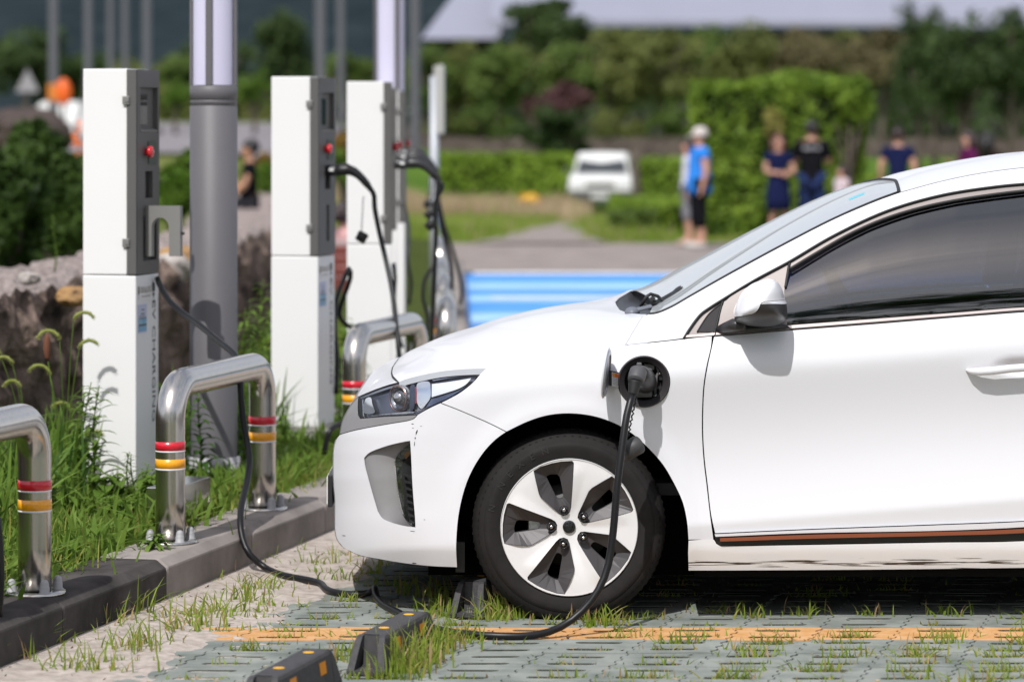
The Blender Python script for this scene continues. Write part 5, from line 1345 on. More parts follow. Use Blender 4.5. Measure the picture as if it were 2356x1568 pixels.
# third to fifth: three connectors one behind another
for i, (px, py, Y, pts, lab) in enumerate((
        (914, 377, 16.55, [(1000, 470, 0), (1003, 530, 0), (1001, 600, .05), (998, 680, .1), (994, 760, .1), (986, 840, .1)], 'black cable from the third charger, hanging closest and straightest'),
        (918, 362, 18.6, [(1004, 450, 0), (1016, 520, 0), (1026, 560, .05), (1036, 600, .1), (1040, 640, .1), (1036, 700, .1)], 'black cable from the fourth charger, swinging out over the steel barriers'),
        (922, 352, 20.4, [(1005, 430, 0), (1020, 510, 0), (1040, 570, .05), (1054, 620, .1), (1063, 668, .1), (1058, 700, .1)], 'farthest black cable, ending in front of the blue bay'))):
    pos = W(px, py, Y); tip = Matrix.Translation(pos) @ Matrix.Rotation(R(-3), 4, 'Z') @ Vector((.277*.8, 0, -.126*.8))
    cbt = cable('charging_cable', ([tip+Vector((-.004, 0, .006)), tip+Vector((.008, 0, -.02))]+[(a, b, Y+d) for a, b, d in pts])[::-1], lab, r=.0115, group='cables plugged into the posts')
    gun(cbt, cbt.location.copy(), pos, R(-3), 0, .8)
    cc = W(983-3*i+6, (518, 494, 470)[i], Y); mb = MB(); mb.lathe([(.022, -.022), (.026, .02), (.02, .026), (0, .027)], (0, 0, 0), 'X', 18); mb.xf(Matrix.Translation(cc) @ Matrix.Rotation(R(-50), 4, 'Y')); mb.tube([tip+Vector((-.03, 0, .05)), cc+Vector((0, 0, .02))], .003, 6); link('dust_cap', mb, M_GAP, cbt, cbt.location.copy())
# loose cords low down between the far chargers
cable('charging_cable', [(905, 605, 16.9), (909, 640, 16.9), (906, 690, 16.9), (912, 730, 16.9), (917, 770, 16.9), (925, 800, 16.9)], 'short black cable against the foot of the third charger', r=.011)
cable('charging_cable', [(930, 470, 20.2), (941, 530, 20.1), (938, 600, 20.0), (946, 650, 20.0), (940, 700, 20.0)], 'black cable hanging beside the fifth charger', r=.011)
cable('charging_cable', [(1000, 610, 18.2), (978, 640, 18.2), (974, 690, 18.2), (985, 730, 18.2), (980, 775, 18.2)], 'black cable slung low in front of the receding barriers', r=.011)
cable('charging_cable', [(745, 1045, 14.0), (752, 1010, 14.0), (760, 990, 14.0), (775, 978, 14.05), (800, 972, 14.1)], 'black cable end sticking out beside the car nose', r=.0115)
cable('charging_cable', [(-6, 1190, 9.8), (0, 1260, 9.8), (2, 1340, 9.8), (-4, 1430, 9.8)], 'black cable grazing the left edge of the photograph', r=.0115)
# ================================================================== plants
RNG = np.random.default_rng(11)
def leaves(name, pos, nrm, size, m, parent=None, org=None, aspect=.5, jitter=.6, mats=None, mi=None, bend=.0):
    """many small leaf faces at pos (n,3), facing roughly along nrm"""
    n = len(pos); pos = np.asarray(pos, float); nrm = np.asarray(nrm, float)
    nv = nrm+RNG.normal(0, jitter, (n, 3)); nv /= np.linalg.norm(nv, axis=1)[:, None]+1e-9
    a = np.cross(nv, RNG.normal(0, 1, (n, 3))); a /= np.linalg.norm(a, axis=1)[:, None]+1e-9; b = np.cross(nv, a)
    s = (np.asarray(size)*RNG.uniform(.6, 1.35, n))[:, None]
    V = np.stack([pos-a*s, pos-b*s*aspect-nv*s*.12, pos+a*s*1.05, pos+b*s*aspect-nv*s*.12], 1).reshape(-1, 3)
    if org is not None: V = V-np.asarray(org)
    me = bpy.data.meshes.new(name); me.vertices.add(4*n); me.loops.add(4*n); me.polygons.add(n)
    me.vertices.foreach_set('co', V.ravel()); me.loops.foreach_set('vertex_index', np.arange(4*n)); me.polygons.foreach_set('loop_start', np.arange(0, 4*n, 4))
    for q in (mats or [m]): me.materials.append(q)
    if mi is not None: me.polygons.foreach_set('material_index', np.asarray(mi, np.int32))
    me.update(calc_edges=True); me.validate()
    o = bpy.data.objects.new(name, me); COL.objects.link(o)
    if parent is not None: o.parent = parent
    return o
def ball_pts(n, c, r, shell=.55):
    d = RNG.normal(0, 1, (n, 3)); d /= np.linalg.norm(d, axis=1)[:, None]
    q = (shell+(1-shell)*RNG.random(n)**.6)[:, None]
    return np.asarray(c)+d*q*np.asarray(r), d
def clumps(n, c, r, k, sub, flat=1.0, seed=0):
    """k leafy clumps spread through an ellipsoid: uneven outline with gaps"""
    rg = np.random.default_rng(seed); P = []; N = []
    for _ in range(k):
        d = rg.normal(0, 1, 3); d /= np.linalg.norm(d); q = rg.random()**.45*.9
        cc = np.asarray(c)+d*q*np.asarray(r)*np.array((1, 1, flat)); rr = np.asarray(r)*sub*rg.uniform(.6, 1.3)
        p, nn = ball_pts(n//k, cc, rr, .3); P.append(p); N.append(nn*.6+d*.5+np.array((0, 0, .35)))
    return np.concatenate(P), np.concatenate(N)
M_BARK = mat('bark', (.075, .06, .05), rough=.95, col2=(.15, .125, .105), vscale=6, bump=.6, bscale=20)
L_OLV = leafmat('leaf_olive', (.10, .125, .035), (.21, .23, .07), vscale=.7)
L_MID = leafmat('leaf_mid_green', (.075, .125, .028), (.175, .245, .06), vscale=.8)
L_DRK = leafmat('leaf_dark_green', (.032, .056, .018), (.08, .125, .04), vscale=.8)
L_BRT = leafmat('leaf_bright_green', (.07, .14, .015), (.17, .27, .045), vscale=1.2)
L_MAR = leafmat('leaf_maroon', (.09, .04, .045), (.16, .085, .08), vscale=1.2)
L_BRN = leafmat('leaf_brownish', (.11, .10, .045), (.21, .18, .09), vscale=.8)
L_HDG = leafmat('leaf_hedge', (.13, .22, .022), (.26, .38, .05), vscale=1.0)
L_IVY = leafmat('leaf_ivy', (.06, .12, .014), (.26, .38, .05), vscale=3.2)
L_DKB = leafmat('leaf_dark_bush', (.012, .028, .008), (.075, .13, .025), vscale=2.2)  # bushes with dark green leaves of their own

def tree(label, px, Y, py_top, py_bot, wpx, mt, seed, trunk=True, n=2600, group=None, size=None, name='tree', lean=0.0, crown_from=.30):
    X = (px-CX)/F*Y; zt = CAMZ-(py_top-HY)/F*Y; zb = CAMZ-(py_bot-HY)/F*Y; g = tz(X, Y)-.05; rw_ = wpx/F*Y/2
    t = thing(name, label, 'tree' if name == 'tree' else 'shrub', (X, Y, g), 0, group); h = zt-g
    z0 = max(.0, zb-g) if zb > g else 0.0
    zc0 = z0+(zt-g-z0)*(crown_from if trunk else 0.0); c = (0, 0, (zc0+h)/2); r = (rw_, rw_*.8, (h-zc0)/2)
    sz = size or max(.05, rw_*.085)
    p, nn = clumps(n, c, r, 22, .36, 1.0, seed)
    leaves('crown', p, nn, sz, mt, t)
    rg = random.Random(seed); mb = MB(); tr_ = max(.05, rw_*.075)
    top = Vector((lean*h*.5, 0, h*.72)); pts = [Vector((0, 0, 0)), Vector((lean*h*.12+rg.uniform(-.05, .05), 0, h*.2)), Vector((lean*h*.3, rg.uniform(-.05, .05), h*.45)), top]
    mb.tube(pts, [tr_*1.35, tr_, tr_*.75, tr_*.3], 9)
    for k in range(6):
        a = rg.uniform(0, 6.28); b0 = pts[1].lerp(pts[2], rg.random()); e = Vector((math.cos(a)*rw_*.7, math.sin(a)*rw_*.5, rg.uniform(.55, .9)*h))
        mb.tube([b0, b0.lerp(e, .5)+Vector((0, 0, .08*h)), e], [tr_*.5, tr_*.35, tr_*.12], 6)
    link('trunk', mb, M_BARK, t)
    return t
# belt of trees under the big roof
belt = [(985, 108, 112, 320, 130, L_MID), (1060, 112, 95, 322, 150, L_OLV), (1140, 108, 88, 325, 150, L_MID), (1240, 114, 92, 320, 170, L_OLV), (1330, 110, 85, 322, 170, L_MID), (1430, 106, 70, 325, 190, L_OLV),
        (1530, 104, 62, 330, 190, L_OLV), (1640, 110, 50, 330, 200, L_MID), (1740, 108, 48, 330, 190, L_OLV), (1850, 106, 52, 330, 190, L_BRN), (1940, 110, 66, 330, 170, L_OLV), (2030, 104, 66, 330, 180, L_BRN)]
words = ['green', 'olive', 'green', 'olive', 'bushy green', 'tall olive', 'grey-olive', 'thin-topped green', 'thin-topped olive', 'brownish', 'olive', 'brownish']
where = ['just right of the lamp tubes', 'second right of the lamp tubes, below the roof tip', 'below the left end of the roof', 'left of the dark tree before the roof', 'below the dark tree before the roof', 'behind the white truck, with a pale slanting trunk', 'right of the slanting trunk', 'above the left corner of the ivy block', 'above the middle of the ivy block', 'above the right half of the ivy block', 'above the right corner of the ivy block', 'between ivy block and dark trees']
for i, (px, Y, t0, b0, w_, m) in enumerate(belt):
    tree('%s tree %s' % (words[i], where[i]), px, Y, t0-4, b0, w_*1.15, m, 20+i, n=3000, group='trees in the belt below the roof', lean=(-.25 if i == 5 else .05*((i % 3)-1)))
for i, (px, Y, t0, w_, lab) in enumerate(((2115, 88, -6, 120, 'dark tree whose tip pokes above the roof line, left of the dark group'), (2215, 84, 22, 190, 'broad dark tree in the middle of the dark group on the right'), (2330, 82, 8, 180, 'dark tree cut off by the right edge of the photograph'), (2150, 92, 60, 150, 'low dark tree filling between the dark trees'))):
    tree(lab, px, Y, t0, 335, w_*1.15, L_DRK, 50+i, n=3200, group='dark trees on the right', crown_from=.22)
for i, (px, t0) in enumerate(((1120, 235), (1420, 240), (1560, 225), (1010, 250))):
    tree('low bushy undergrowth shrub %s' % ('below the roof tip', 'right of the maroon tree', 'left of the ivy block, under the olive trees', 'beside the slim grey pole')[i], px, 103, t0, 345, 150, (L_MID, L_OLV)[i % 2], 70+i, trunk=False, n=1800, group='undergrowth shrubs', name='shrub')
tree('dark rounded tree standing in front of the big pale roof', 1250, 128, -12, 120, 235, L_DRK, 90, n=3600, crown_from=.0)
tree('maroon-leaved tree above the round green bush', 1280, 92, 190, 300, 185, L_MAR, 91, n=2600, crown_from=.05)
tree('round dark green bush in front of the maroon tree', 1280, 86, 243, 362, 185, L_DRK, 92, trunk=False, n=3200, name='shrub')
P_, N_ = [], []
rgn = np.random.default_rng(77)
for k in range(150):
    X = -6+54*rgn.random(); Y = 113+8*rgn.random(); c_ = np.array((X, Y, 1.2+2.4*rgn.random())); p_, n_ = ball_pts(70, c_, (1.6, .8, 1.2), .3); P_.append(p_); N_.append(n_+np.array((0, -.4, .4)))
tag(leaves('woods', np.concatenate(P_), np.concatenate(N_), .22, L_DRK), kind='stuff')
P_, N_ = [], []  # unseen trees added behind the camera to darken reflections in glass and steel
for k in range(110):
    X = -40+90*rgn.random(); Y = -18-8*rgn.random(); c_ = np.array((X, Y, .8+12*rgn.random()**.8)); p_, n_ = ball_pts(60, c_, (3.2, 1.5, 2.0), .3); P_.append(p_); N_.append(n_+np.array((0, .4, .4)))
tag(leaves('woods', np.concatenate(P_), np.concatenate(N_), .55, L_DRK), kind='stuff')
# left background
tree('dark tall tree behind the lamp column', 640, 96, 12, 260, 190, L_DRK, 93, n=3600, crown_from=.1)
tree('dark tree at the far left behind the poles', 60, 110, 60, 330, 230, L_DRK, 94, n=3000)
tree('dark tree between the far-left tree and the nearest charger', 190, 120, 130, 300, 180, L_DKB, 95, n=2400)
tree('mid-green tree left of the lamp column top', 330, 120, 130, 300, 210, L_OLV, 96, n=2600)
tree('low green tree close by the left side of the lamp column', 425, 115, 120, 300, 160, L_MID, 97, n=2400)
tree('green tree between second and third chargers', 800, 110, 108, 330, 170, L_MID, 98, n=2800)
tree('dark low tree behind the second charger', 690, 105, 160, 330, 160, L_OLV, 99, n=2400)
tree('bright green bush right of the nearest charger top', 405, 84, 178, 262, 80, L_BRT, 100, trunk=False, n=1500, name='shrub')
tree('bright green bush right of the lamp column top', 585, 84, 165, 250, 110, L_BRT, 101, trunk=False, n=1500, name='shrub')
tree('green bush over the wall right of the nearest charger', 405, 33, 342, 500, 120, L_BRT, 102, trunk=False, n=2600, name='shrub', size=.055)
tree('green bush behind the seated man', 610, 46, 375, 440, 60, L_BRT, 103, trunk=False, n=1200, name='shrub', size=.06)
tree('small ochre shrub behind the seated man', 610, 52, 352, 400, 50, leafmat('leaf_ochre', (.16, .10, .02), (.30, .19, .05)), 104, trunk=False, n=700, name='shrub', size=.07)
tree('ochre grass shrub between second and third chargers', 788, 50, 300, 372, 60, leafmat('leaf_ochre', (.16, .10, .02), (.30, .19, .05)), 105, trunk=False, n=900, name='shrub', size=.07)
tree('green shrub below the ochre one between the chargers', 790, 47, 350, 440, 70, L_BRT, 106, trunk=False, n=900, name='shrub', size=.06)
# dark bushes over the wall at the left
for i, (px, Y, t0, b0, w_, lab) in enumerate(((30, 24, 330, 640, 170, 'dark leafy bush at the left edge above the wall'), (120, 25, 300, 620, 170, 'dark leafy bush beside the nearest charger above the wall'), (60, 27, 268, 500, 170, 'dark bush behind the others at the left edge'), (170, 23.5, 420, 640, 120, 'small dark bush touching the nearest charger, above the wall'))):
    t = tree(lab, px, Y, t0, b0, w_, L_DKB, 110+i, trunk=False, n=4200, name='shrub', size=.055)
    if i == 1:
        P_, N_ = ball_pts(26, W(178, 318, 24.3)-t.location, (.05, .08, .14), .2); leaves('flowers', P_, N_, .03, mat('orange_petals', (.7, .16, .03), rough=.6), t)
# boulders and wall ruins behind the bushes
rock('boulder', W(30, 280, 60)+Vector((0, 0, -.2)), (1.0, .8, .5), M_STONE[2], 21, 'dark boulder low behind the bushes at the left edge')

# clipped hedges
def hedge(label, x0, x1, y0, y1, z0, z1, mt, n=3000, size=.07, ivy=False, group=None):
    c = Vector(((x0+x1)/2, (y0+y1)/2, z0)); t = thing('hedge', label, 'hedge', c, 0, group)
    sx, sy, sz = (x1-x0), (y1-y0), (z1-z0); P = []; N = []
    faces = [((0, -1, 0), sx*sz), ((0, 0, 1), sx*sy), ((-1, 0, 0), sy*sz), ((1, 0, 0), sy*sz), ((0, 1, 0), sx*sz*.4)]
    tot = sum(a for _, a in faces)
    for nn, a in faces:
        k = int(n*a/tot); u = RNG.random((k, 2)); q = np.zeros((k, 3)); dpt = np.abs(RNG.normal(0, 1, k))*min(.10, size*1.2)
        if nn[2]: q[:, 0] = (u[:, 0]-.5)*sx; q[:, 1] = (u[:, 1]-.5)*sy; q[:, 2] = sz-dpt
        elif nn[1]: q[:, 0] = (u[:, 0]-.5)*sx; q[:, 2] = u[:, 1]*sz; q[:, 1] = nn[1]*(sy/2-dpt)
        else: q[:, 1] = (u[:, 0]-.5)*sy; q[:, 2] = u[:, 1]*sz; q[:, 0] = nn[0]*(sx/2-dpt)
        w_ = np.array([fbm2(a_*2.6/max(.3, sz), b_*2.1/max(.3, sz)+c_, 1) for a_, b_, c_ in q]); q += np.array(nn)*(w_[:, None]*(.16 if ivy else .05)*max(.4, sz)*.6)
        P.append(q); N.append(np.tile(nn, (k, 1)))
    leaves('foliage', np.concatenate(P), np.concatenate(N)+np.array((0, 0, .25)), size, mt, t)
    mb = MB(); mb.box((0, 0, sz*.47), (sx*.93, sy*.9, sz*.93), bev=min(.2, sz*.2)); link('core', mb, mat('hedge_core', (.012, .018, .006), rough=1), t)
    return t
def Xat(px, Y): return (px-CX)/F*Y
hedge('long clipped hedge behind the tawny grass, left of the white truck', Xat(1005, 78), Xat(1318, 78), 78, 80.5, -.2, 1.02, L_HDG, 4200, .09)
hedge('clipped hedge right of the white truck behind the sloping lawn hedge', Xat(1468, 76), Xat(1600, 76), 76, 79, -.2, .92, L_HDG, 2400, .09)
hedge('low broad hedge left of the standing men, light on top', Xat(1425, 52), Xat(1600, 52), 51.2, 57.5, 0, .46, L_HDG, 3600, .06)
hedge('small dark hedge block, left of the pair before the broad hedge', Xat(1404, 50), Xat(1450, 50), 50, 51, 0, .36, L_MID, 700, .05, group='small hedge blocks')
hedge('small dark hedge block, right of the pair before the broad hedge', Xat(1456, 49.8), Xat(1512, 49.8), 49.8, 50.9, 0, .38, L_MID, 800, .05, group='small hedge blocks')
hedge('clipped hedge seen behind the man in navy', Xat(1960, 70), Xat(2400, 70), 70, 73, -.2, .60, L_HDG, 3600, .09)
hedge('low bright hedge between ivy block and the man in navy', Xat(1985, 56), Xat(2060, 56), 55, 57, 0, .40, L_HDG, 900, .06)
hedge('tall ivy-covered block behind the standing people', Xat(1588, 48.6), Xat(1992, 48.6), 48.3, 49.5, 0, 2.34, L_IVY, 9000, .062, ivy=True)
tree('creeper bulging over the right corner of the ivy block', 1955, 48.2, 168, 300, 110, L_IVY, 131, trunk=False, n=900, name='shrub', size=.06)
tree('yellowish creeper patch on the face of the ivy block', 1782, 48.0, 240, 330, 46, leafmat('leaf_yellow_patch', (.22, .22, .05), (.40, .36, .12)), 132, trunk=False, n=420, name='shrub', size=.05)

LW = leafmat('weed_leaf', (.08, .16, .02), (.21, .31, .06), vscale=6, trans=.4)
LD = leafmat('weed_leaf_dark', (.03, .075, .014), (.08, .15, .03), vscale=6, trans=.35)
hedge('long green hedge behind the far road, passing behind chargers and lamp column', Xat(196, 112), Xat(868, 112), 111.5, 114, 1.6, 3.05, L_OLV, 5200, .13)
hedge('dark hedge at the far left below the triangular sign', Xat(-60, 86), Xat(186, 86), 86, 89, .9, 1.95, L_DRK, 2200, .12)
for i, (px, t0, w_, m, lab) in enumerate(((500, 70, 190, L_DRK, 'dark tree hidden in part by the pale tubes of the near lamp column'), (260, 110, 170, L_DRK, 'dark tree right behind the top of the nearest charger'), (760, 150, 170, L_DRK, 'dark tree between the two pale poles'), (865, 130, 120, L_OLV, 'olive tree behind the top of the third charger'), (120, 100, 190, L_DRK, 'dark tree behind the orange sign'))):
    tree(lab, px, 124, t0, 300, w_, m, 140+i, n=2600, crown_from=.05)
# ---- grass: uncountable, one object for each kind
def blades(spots, m, name, hmin, hmax, per, spread, wd=.0045, lean=.5, seed=3, segs=3):
    rg = random.Random(seed); V = []; Fc = []; MI = []
    for s in spots:
        x, y, z = s[0], s[1], s[2]; sc = s[3] if len(s) > 3 else 1.0
        for _ in range(max(1, int(per*min(1.6, sc)))):
            bx, by = x+rg.gauss(0, spread[0]), y+rg.gauss(0, spread[1]); h = rg.uniform(hmin, hmax)*sc; a = rg.uniform(0, 6.283); ln = abs(rg.gauss(0, lean))*h
            dx, dy = math.cos(a)*ln, math.sin(a)*ln; w_ = wd*rg.uniform(.6, 1.3); sa = rg.uniform(0, 6.283) if wd < .006 else rg.uniform(-.9, .9); px_, py_ = math.cos(sa)*w_/2, math.sin(sa)*w_/2
            o = len(V)
            for k in range(segs):
                u = k/segs; f = u*u; wf = 1-u*.6; V.append((bx+dx*f-px_*wf, by+dy*f-py_*wf, z+h*(u-.25*f*min(1, ln/h)))); V.append((bx+dx*f+px_*wf, by+dy*f+py_*wf, z+h*(u-.25*f*min(1, ln/h))))
            V.append((bx+dx, by+dy, z+h*(1-.25*min(1, ln/h))))
            mi_ = 0 if rg.random() < .64 else (1 if rg.random() < .62 else 2)
            for k in range(segs-1): Fc.append((o+2*k, o+2*k+1, o+2*k+3, o+2*k+2)); MI.append(mi_)
            Fc.append((o+2*segs-2, o+2*segs-1, o+2*segs)); MI.append(mi_)
    me = bpy.data.meshes.new(name); me.from_pydata(V, [], Fc)
    for q in m: me.materials.append(q)
    me.polygons.foreach_set('material_index', MI); me.update(); o = bpy.data.objects.new(name, me); COL.objects.link(o)
    return tag(o, kind='stuff')
G1 = leafmat('grass_green', (.16, .24, .025), (.28, .36, .06), vscale=2.5, trans=.4)
G2 = leafmat('grass_yellow', (.30, .28, .06), (.36, .36, .10), vscale=2.5, trans=.4)
G3 = leafmat('grass_straw', (.34, .22, .10), (.42, .32, .18), vscale=2.5, trans=.3)
rg = random.Random(5); sp = []
def underCar(x, y): return -.55 < x < 4 and y > 10.95
for (x, y) in slots:
    u = x-kx(y); c = (fbm2(x*2.2, y*2.7, 2)+1)/2
    p_ = .5+.5*c+(.3 if x > .3 and y < 10.7 else 0)
    if u < .35: p_ *= .4
    if underCar(x, y): p_ *= .35
    if x > -.2 and x < .5 and y < 10.3: p_ *= .7
    if rg.random() < p_:
        s_ = rg.uniform(.5, 1.05)*(1.3 if x > .5 and y < 10.3 else 1)
        ox = rg.uniform(-.05, .05)
        sp.append((x+ox, y, -.02, s_))
        if rg.random() < .55: sp.append((x+ox+rg.uniform(-.05, .05), y, -.02, s_*.85))
blades(sp, [G1, G2, G3], 'paving_grass', .018, .066, 34, (.048, .011), .0074, .85, 5)
# longer tufts: along the kerb foot, round the wheel stops, on the drifted sand
sp = []
for px, py, s_ in ((470, 1325, 1.15), (440, 1345, .9), (490, 1310, 1.0), (280, 1418, 1.25), (255, 1440, .9), (330, 1395, .8), (360, 1385, .7), (225, 1450, .7), (60, 1500, 1.0), (30, 1530, 1.0), (95, 1490, .6), (120, 1470, .7), (160, 1440, .8), (590, 1290, .6), (640, 1262, .6), (700, 1235, .5), (650, 1275, .5),
                   (320, 1490, .8), (300, 1500, .8), (350, 1480, .7), (420, 1455, .8), (455, 1440, .9), (480, 1420, .8), (505, 1410, .8), (430, 1425, .7), (550, 1385, .75), (575, 1375, .6), (610, 1360, .7), (600, 1345, .6), (735, 1300, .6), (770, 1285, .6), (690, 1300, .4), (860, 1320, .6), (880, 1300, .4), (800, 1335, .5),
                   (200, 1530, .7), (170, 1550, .8), (240, 1545, .7), (930, 1365, .7), (960, 1350, .6), (900, 1345, .5)):
    p = G(px, py, 0); sp.append((p.x, p.y, .0, s_))
blades(sp, [G1, G2, G3], 'kerb_grass', .03, .14, 34, (.055, .024), .0068, .9, 6)
sp = []
for px, py, s_ in ((930, 1545, 1.3), (945, 1525, 1.35), (965, 1505, 1.2), (985, 1500, 1.1), (1005, 1490, 1.0), (1030, 1490, .8), (920, 1560, 1.1), (960, 1535, 1.0), (990, 1520, .8), (1060, 1475, .6), (1140, 1420, 1.0), (1165, 1418, 1.0), (1125, 1425, .7), (1180, 1425, .7), (1020, 1415, .8), (1010, 1395, .9), (1000, 1420, .6), (1000, 1370, .7), (790, 1520, .7), (805, 1500, .5), (1360, 1440, .8), (1375, 1432, .7), (1060, 1480, .6), (1720, 1420, .6), (1860, 1415, .6), (2020, 1415, .5), (2180, 1415, .6)):
    p = G(px, py, 0); sp.append((p.x, p.y, -.005, s_))
blades(sp, [G1, G2, G3], 'tuft_grass', .035, .12, 34, (.042, .02), .0075, .55, 8)
# verge
sp = []; rg = random.Random(9)
for _ in range(3400):
    Y = 7.5+rg.random()**1.6*16; u = KW+.01+abs(rg.gauss(0, .62)); X = kx(Y)-u
    if u < KW+.06 and rg.random() < .4: continue
    sp.append((X, Y, .12, (.55+.75*min(1, u/1.1))*rg.uniform(.5, 1.1)*(.75 if Y > 12.6 else 1)*(.62 if -.134*Y < X < -.098*Y else 1)))
VG = leafmat('verge_green', (.075, .145, .018), (.19, .28, .05), vscale=1.6, trans=.4)
blades(sp, [VG, G1, G2], 'verge_grass', .05, .22, 14, (.09, .09), .0075, .75, 10)
sp = []
for _ in range(900):
    Y = 11.6+rg.random()*4; u = KW+.0+rg.random()*.35; sp.append((kx(Y)-u, Y, .12, rg.uniform(.5, 1)))
blades(sp, [G1, G2, G3], 'verge_dry_grass', .05, .16, 10, (.05, .05), .0045, .6, 12)
sp = []
for _ in range(1500):
    Y = 9+rg.random()**1.4*7; u = KW+.06+abs(rg.gauss(0, .55)); sp.append((kx(Y)-u, Y, .12, rg.uniform(.6, 1.15)))
blades(sp, [LW, LW, VG], 'verge_weeds', .08, .18, 8, (.06, .06), .024, .95, 16, 4)
sp = []
for _ in range(260):
    Y = rg.uniform(11.3, 15.0); f = rg.random(); X = kx(Y)-.75-.55*f
    if X > -.134*Y and Y < 13.7: continue
    sp.append((X, Y, .12, rg.uniform(.6, 1.1)))
blades(sp, [LW, LD, VG], 'tall_weeds', .22, .46, 9, (.05, .05), .017, .45, 18, 5)
# meadow beyond the parking, tawny further back
sp = []
for _ in range(2600):
    Y = 53+rg.random()*22; X = rg.uniform(-3.4, 2.2)
    if abs(X-pathc(Y)) < pathw(Y)+.1 and Y < 60: continue
    sp.append((X, Y, tz(X, Y)-.05, rg.uniform(.5, 1)))
M1 = leafmat('tawny_grass', (.36, .25, .16), (.52, .40, .27), vscale=.4, trans=.3); M2 = leafmat('meadow_green', (.14, .23, .022), (.28, .38, .06), vscale=.4, trans=.4)
blades([s for s in sp if s[1] > 59.5 and s[0] < 1.3], [M1, M1, M2], 'tawny_grass', .25, .62, 14, (.16, .16), .022, .4, 13)
blades([(s[0], 47+(s[1]-53)*.62, tz(s[0], 47+(s[1]-53)*.62)-.04, s[3]) for s in sp if (abs(s[0]-pathc(47+(s[1]-53)*.62)) > pathw(47+(s[1]-53)*.62)+.05)], [M2, M2, M1], 'meadow_grass', .10, .34, 14, (.16, .16), .018, .45, 14)
sp = [(rg.uniform(1.6, 8), 46.6+rg.random()*4, -.02, rg.uniform(.5, 1)) for _ in range(900)]
blades(sp, [M2, M2, M1], 'lawn_grass', .05, .14, 14, (.15, .15), .014, .5, 15)
P_, N_ = ball_pts(160, (Xat(1218, 66), 66, CAMZ-(462-HY)/F*66), (.22, .3, .14), .0)
tag(leaves('flower_patch', P_, N_, .085, mat('yellow_petals', (.75, .42, .03), rough=.6)), 'patch of orange-yellow flowers in the tawny grass', 'flowers')

# dead leaves and bits of straw on the paving
P_ = []
for _ in range(420):
    y = rg.uniform(8.8, 12.6); x = kx(y)+rg.random()**1.6*3.4+.02
    if x < 2.6: P_.append((x, y, max(.002, sandh(x, y)+.003)))
tag(leaves('leaf_litter', np.array(P_), np.tile((0, 0, 1.0), (len(P_), 1)), .010, None, mats=[mat('dead_leaf', (.13, .065, .035), rough=.9), mat('straw_bit', (.42, .31, .18), rough=.9), mat('dead_leaf_dark', (.05, .035, .028), rough=.9)], mi=RNG.integers(0, 3, len(P_)), aspect=.35, jitter=.25), kind='stuff')
# ---- single weeds by the chargers
def foxtail(name, label, p, stems, seed, group=None):
    """stems: list of (height, lean x, lean y, head length, droop)"""
    t = thing(name, label, 'foxtail grass', p, 0, group); rg = random.Random(seed)
    for (h, lx, ly, hl_, dr) in stems:
        mb = MB(); pts = [Vector((lx*u*u, ly*u*u, h*u)) for u in [k/8 for k in range(9)]]; mb.tube(pts, [.0030-.0016*k/8 for k in range(9)], 6); link('stem', mb, VG, t)
        e = pts[-1]; dirx = 1 if lx >= 0 else -1; hp = []
        for k in range(13):
            u = k/12; a = math.pi*.42-dr*u*math.pi*.78; ds = hl_/12; e = e+Vector((dirx*math.cos(a)*ds, 0, math.sin(a)*ds)); hp.append(e.copy())
        mb = MB(); mb.tube(hp, [.003]+[.0058]*10+[.0045, .002], 8)
        P = []
        for q in hp:
            for _ in range(34):
                d = Vector((rg.gauss(0, 1), rg.gauss(0, 1), rg.gauss(0, 1))).normalized(); a = q+d*.005; b = q+d*rg.uniform(.010, .016); s_ = d.orthogonal().normalized()*.0007
                mb.add([a-s_, a+s_, b], [(0, 1, 2)])
        link('seed_head', mb, leafmat('seed_head', (.30, .34, .07), (.42, .44, .16), vscale=20), t)
        for k in range(3):
            z = h*(.15+.2*k); a = rg.uniform(0, 6.28); L_ = rg.uniform(.16, .3); mb = MB(); w_ = .008; d = Vector((math.cos(a), math.sin(a)*.6, 0)); s_ = Vector((-d.y, d.x, 0)); rows = []
            b0 = Vector((lx*(z/h)**2, ly*(z/h)**2, z))
            for j in range(9):
                u = j/8; c = b0+d*L_*u*.8+Vector((0, 0, L_*(.9*u-.75*u*u))); ww = w_*math.sin(math.pi*min(1, u*.93+.07))**.7; rows.append([c-s_*ww, c+Vector((0, 0, -.002)), c+s_*ww])
            mb.grid(rows); link('leaf', mb, VG, t)
    return t
def onv(px, py, z=.13): return G(px, py, z)
p = G(150, 1165, .13); foxtail('foxtail_grass', 'tall foxtail grass with drooping green heads left of the nearest charger', p, [(.73, .03, .02, .10, .95), (.66, -.015, -.05, .11, 1.0), (.52, -.06, .0, .10, .9), (.62, .05, .04, .09, .9)], 1)
p = G(70, 1165, .13); foxtail('foxtail_grass', 'foxtail grass at the left edge with two short curled heads', p, [(.56, -.07, 0, .09, 1.0), (.47, -.04, 0, .08, 1.0), (.60, -.12, 0, .09, .9)], 2)
p = G(188, 1150, .13); foxtail('foxtail_grass', 'low foxtail head leaning against the white charger face', p, [(.25, .02, -.02, .08, .9), (.36, -.04, -.03, .09, .9)], 3)
t = thing('reed_head', 'brown upright seed head among the foxtails', 'reed', G(150, 1160, .13)); mb = MB(); mb.tube([Vector((0, 0, 0)), Vector((-.03, 0, .3)), Vector((-.07, 0, .58))], [.003, .0025, .002], 6); link('stem', mb, VG, t)
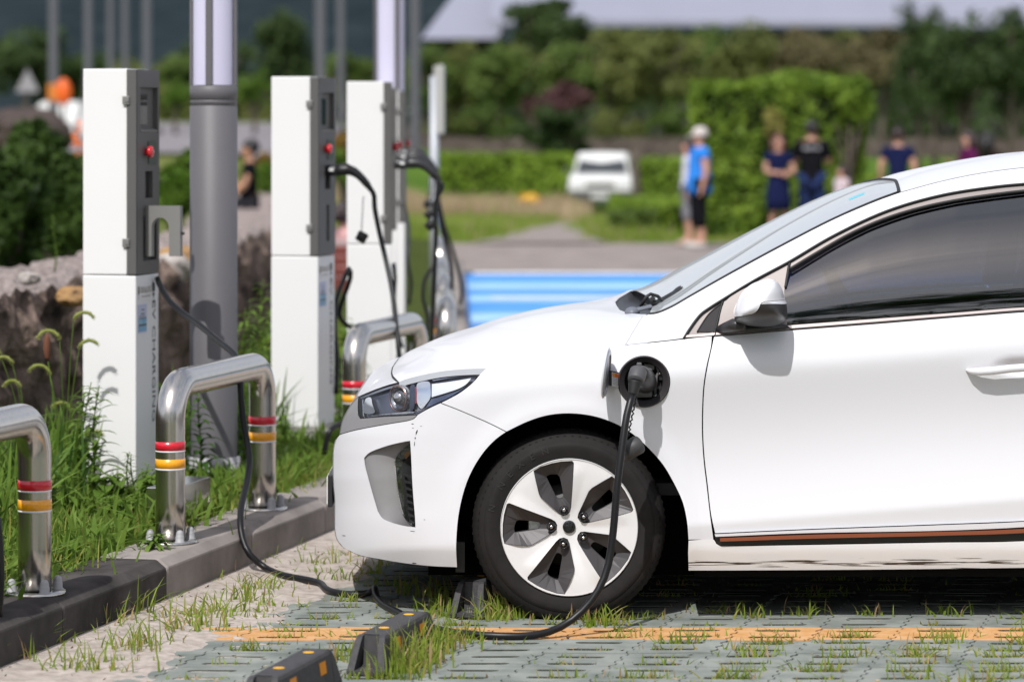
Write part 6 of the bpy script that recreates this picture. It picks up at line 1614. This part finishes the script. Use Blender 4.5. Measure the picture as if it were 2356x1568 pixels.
mb = MB(); mb.tube([Vector((-.07, 0, .57)), Vector((-.071, 0, .585)), Vector((-.074, 0, .62)), Vector((-.072, 0, .66)), Vector((-.07, 0, .68))], [.004, .012, .0145, .012, .003], 10); link('seed_head', mb, mat('brown_head', (.16, .07, .045), rough=.9), t)
def leafy(name, label, p, h, nl, ll, lw, seed, m, spread=.5, lean=(0, 0), stems=1, catn='weed'):
    """upright stem with many narrow leaves standing off it"""
    t = thing(name, label, catn, p); rg = random.Random(seed); mb = MB(); lf = MB()
    for sidx in range(stems):
        ox, oy = (rg.uniform(-.06, .06), rg.uniform(-.04, .04)) if stems > 1 else (0, 0); hh = h*rg.uniform(.75, 1.05) if stems > 1 else h
        pts = [Vector((ox+lean[0]*u*u+.01*math.sin(u*5+sidx), oy+lean[1]*u*u, hh*u)) for u in [k/8 for k in range(9)]]; mb.tube(pts, [.0045-.0028*k/8 for k in range(9)], 6)
        for i in range(nl):
            u = .12+.86*i/nl; k = min(7, int(u*8)); b0 = pts[k].lerp(pts[k+1], u*8-k); a = i*2.4+rg.uniform(-.3, .3); L_ = ll*rg.uniform(.7, 1.15)*(1.15-.75*u); d = Vector((math.cos(a), math.sin(a), 0)); s_ = Vector((-d.y, d.x, 0)); rows = []
            up = rg.uniform(.15, .75)
            for j in range(6):
                v = j/5; c = b0+d*L_*v*(1-.1*v)+Vector((0, 0, L_*(up*v-spread*v*v))); ww = lw*math.sin(math.pi*min(1, v*.9+.1))**.8*(1.1-.5*u); rows.append([c-s_*ww+Vector((0, 0, ww*.3)), c, c+s_*ww+Vector((0, 0, ww*.3))])
            lf.grid(rows)
    link('stem', mb, VG, t); link('leaves', lf, m, t); return t
leafy('willowherb', 'dense upright willowherb between charger and left barrier', G(205, 1186, .13), .50, 44, .16, .013, 21, LW, .45, (.03, 0), 3)
leafy('willowherb', 'dark-leaved upright weed under the barrier in front of the lamp column', G(457, 1140, .13), .42, 44, .14, .016, 22, LD, .55, (.01, 0), 1)
leafy('willowherb', 'dark weed behind the rear leg of the nearest full barrier', G(560, 1118, .13), .36, 40, .12, .015, 23, LD, .55, (-.02, 0), 2)
leafy('weed', 'small leafy weed at the foot of the second charger', G(652, 1050, .14), .19, 18, .12, .018, 24, LW, .5, (0, 0), 1)
leafy('weed', 'feathery bright weed before the white charger corner', G(308, 1190, .13), .24, 44, .08, .006, 25, LW, .3, (.01, 0), 3)
leafy('weed', 'broad-leaved weed at the foot of the nearest charger', G(250, 1192, .13), .22, 14, .15, .042, 26, LW, .7, (0, 0), 2)
leafy('weed', 'leafy weed clump between charger and barrier leg', G(332, 1205, .13), .20, 26, .13, .016, 27, LW, .6, (0, 0), 3)
leafy('weed', 'weed clump spreading towards the steel box', G(290, 1228, .13), .16, 22, .13, .017, 28, LW, .6, (0, 0), 3)
leafy('weed', 'grassy weed clump at the left barrier leg', G(150, 1228, .13), .24, 20, .17, .014, 29, LW, .6, (0, 0), 3)
leafy('weed', 'weed with arching leaves against the wall at the left edge', G(30, 1180, .13), .40, 24, .22, .010, 30, VG, .7, (.02, 0), 3)
leafy('weed', 'tall green weeds left of the second charger', G(585, 1030, .14), .75, 40, .20, .012, 31, LW, .6, (.03, 0), 4)
leafy('weed', 'tall pale weed close to the lamp column on its right', G(612, 1000, .14), .9, 44, .20, .011, 32, LW, .6, (.05, 0), 4)
leafy('weed', 'green weeds between second and third chargers', G(790, 980, .14), .55, 40, .2, .012, 33, LW, .6, (0, 0), 5)
leafy('weed', 'spindly green stem growing on the wall top at the left', W(125, 625, 15.9), .28, 12, .07, .006, 34, VG, .3, (.0, 0), 1)
leafy('weed', 'leaf sprig lying on the kerb beside the barrier leg', G(345, 1262, .158), .05, 16, .09, .010, 35, LW, .6, (.05, 0), 2)
# ================================================================== far things
# wooded hill
mb = MB(); rows = []
for k in range(26):
    Y = 210+k*30; row = []
    for j in range(61):
        X = -260+j*9.5; u = k/25
        row.append(Vector((X, Y, 2.2+75*u**1.1+3*fbm2(X*.05, Y*.04, 2)+1.2*fbm2(X*.3, Y*.2, 3))))
    rows.append(row)
mb.grid(rows, flip=True); tag(link('hill', mb, mat('hill_forest', (.014, .022, .026), rough=1, col2=(.030, .042, .047), vscale=.16, detail=8)), kind='structure')
# building with the big pale roof
M_ROOF = mat('pale_metal_roof', (.26, .265, .33), rough=.75, var=.04, vscale=.5)
M_WALLD = mat('shaded_wall', (.06, .055, .055), rough=.8)
t = thing('building', 'long low building with a wide pale grey hipped roof behind the trees', 'building', (8, 152, 1.1))
def bw(px, py, Y): return W(px, py, Y)-t.location
e0, e1, e2, e3 = bw(968, 90, 150), bw(1142, 90, 150), bw(1142, 90, 150)+Vector((0, 14, 0)), bw(968, 90, 150)+Vector((0, 14, 0))
mb = MB(); rg0 = bw(1068, -45, 158); rg1 = bw(1240, -45, 158)
mb.add([e0, e1, rg1, rg0, e3, e2], [(0, 1, 2, 3), (0, 3, 4), (1, 5, 2), (3, 2, 5, 4)]); link('roof', mb, M_ROOF, t)
mb = MB(); a, b = bw(985, 92, 151), bw(1180, 92, 151); mb.box(((a.x+b.x)/2, 6, (a.z-.1)/2), (b.x-a.x, 11, a.z+.05)); link('wall', mb, M_WALLD, t)
mb = MB(); f0, f1 = bw(1130, 46, 146), bw(2700, 52, 146); f2, f3 = bw(1130, -70, 156), bw(2700, -66, 156); mb.add([f0, f1, f3, f2, f0+Vector((0, 0, -.25)), f1+Vector((0, 0, -.25))], [(0, 1, 2, 3), (4, 5, 1, 0)]); link('roof', mb, M_ROOF, t)
mb = MB(); mb.box(((f0.x+f1.x)/2, -3.5, (f0.z-.4)/2), (f1.x-f0.x-2, 2, f0.z-.5)); w2 = link('wall', mb, M_WALLD, t)
for k in range(12):
    mb = MB(); mb.box((f0.x+3+k*2.6, -4.54, f0.z*.5), (1.4, .06, 1.6)); link('window', mb, mat('window_dark', (.02, .025, .03), rough=.15), t)
# low stone wall before the tree belt
mb = MB(); rows = []
for k in range(140):
    X = -4+k*.16; Y = 100; g = tz(X, Y)
    rows.append([Vector((X, Y+.06*fbm2(X*6, z*8, 1), g-.2+z+.05*fbm2(X*3, z, 2)*(z > .6))) for z in (0, .2, .4, .6, .8)]+[Vector((X, Y+.5, g+.58)), Vector((X, Y+.5, g-.2))])
mb.grid(rows, smooth=False); tag(link('dry_stone_wall', mb, mat('far_stone', (.07, .055, .05), rough=.95, col2=(.14, .115, .10), vscale=2.5)), 'long low brownish stone wall in front of the tree belt', 'wall')

# poles and signs on the left
M_POLE = mat('galvanised_pole', (.06, .063, .07), rough=.7)
def pole(px, Y, wpx, label, top=9.0, base=None, group='slim grey poles along the far road'):
    X = Xat(px, Y); t = thing('pole', label, 'pole', (X, Y, tz(X, Y)-.05), 0, group); r = wpx/F*Y/2
    mb = MB(); mb.lathe([(r*1.5, 0), (r*1.5, .12), (r, .14), (r*.85, top), (0, top+.02)], (0, 0, 0), 'Z', 16, caps=False); link('shaft', mb, M_POLE, t)
    mb = MB(); mb.lathe([(r*2.6, 0), (r*2.6, .05), (0, .05)], (0, 0, 0), 'Z', 16, caps=False); link('base', mb, M_POLE, t); return t
for px, Y, w_, lab in ((123, 82, 22, 'grey pole passing behind the orange sign'), (203, 86, 19, 'grey pole rising above the left corner of the nearest charger'), (254, 92, 15, 'grey pole above the middle of the nearest charger'), (288, 95, 16, 'thin grey pole above the right corner of the nearest charger'), (338, 88, 20, 'grey pole between nearest charger and lamp column'), (737, 78, 24, 'pale pole rising behind the second charger'), (784, 92, 18, 'grey pole between second charger and the far lamp tubes'), (955, 100, 24, 'grey pole right of the far lamp tubes')):
    pole(px, Y, w_, lab)
t = thing('warning_sign', 'triangular road sign seen from the back', 'road sign', (Xat(63, 98), 98, tz(Xat(63, 98), 98)))
zt = CAMZ-(158-HY)/F*98-t.location.z; zb = CAMZ-(212-HY)/F*98-t.location.z; hw = 27/F*98
mb = MB(); mb.tube([Vector((0, .03, 0)), Vector((0, .03, zt-.1))], .04, 10); link('post', mb, M_POLE, t)
mb = MB(); tri = [(-hw, zb), (hw, zb), (0, zt)]; mb.add([Vector((x, 0, z)) for x, z in tri]+[Vector((x, -.02, z)) for x, z in tri], [(0, 2, 1), (3, 4, 5), (0, 1, 4, 3), (1, 2, 5, 4), (2, 0, 3, 5)]); link('plate', mb, mat('sign_back', (.33, .32, .34), rough=.5, metal=.3), t)
t = thing('orange_sign', 'bright orange roadworks board on a post at the far left', 'road sign', (Xat(142, 80), 80, tz(Xat(142, 80), 80)))
zc = CAMZ-(212-HY)/F*80-t.location.z; mb = MB(); mb.lathe([(.0, -.02), (.13, -.02), (.135, 0), (0, .02)], (0, 0, 0), 'Y', 24); mb.xf(Matrix.Translation((.05, -.05, zc)) @ Matrix.Diagonal((1.4, 1, 2.5, 1))); link('board', mb, mat('sign_orange', (.75, .12, .01), rough=.5), t)
mb = MB(); mb.tube([Vector((.05, .03, 0)), Vector((.05, .03, zc))], .04, 8); link('post', mb, M_POLE, t)
t = thing('orange_sign', 'paler amber roadworks board half behind the orange one', 'road sign', (Xat(122, 81.5), 81.5, tz(Xat(122, 81.5), 81.5)))
mb = MB(); mb.box((0, 0, zc-.02), (.26, .03, .42), bev=.01); link('board', mb, mat('sign_amber', (.60, .20, .03), rough=.5), t); mb = MB(); mb.tube([Vector((0, .03, 0)), Vector((0, .03, zc))], .04, 8); link('post', mb, M_POLE, t)
# slim pole with a box by the receding barriers
t = thing('sign_pole', 'slim pale pole with a small box on top beside the cables', 'pole', (Xat(999, 26.5), 26.5, 0))
mb = MB(); mb.tube([Vector((0, 0, 0)), Vector((0, 0, 2.05))], .036, 14); link('shaft', mb, mat('pole_pale', (.42, .44, .47), rough=.45, metal=.2), t)
mb = MB(); mb.box((.05, 0, 1.86), (.065, .10, .56), bev=.01); mb.box((.02, 0, 2.08), (.05, .05, .10), bev=.008); link('box', mb, mat('box_pale', (.40, .40, .38), rough=.5), t)
# white low car partly seen at the far left
def car_far(name, label, loc, rz, w_, h_, l_, cat_, clip=None, s=1.0):
    t = thing(name, label, cat_, loc, rz); hw = w_/2; WH = mat('far_white_paint', (.72, .72, .70), rough=.35, coat=.4); z0 = .22*h_
    sec = lambda y, zb, zt, f: [Vector((-hw*f, y, zb)), Vector((-hw*f*1.02, y, zb+(zt-zb)*.5)), Vector((-hw*f*.96, y, zt-.02)), Vector((-hw*f*.86, y, zt)), Vector((0, y, zt+.015)), Vector((hw*f*.86, y, zt)), Vector((hw*f*.96, y, zt-.02)), Vector((hw*f*1.02, y, zb+(zt-zb)*.5)), Vector((hw*f, y, zb))]
    rows = [sec(-l_/2, z0+.06, z0+.30*h_, .86), sec(-l_/2+.05, z0, z0+.36*h_, .95), sec(-l_/2+.30, z0, z0+.40*h_, 1.0), sec(-l_/2+.85, z0, z0+.43*h_, 1.0), sec(0, z0, z0+.46*h_, 1.0), sec(l_/2-.05, z0, z0+.46*h_, .98), sec(l_/2, z0+.05, z0+.40*h_, .9)]
    mb = MB(); mb.grid(rows); mb.add(rows[0], [tuple(range(9))]); mb.add(rows[-1], [tuple(range(8, -1, -1))]); link('body', mb, WH, t)
    zb_ = z0+.43*h_; zr = h_
    cab = [(-l_/2+.80, zb_, .88), (-l_/2+1.22, zr-.02, .76), (-l_/2+1.35, zr, .74), (l_/2-.6, zr-.01, .74), (l_/2-.25, zb_+.02, .86)]
    rows = [[Vector((-hw*f, y, zb_-.03 if k in (0, 4) else zb_)), Vector((-hw*(f+.0), y, z)), Vector((-hw*f*.9, y, z+.01)), Vector((0, y, z+.02)), Vector((hw*f*.9, y, z+.01)), Vector((hw*f, y, z)), Vector((hw*f, y, zb_))] for k, (y, z, f) in enumerate(cab)]
    mb = MB(); mb.grid(rows); link('cab', mb, WH, t)
    a, b = Vector((0, cab[0][0], zb_+.015)), Vector((0, cab[1][0], zr-.06)); n = Vector((0, -(b.z-a.z), (b.y-a.y))).normalized()*.012
    mb = MB(); q = [(-hw*.80, -.02), (hw*.80, -.02), (hw*.68, .98), (-hw*.68, .98)]; mb.add([Vector((x, a.y+(b.y-a.y)*u, a.z+(b.z-a.z)*u))+n*2+Vector((0, 0, .0)) for x, u in q], [(0, 1, 2, 3)]); link('windshield', mb, mat('far_glass', (.03, .036, .042), rough=.4), t)
    mb = MB(); mb.box((0, -l_/2-.03, z0+.05), (w_*.98, .14, .22*h_), bev=.03); link('bumper', mb, mat('far_dark_trim', (.05, .052, .055), rough=.6), t)
    mb = MB(); mb.box((0, -l_/2+.0, z0+.26*h_), (w_*.46, .06, .09*h_), bev=.015); link('grille', mb, mat('far_grille', (.22, .22, .22), rough=.4, metal=.5), t)
    for sx in (-1, 1):
        mb = MB(); mb.ball((sx*hw*.68, -l_/2+.03, z0+.27*h_), (.13, .05, .075)); link('headlight', mb, mat('far_lamp', (.55, .57, .6), rough=.15), t)
        mb = MB(); mb.box((sx*(hw+.07), cab[0][0]+.1, zb_+.08), (.10, .06, .14), bev=.02); link('mirror', mb, mat('far_dark_trim', (.05, .052, .055)), t)
        for y in (-l_/2+.5, l_/2-.55):
            mb = MB(); mb.lathe([(.0, -.09), (.17*h_, -.09), (.215*h_, -.07), (.215*h_, .08), (0, .09)], (sx*hw*.84, y, .215*h_), 'X', 22); link('wheel', mb, mat('far_tyre', (.02, .02, .02), rough=.8), t)
    mb = MB(); mb.box((0, -l_/2-.10, z0+.07), (.42, .02, .10), bev=.005); link('licence_plate', mb, mat('far_plate', (.6, .6, .58), rough=.4), t)
    return t
car_far('white_truck', 'white pickup facing the camera, parked in the grass beyond the path', (Xat(1388, 77), 77, -.30), R(-4), 1.50, 1.36, 3.4, 'truck')
car_far('white_car', 'white car at the far left, half hidden by the nearest charger', (Xat(180, 82), 84, tz(Xat(180, 82), 84)-.25), R(60), 1.5, 1.1, 3.4, 'car')
t = thing('bare_tree', 'bare dark trunk right beside the white truck', 'tree', (Xat(1463, 73), 73, -.3)); mb = MB(); mb.tube([Vector((0, 0, 0)), Vector((.01, 0, .6)), Vector((-.02, 0, 1.1)), Vector((0, 0, 1.45))], [.12, .10, .095, .08], 10); link('trunk', mb, M_BARK, t); mb = MB(); mb.tube([Vector((0, 0, 1.1)), Vector((.08, 0, 1.3)), Vector((.1, 0, 1.5))], [.05, .04, .02], 8); link('stub', mb, M_BARK, t)

# ---- people
SKIN = mat('skin_tone', (.50, .27, .19), rough=.55)
def skinmesh(name, V, E, Rr, m, parent, sub=1, flat=None):
    me = bpy.data.meshes.new(name); me.from_pydata([tuple(v) for v in V], E, []); o = bpy.data.objects.new(name, me); COL.objects.link(o)
    md = o.modifiers.new('skin', 'SKIN'); md.use_smooth_shade = True
    if not me.skin_vertices: me.attributes
    for i, sv in enumerate(me.skin_vertices[0].data): sv.radius = (Rr[i], Rr[i]); sv.use_root = (i == 0)
    if sub: s_ = o.modifiers.new('subsurf', 'SUBSURF'); s_.levels = sub; s_.render_levels = sub
    dg = bpy.context.evaluated_depsgraph_get(); new = bpy.data.meshes.new_from_object(o.evaluated_get(dg))
    bpy.data.objects.remove(o); bpy.data.meshes.remove(me)
    if flat:
        for v in new.vertices:
            z0, z1, k = flat; w_ = sm(z0-.08, z0, v.co.z)*(1-sm(z1, z1+.06, v.co.z))*(1 if abs(v.co.x) < .24 else 0)
            v.co.y *= 1-(1-k)*w_
    new.name = name; new.materials.clear(); new.materials.append(m)
    for p in new.polygons: p.use_smooth = True
    ob = bpy.data.objects.new(name, new); COL.objects.link(ob); ob.parent = parent; return ob
def person(label, loc, rz, h, top, bottom, hair, arms='down', sleeve=.45, bottom_len='shorts', hairlen=0, cap=None, female=False, seated=False, shoes=(.3, .3, .3), build=1.0, skin=None, hem=.86, leg=.30, depth=.76):
    t = thing('person', label, 'person', loc, rz); s = h/1.72; sk = skin or SKIN
    sw = .165 if female else .19
    J = dict(pel=(0, 0, .95), wai=(0, -.005, 1.08), che=(0, .0, 1.27), nec=(0, .01, 1.44), nk2=(0, -.005, 1.50), hd=(0, -.015, 1.58), crn=(0, .0, 1.655))
    if seated: dz = 0
    def arm(sx, kind):
        sh = (sx*sw, .0, 1.385)
        if kind == 'down': el = (sx*(sw+.07), .03, 1.11); wr = (sx*(sw+.08), -.03, .87)
        elif kind == 'fold': el = (sx*(sw+.08), -.05, 1.12); wr = (sx*.02, -.24, 1.10)
        elif kind == 'fwd': el = (sx*(sw+.05), -.10, 1.13); wr = (sx*(sw-.02), -.36, 1.22)
        elif kind == 'lap': el = (sx*(sw+.05), -.10, 1.14); wr = (sx*(sw-.08), -.34, 1.02)
        else: el = (sx*(sw+.07), .03, 1.11); wr = (sx*(sw+.08), -.03, .87)
        return sh, el, wr
    V = []; E = []; Rd = []
    def add(p, r, par=None):
        V.append(Vector(p)); Rd.append(r); i = len(V)-1
        if par is not None: E.append((par, i))
        return i
    b = build
    i0 = add(J['pel'], .125*b); i1 = add(J['wai'], .115*b, i0); i2 = add(J['che'], .13*b, i1); i3 = add(J['nec'], .062, i2); i4 = add(J['nk2'], .055, i3)
    i5 = add(J['hd'], .085, i4); i6 = add(J['crn'], .075, i5); add((0, -.108, 1.565), .014, i5); add((0, -.07, 1.525), .03, i5)
    add((.085, .0, 1.57), .014, i5); add((-.085, .0, 1.57), .014, i5)
    AR = {}
    for k, sx in enumerate((-1, 1)):
        kind = arms[k] if isinstance(arms, (tuple, list)) else arms
        sh, el, wr = arm(sx, kind); a = add(sh, .058*b, i2); e = add(el, .044*b, a); w_ = add(wr, .030, e); d = (Vector(wr)-Vector(el)).normalized()
        pm = add(Vector(wr)+d*.055, .030, w_); side = d.cross(Vector((0, 1, 0) if abs(d.y) < .8 else (0, 0, 1))).normalized()
        for f, L_ in ((-1.5, .060), (-.5, .072), (.5, .068), (1.5, .052)):
            q = add(Vector(wr)+d*.085+side*f*.015, .009, pm); add(Vector(wr)+d*(.085+L_*.6)+side*f*.017+Vector((0, -.012, -.005)), .008, q)
        q = add(Vector(wr)+d*.04+side*-.038, .010, pm); add(Vector(wr)+d*.08+side*-.05, .009, q)
        AR[sx] = (Vector(sh), Vector(el), Vector(wr))
    LG = {}
    for sx in (-1, 1):
        hp = (sx*.09, 0, .90); kn = (sx*.10, -.02, .50); an = (sx*.105, .02, .085); to = (sx*.12, -.15, .035)
        if seated: hp = (sx*.09, 0, .93); kn = (sx*.12, -.44, .93); an = (sx*.11, -.42, .52); to = (sx*.12, -.58, .46)
        a = add(hp, .088*b, i0); k_ = add(kn, .056*b, a); cf = add(Vector(kn).lerp(Vector(an), .35)+Vector((0, .015, 0)), .054*b, k_); n_ = add(an, .036, cf); add(Vector(an)+Vector((0, .035, -.035)), .03, n_); f_ = add(to, .028, n_)
        LG[sx] = (Vector(hp), Vector(kn), Vector(an), Vector(to))
    fl_ = (1.0, 1.36, .72)
    body = skinmesh('body', V, E, Rd, sk, t, 1, fl_)
    # shirt
    V = []; E = []; Rd = []
    a0 = add((0, 0, hem if bottom_len != 'skirt' else .98), .190*b); a00 = add((0, 0, .97), .168*b, a0); a1 = add(J['wai'], .140*b, a00); a2 = add(J['che'], .150*b, a1); add((0, .005, 1.40), .095, a2)
    for sx in (-1, 1):
        sh, el, _ = AR[sx]; q = add(sh, .078*b, a2); add(sh.lerp(el, sleeve*.6), .072*b, q); add(sh.lerp(el, sleeve), .072*b, len(V)-1)
    skinmesh('shirt', V, E, Rd, top, t, 1, (.6, 1.37, depth))
    # trousers, shorts or skirt
    if bottom_len in ('skirt', 'dress'):
        mb = MB(); mb.lathe([(.15, 1.08), (.165, .98), (.185, .88), (.20, .70), (.215, .52), (.205, .52)], (0, 0, 0), 'Z', 24, caps=False); mb.xf(Matrix.Diagonal((1, .78, 1, 1))); link('skirt', mb, bottom, t)
    else:
        V = []; E = []; Rd = []; a0 = add((0, 0, .97), .135*b)
        for sx in (-1, 1):
            hp, kn, an, to = LG[sx]; q = add(hp, .092*b, a0); k_ = add(kn, .082*b, q)
            if bottom_len == 'long': add(kn.lerp(an, .5), .072*b, k_); add(kn.lerp(an, .95), .062*b, len(V)-1)
            else: add(kn.lerp(an, leg), .082*b, k_)
        skinmesh('shorts' if bottom_len != 'long' else 'trousers', V, E, Rd, bottom, t, 1, (.9, 1.1, .8))
    for sx in (-1, 1):
        hp, kn, an, to = LG[sx]; mb = MB(); mb.tube([an+Vector((0, .05, -.05)), an+Vector((0, .0, -.045)), an.lerp(to, .6)+Vector((0, 0, -.015)), to+Vector((0, -.03, -.005))], [.038, .046, .044, .030], 12); link('shoe', mb, mat('shoe_%d' % int(shoes[0]*100), shoes, rough=.6), t)
        mb = MB(); mb.ball((sx*.032, -.098, 1.60), (.014, .008, .009), 10, 6); link('eye', mb, mat('eye_dark', (.03, .02, .02), rough=.2), t)
    mb = MB(); mb.box((0, -.098, 1.535), (.045, .01, .010), bev=.003); link('mouth', mb, mat('lip', (.42, .15, .13), rough=.5), t)
    hm = hair; mb = MB(); mb.ball((0, .022, 1.625), (.098, .108, .100), 18, 12)
    if hairlen: mb.tube([Vector((0, .07, 1.62)), Vector((0, .10, 1.52)), Vector((0, .10, 1.62-hairlen))], [.09, .095, .055], 14); mb.tube([Vector((-.075, .02, 1.62)), Vector((-.085, .0, 1.52)), Vector((-.08, .02, 1.64-hairlen))], [.04, .038, .02], 10); mb.tube([Vector((.075, .02, 1.62)), Vector((.085, .0, 1.52)), Vector((.08, .02, 1.64-hairlen))], [.04, .038, .02], 10)
    link('hair', mb, hm, t)
    if cap:
        mb = MB(); mb.lathe([(.112, 1.605), (.114, 1.635), (.105, 1.685), (.07, 1.725), (0, 1.737)], (0, .012, 0), 'Z', 24, caps=False); mb.add([Vector((-.09, -.08, 1.612)), Vector((.09, -.08, 1.612)), Vector((.075, -.175, 1.598)), Vector((0, -.2, 1.596)), Vector((-.075, -.175, 1.598)), Vector((-.09, -.08, 1.622)), Vector((.09, -.08, 1.622)), Vector((.075, -.175, 1.604)), Vector((0, -.2, 1.602)), Vector((-.075, -.175, 1.604))], [(0, 1, 2, 3, 4), (9, 8, 7, 6, 5), (1, 6, 7, 2), (2, 7, 8, 3), (3, 8, 9, 4), (4, 9, 5, 0)]); link('cap', mb, cap, t)
    t.scale = (s, s, s); return t
HB = mat('hair_black', (.012, .010, .010), rough=.45); HR = mat('hair_brown', (.10, .035, .02), rough=.45); HD = mat('hair_dark_brown', (.025, .012, .012), rough=.45)
cl = lambda n, c: mat(n, c, rough=.85, var=.08, vscale=5)
BLUE, BLK, NVY, WHT = cl('cloth_blue', (.035, .22, .68)), cl('cloth_black', (.010, .010, .012)), cl('cloth_navy', (.012, .016, .055)), cl('cloth_white', (.62, .63, .70))
def gnd(px, Y, dz=0): return (Xat(px, Y), Y, dz)
person('man in blue polo shirt, pale cap and black shorts before the ivy block', gnd(1609, 44.5), R(-78), 1.64, BLUE, BLK, HB, ('down', 'down'), cap=mat('cap_beige', (.55, .50, .47), rough=.8), build=1.24, shoes=(.5, .48, .46), hem=.70, leg=.55, depth=1.0)
person('person in a white shirt mostly hidden behind the man in blue', gnd(1583, 45.4), R(-85), 1.50, WHT, cl('cloth_grey', (.2, .2, .22)), HD, 'down', female=True, hairlen=.12, shoes=(.4, .3, .25))
person('woman with reddish hair in a navy top and skirt, arms folded', gnd(1791, 46), R(18), 1.56, NVY, NVY, HR, 'fold', female=True, bottom_len='skirt', hairlen=.22, sleeve=.5, shoes=(.1, .09, .09))
pm = person('man in black T-shirt with pale print and jeans, back turned', gnd(1867, 46.4), R(174), 1.74, BLK, cl('cloth_jeans', (.022, .035, .10)), HB, ('fwd', 'fwd'), bottom_len='long', build=1.2, sleeve=.75, hem=.66, shoes=(.4, .4, .42))
mb = MB(); rg = random.Random(4)
for i in range(11):
    x = -.11+i*.022; q = [Vector((x+.01*math.sin(k*2.1+i), .128-.0*k, 1.33+.028*math.sin(k*1.7+i*1.3))) for k in range(5)]; mb.tube(q, .0055, 6)
link('back_print', mb, mat('print_pale', (.45, .45, .47), rough=.7), pm)
person('small child in a white top beside the man in black', gnd(1936, 45.2), R(-60), 1.12, cl('cloth_child', (.62, .52, .55)), cl('cloth_child_grey', (.4, .42, .5)), HD, 'down', female=True, hairlen=.14, shoes=(.5, .3, .35))
person('man in a navy T-shirt with his back turned, right of the ivy block', gnd(2066, 47), R(160), 1.64, NVY, cl('cloth_dark_grey', (.03, .03, .035)), HD, 'down', bottom_len='long', build=1.1, sleeve=.5)
person('woman in a maroon top with one hand raised, above the car roof', gnd(2228, 47), R(-75), 1.60, cl('cloth_maroon', (.10, .015, .07)), cl('cloth_dark_grey', (.03, .03, .035)), HD, ('fwd', 'down'), female=True, bottom_len='long', hairlen=.25, sleeve=.9)
person('dark-haired person in dark clothes behind the woman in maroon', gnd(2272, 48), R(160), 1.58, cl('cloth_dark_brown', (.03, .02, .02)), BLK, HB, 'down', female=True, bottom_len='long', hairlen=.35, sleeve=.9)
pq = person('man in a black top sitting on the stone wall, seen past the lamp column', (Xat(574, 37), 37, -.09), R(-80), 1.60, BLK, cl('cloth_dark_grey', (.03, .03, .035)), HB, 'lap', seated=True, bottom_len='long', skin=mat('skin_tan', (.42, .22, .13), rough=.55))
person('person in a pale pink top partly hidden behind the second charger', (Xat(792, 31), 31, -.62), R(120), 1.55, cl('cloth_pink', (.62, .36, .36)), cl('cloth_white', (.62, .63, .70)), HD, 'lap', seated=True, female=True, hairlen=.1, skin=mat('skin_fair', (.58, .33, .26), rough=.55))
t = thing('planter', 'red-brown wooden box between the second and third chargers', 'planter', (Xat(790, 29.5), 29.5, .1)); mb = MB()
for k in range(5): mb.box((0, -.16, .05+k*.093), (.34, .02, .086), bev=.004)
for sx in (-1, 1): mb.box((sx*.16, 0, .24), (.03, .32, .48), bev=.004)
link('boards', mb, mat('red_brown_wood', (.17, .035, .025), rough=.6, var=.2, vscale=12), t); mb = MB(); mb.box((0, 0, .49), (.37, .36, .03), bev=.006); link('rim', mb, mat('pinkish_stone', (.35, .27, .26), rough=.7), t)
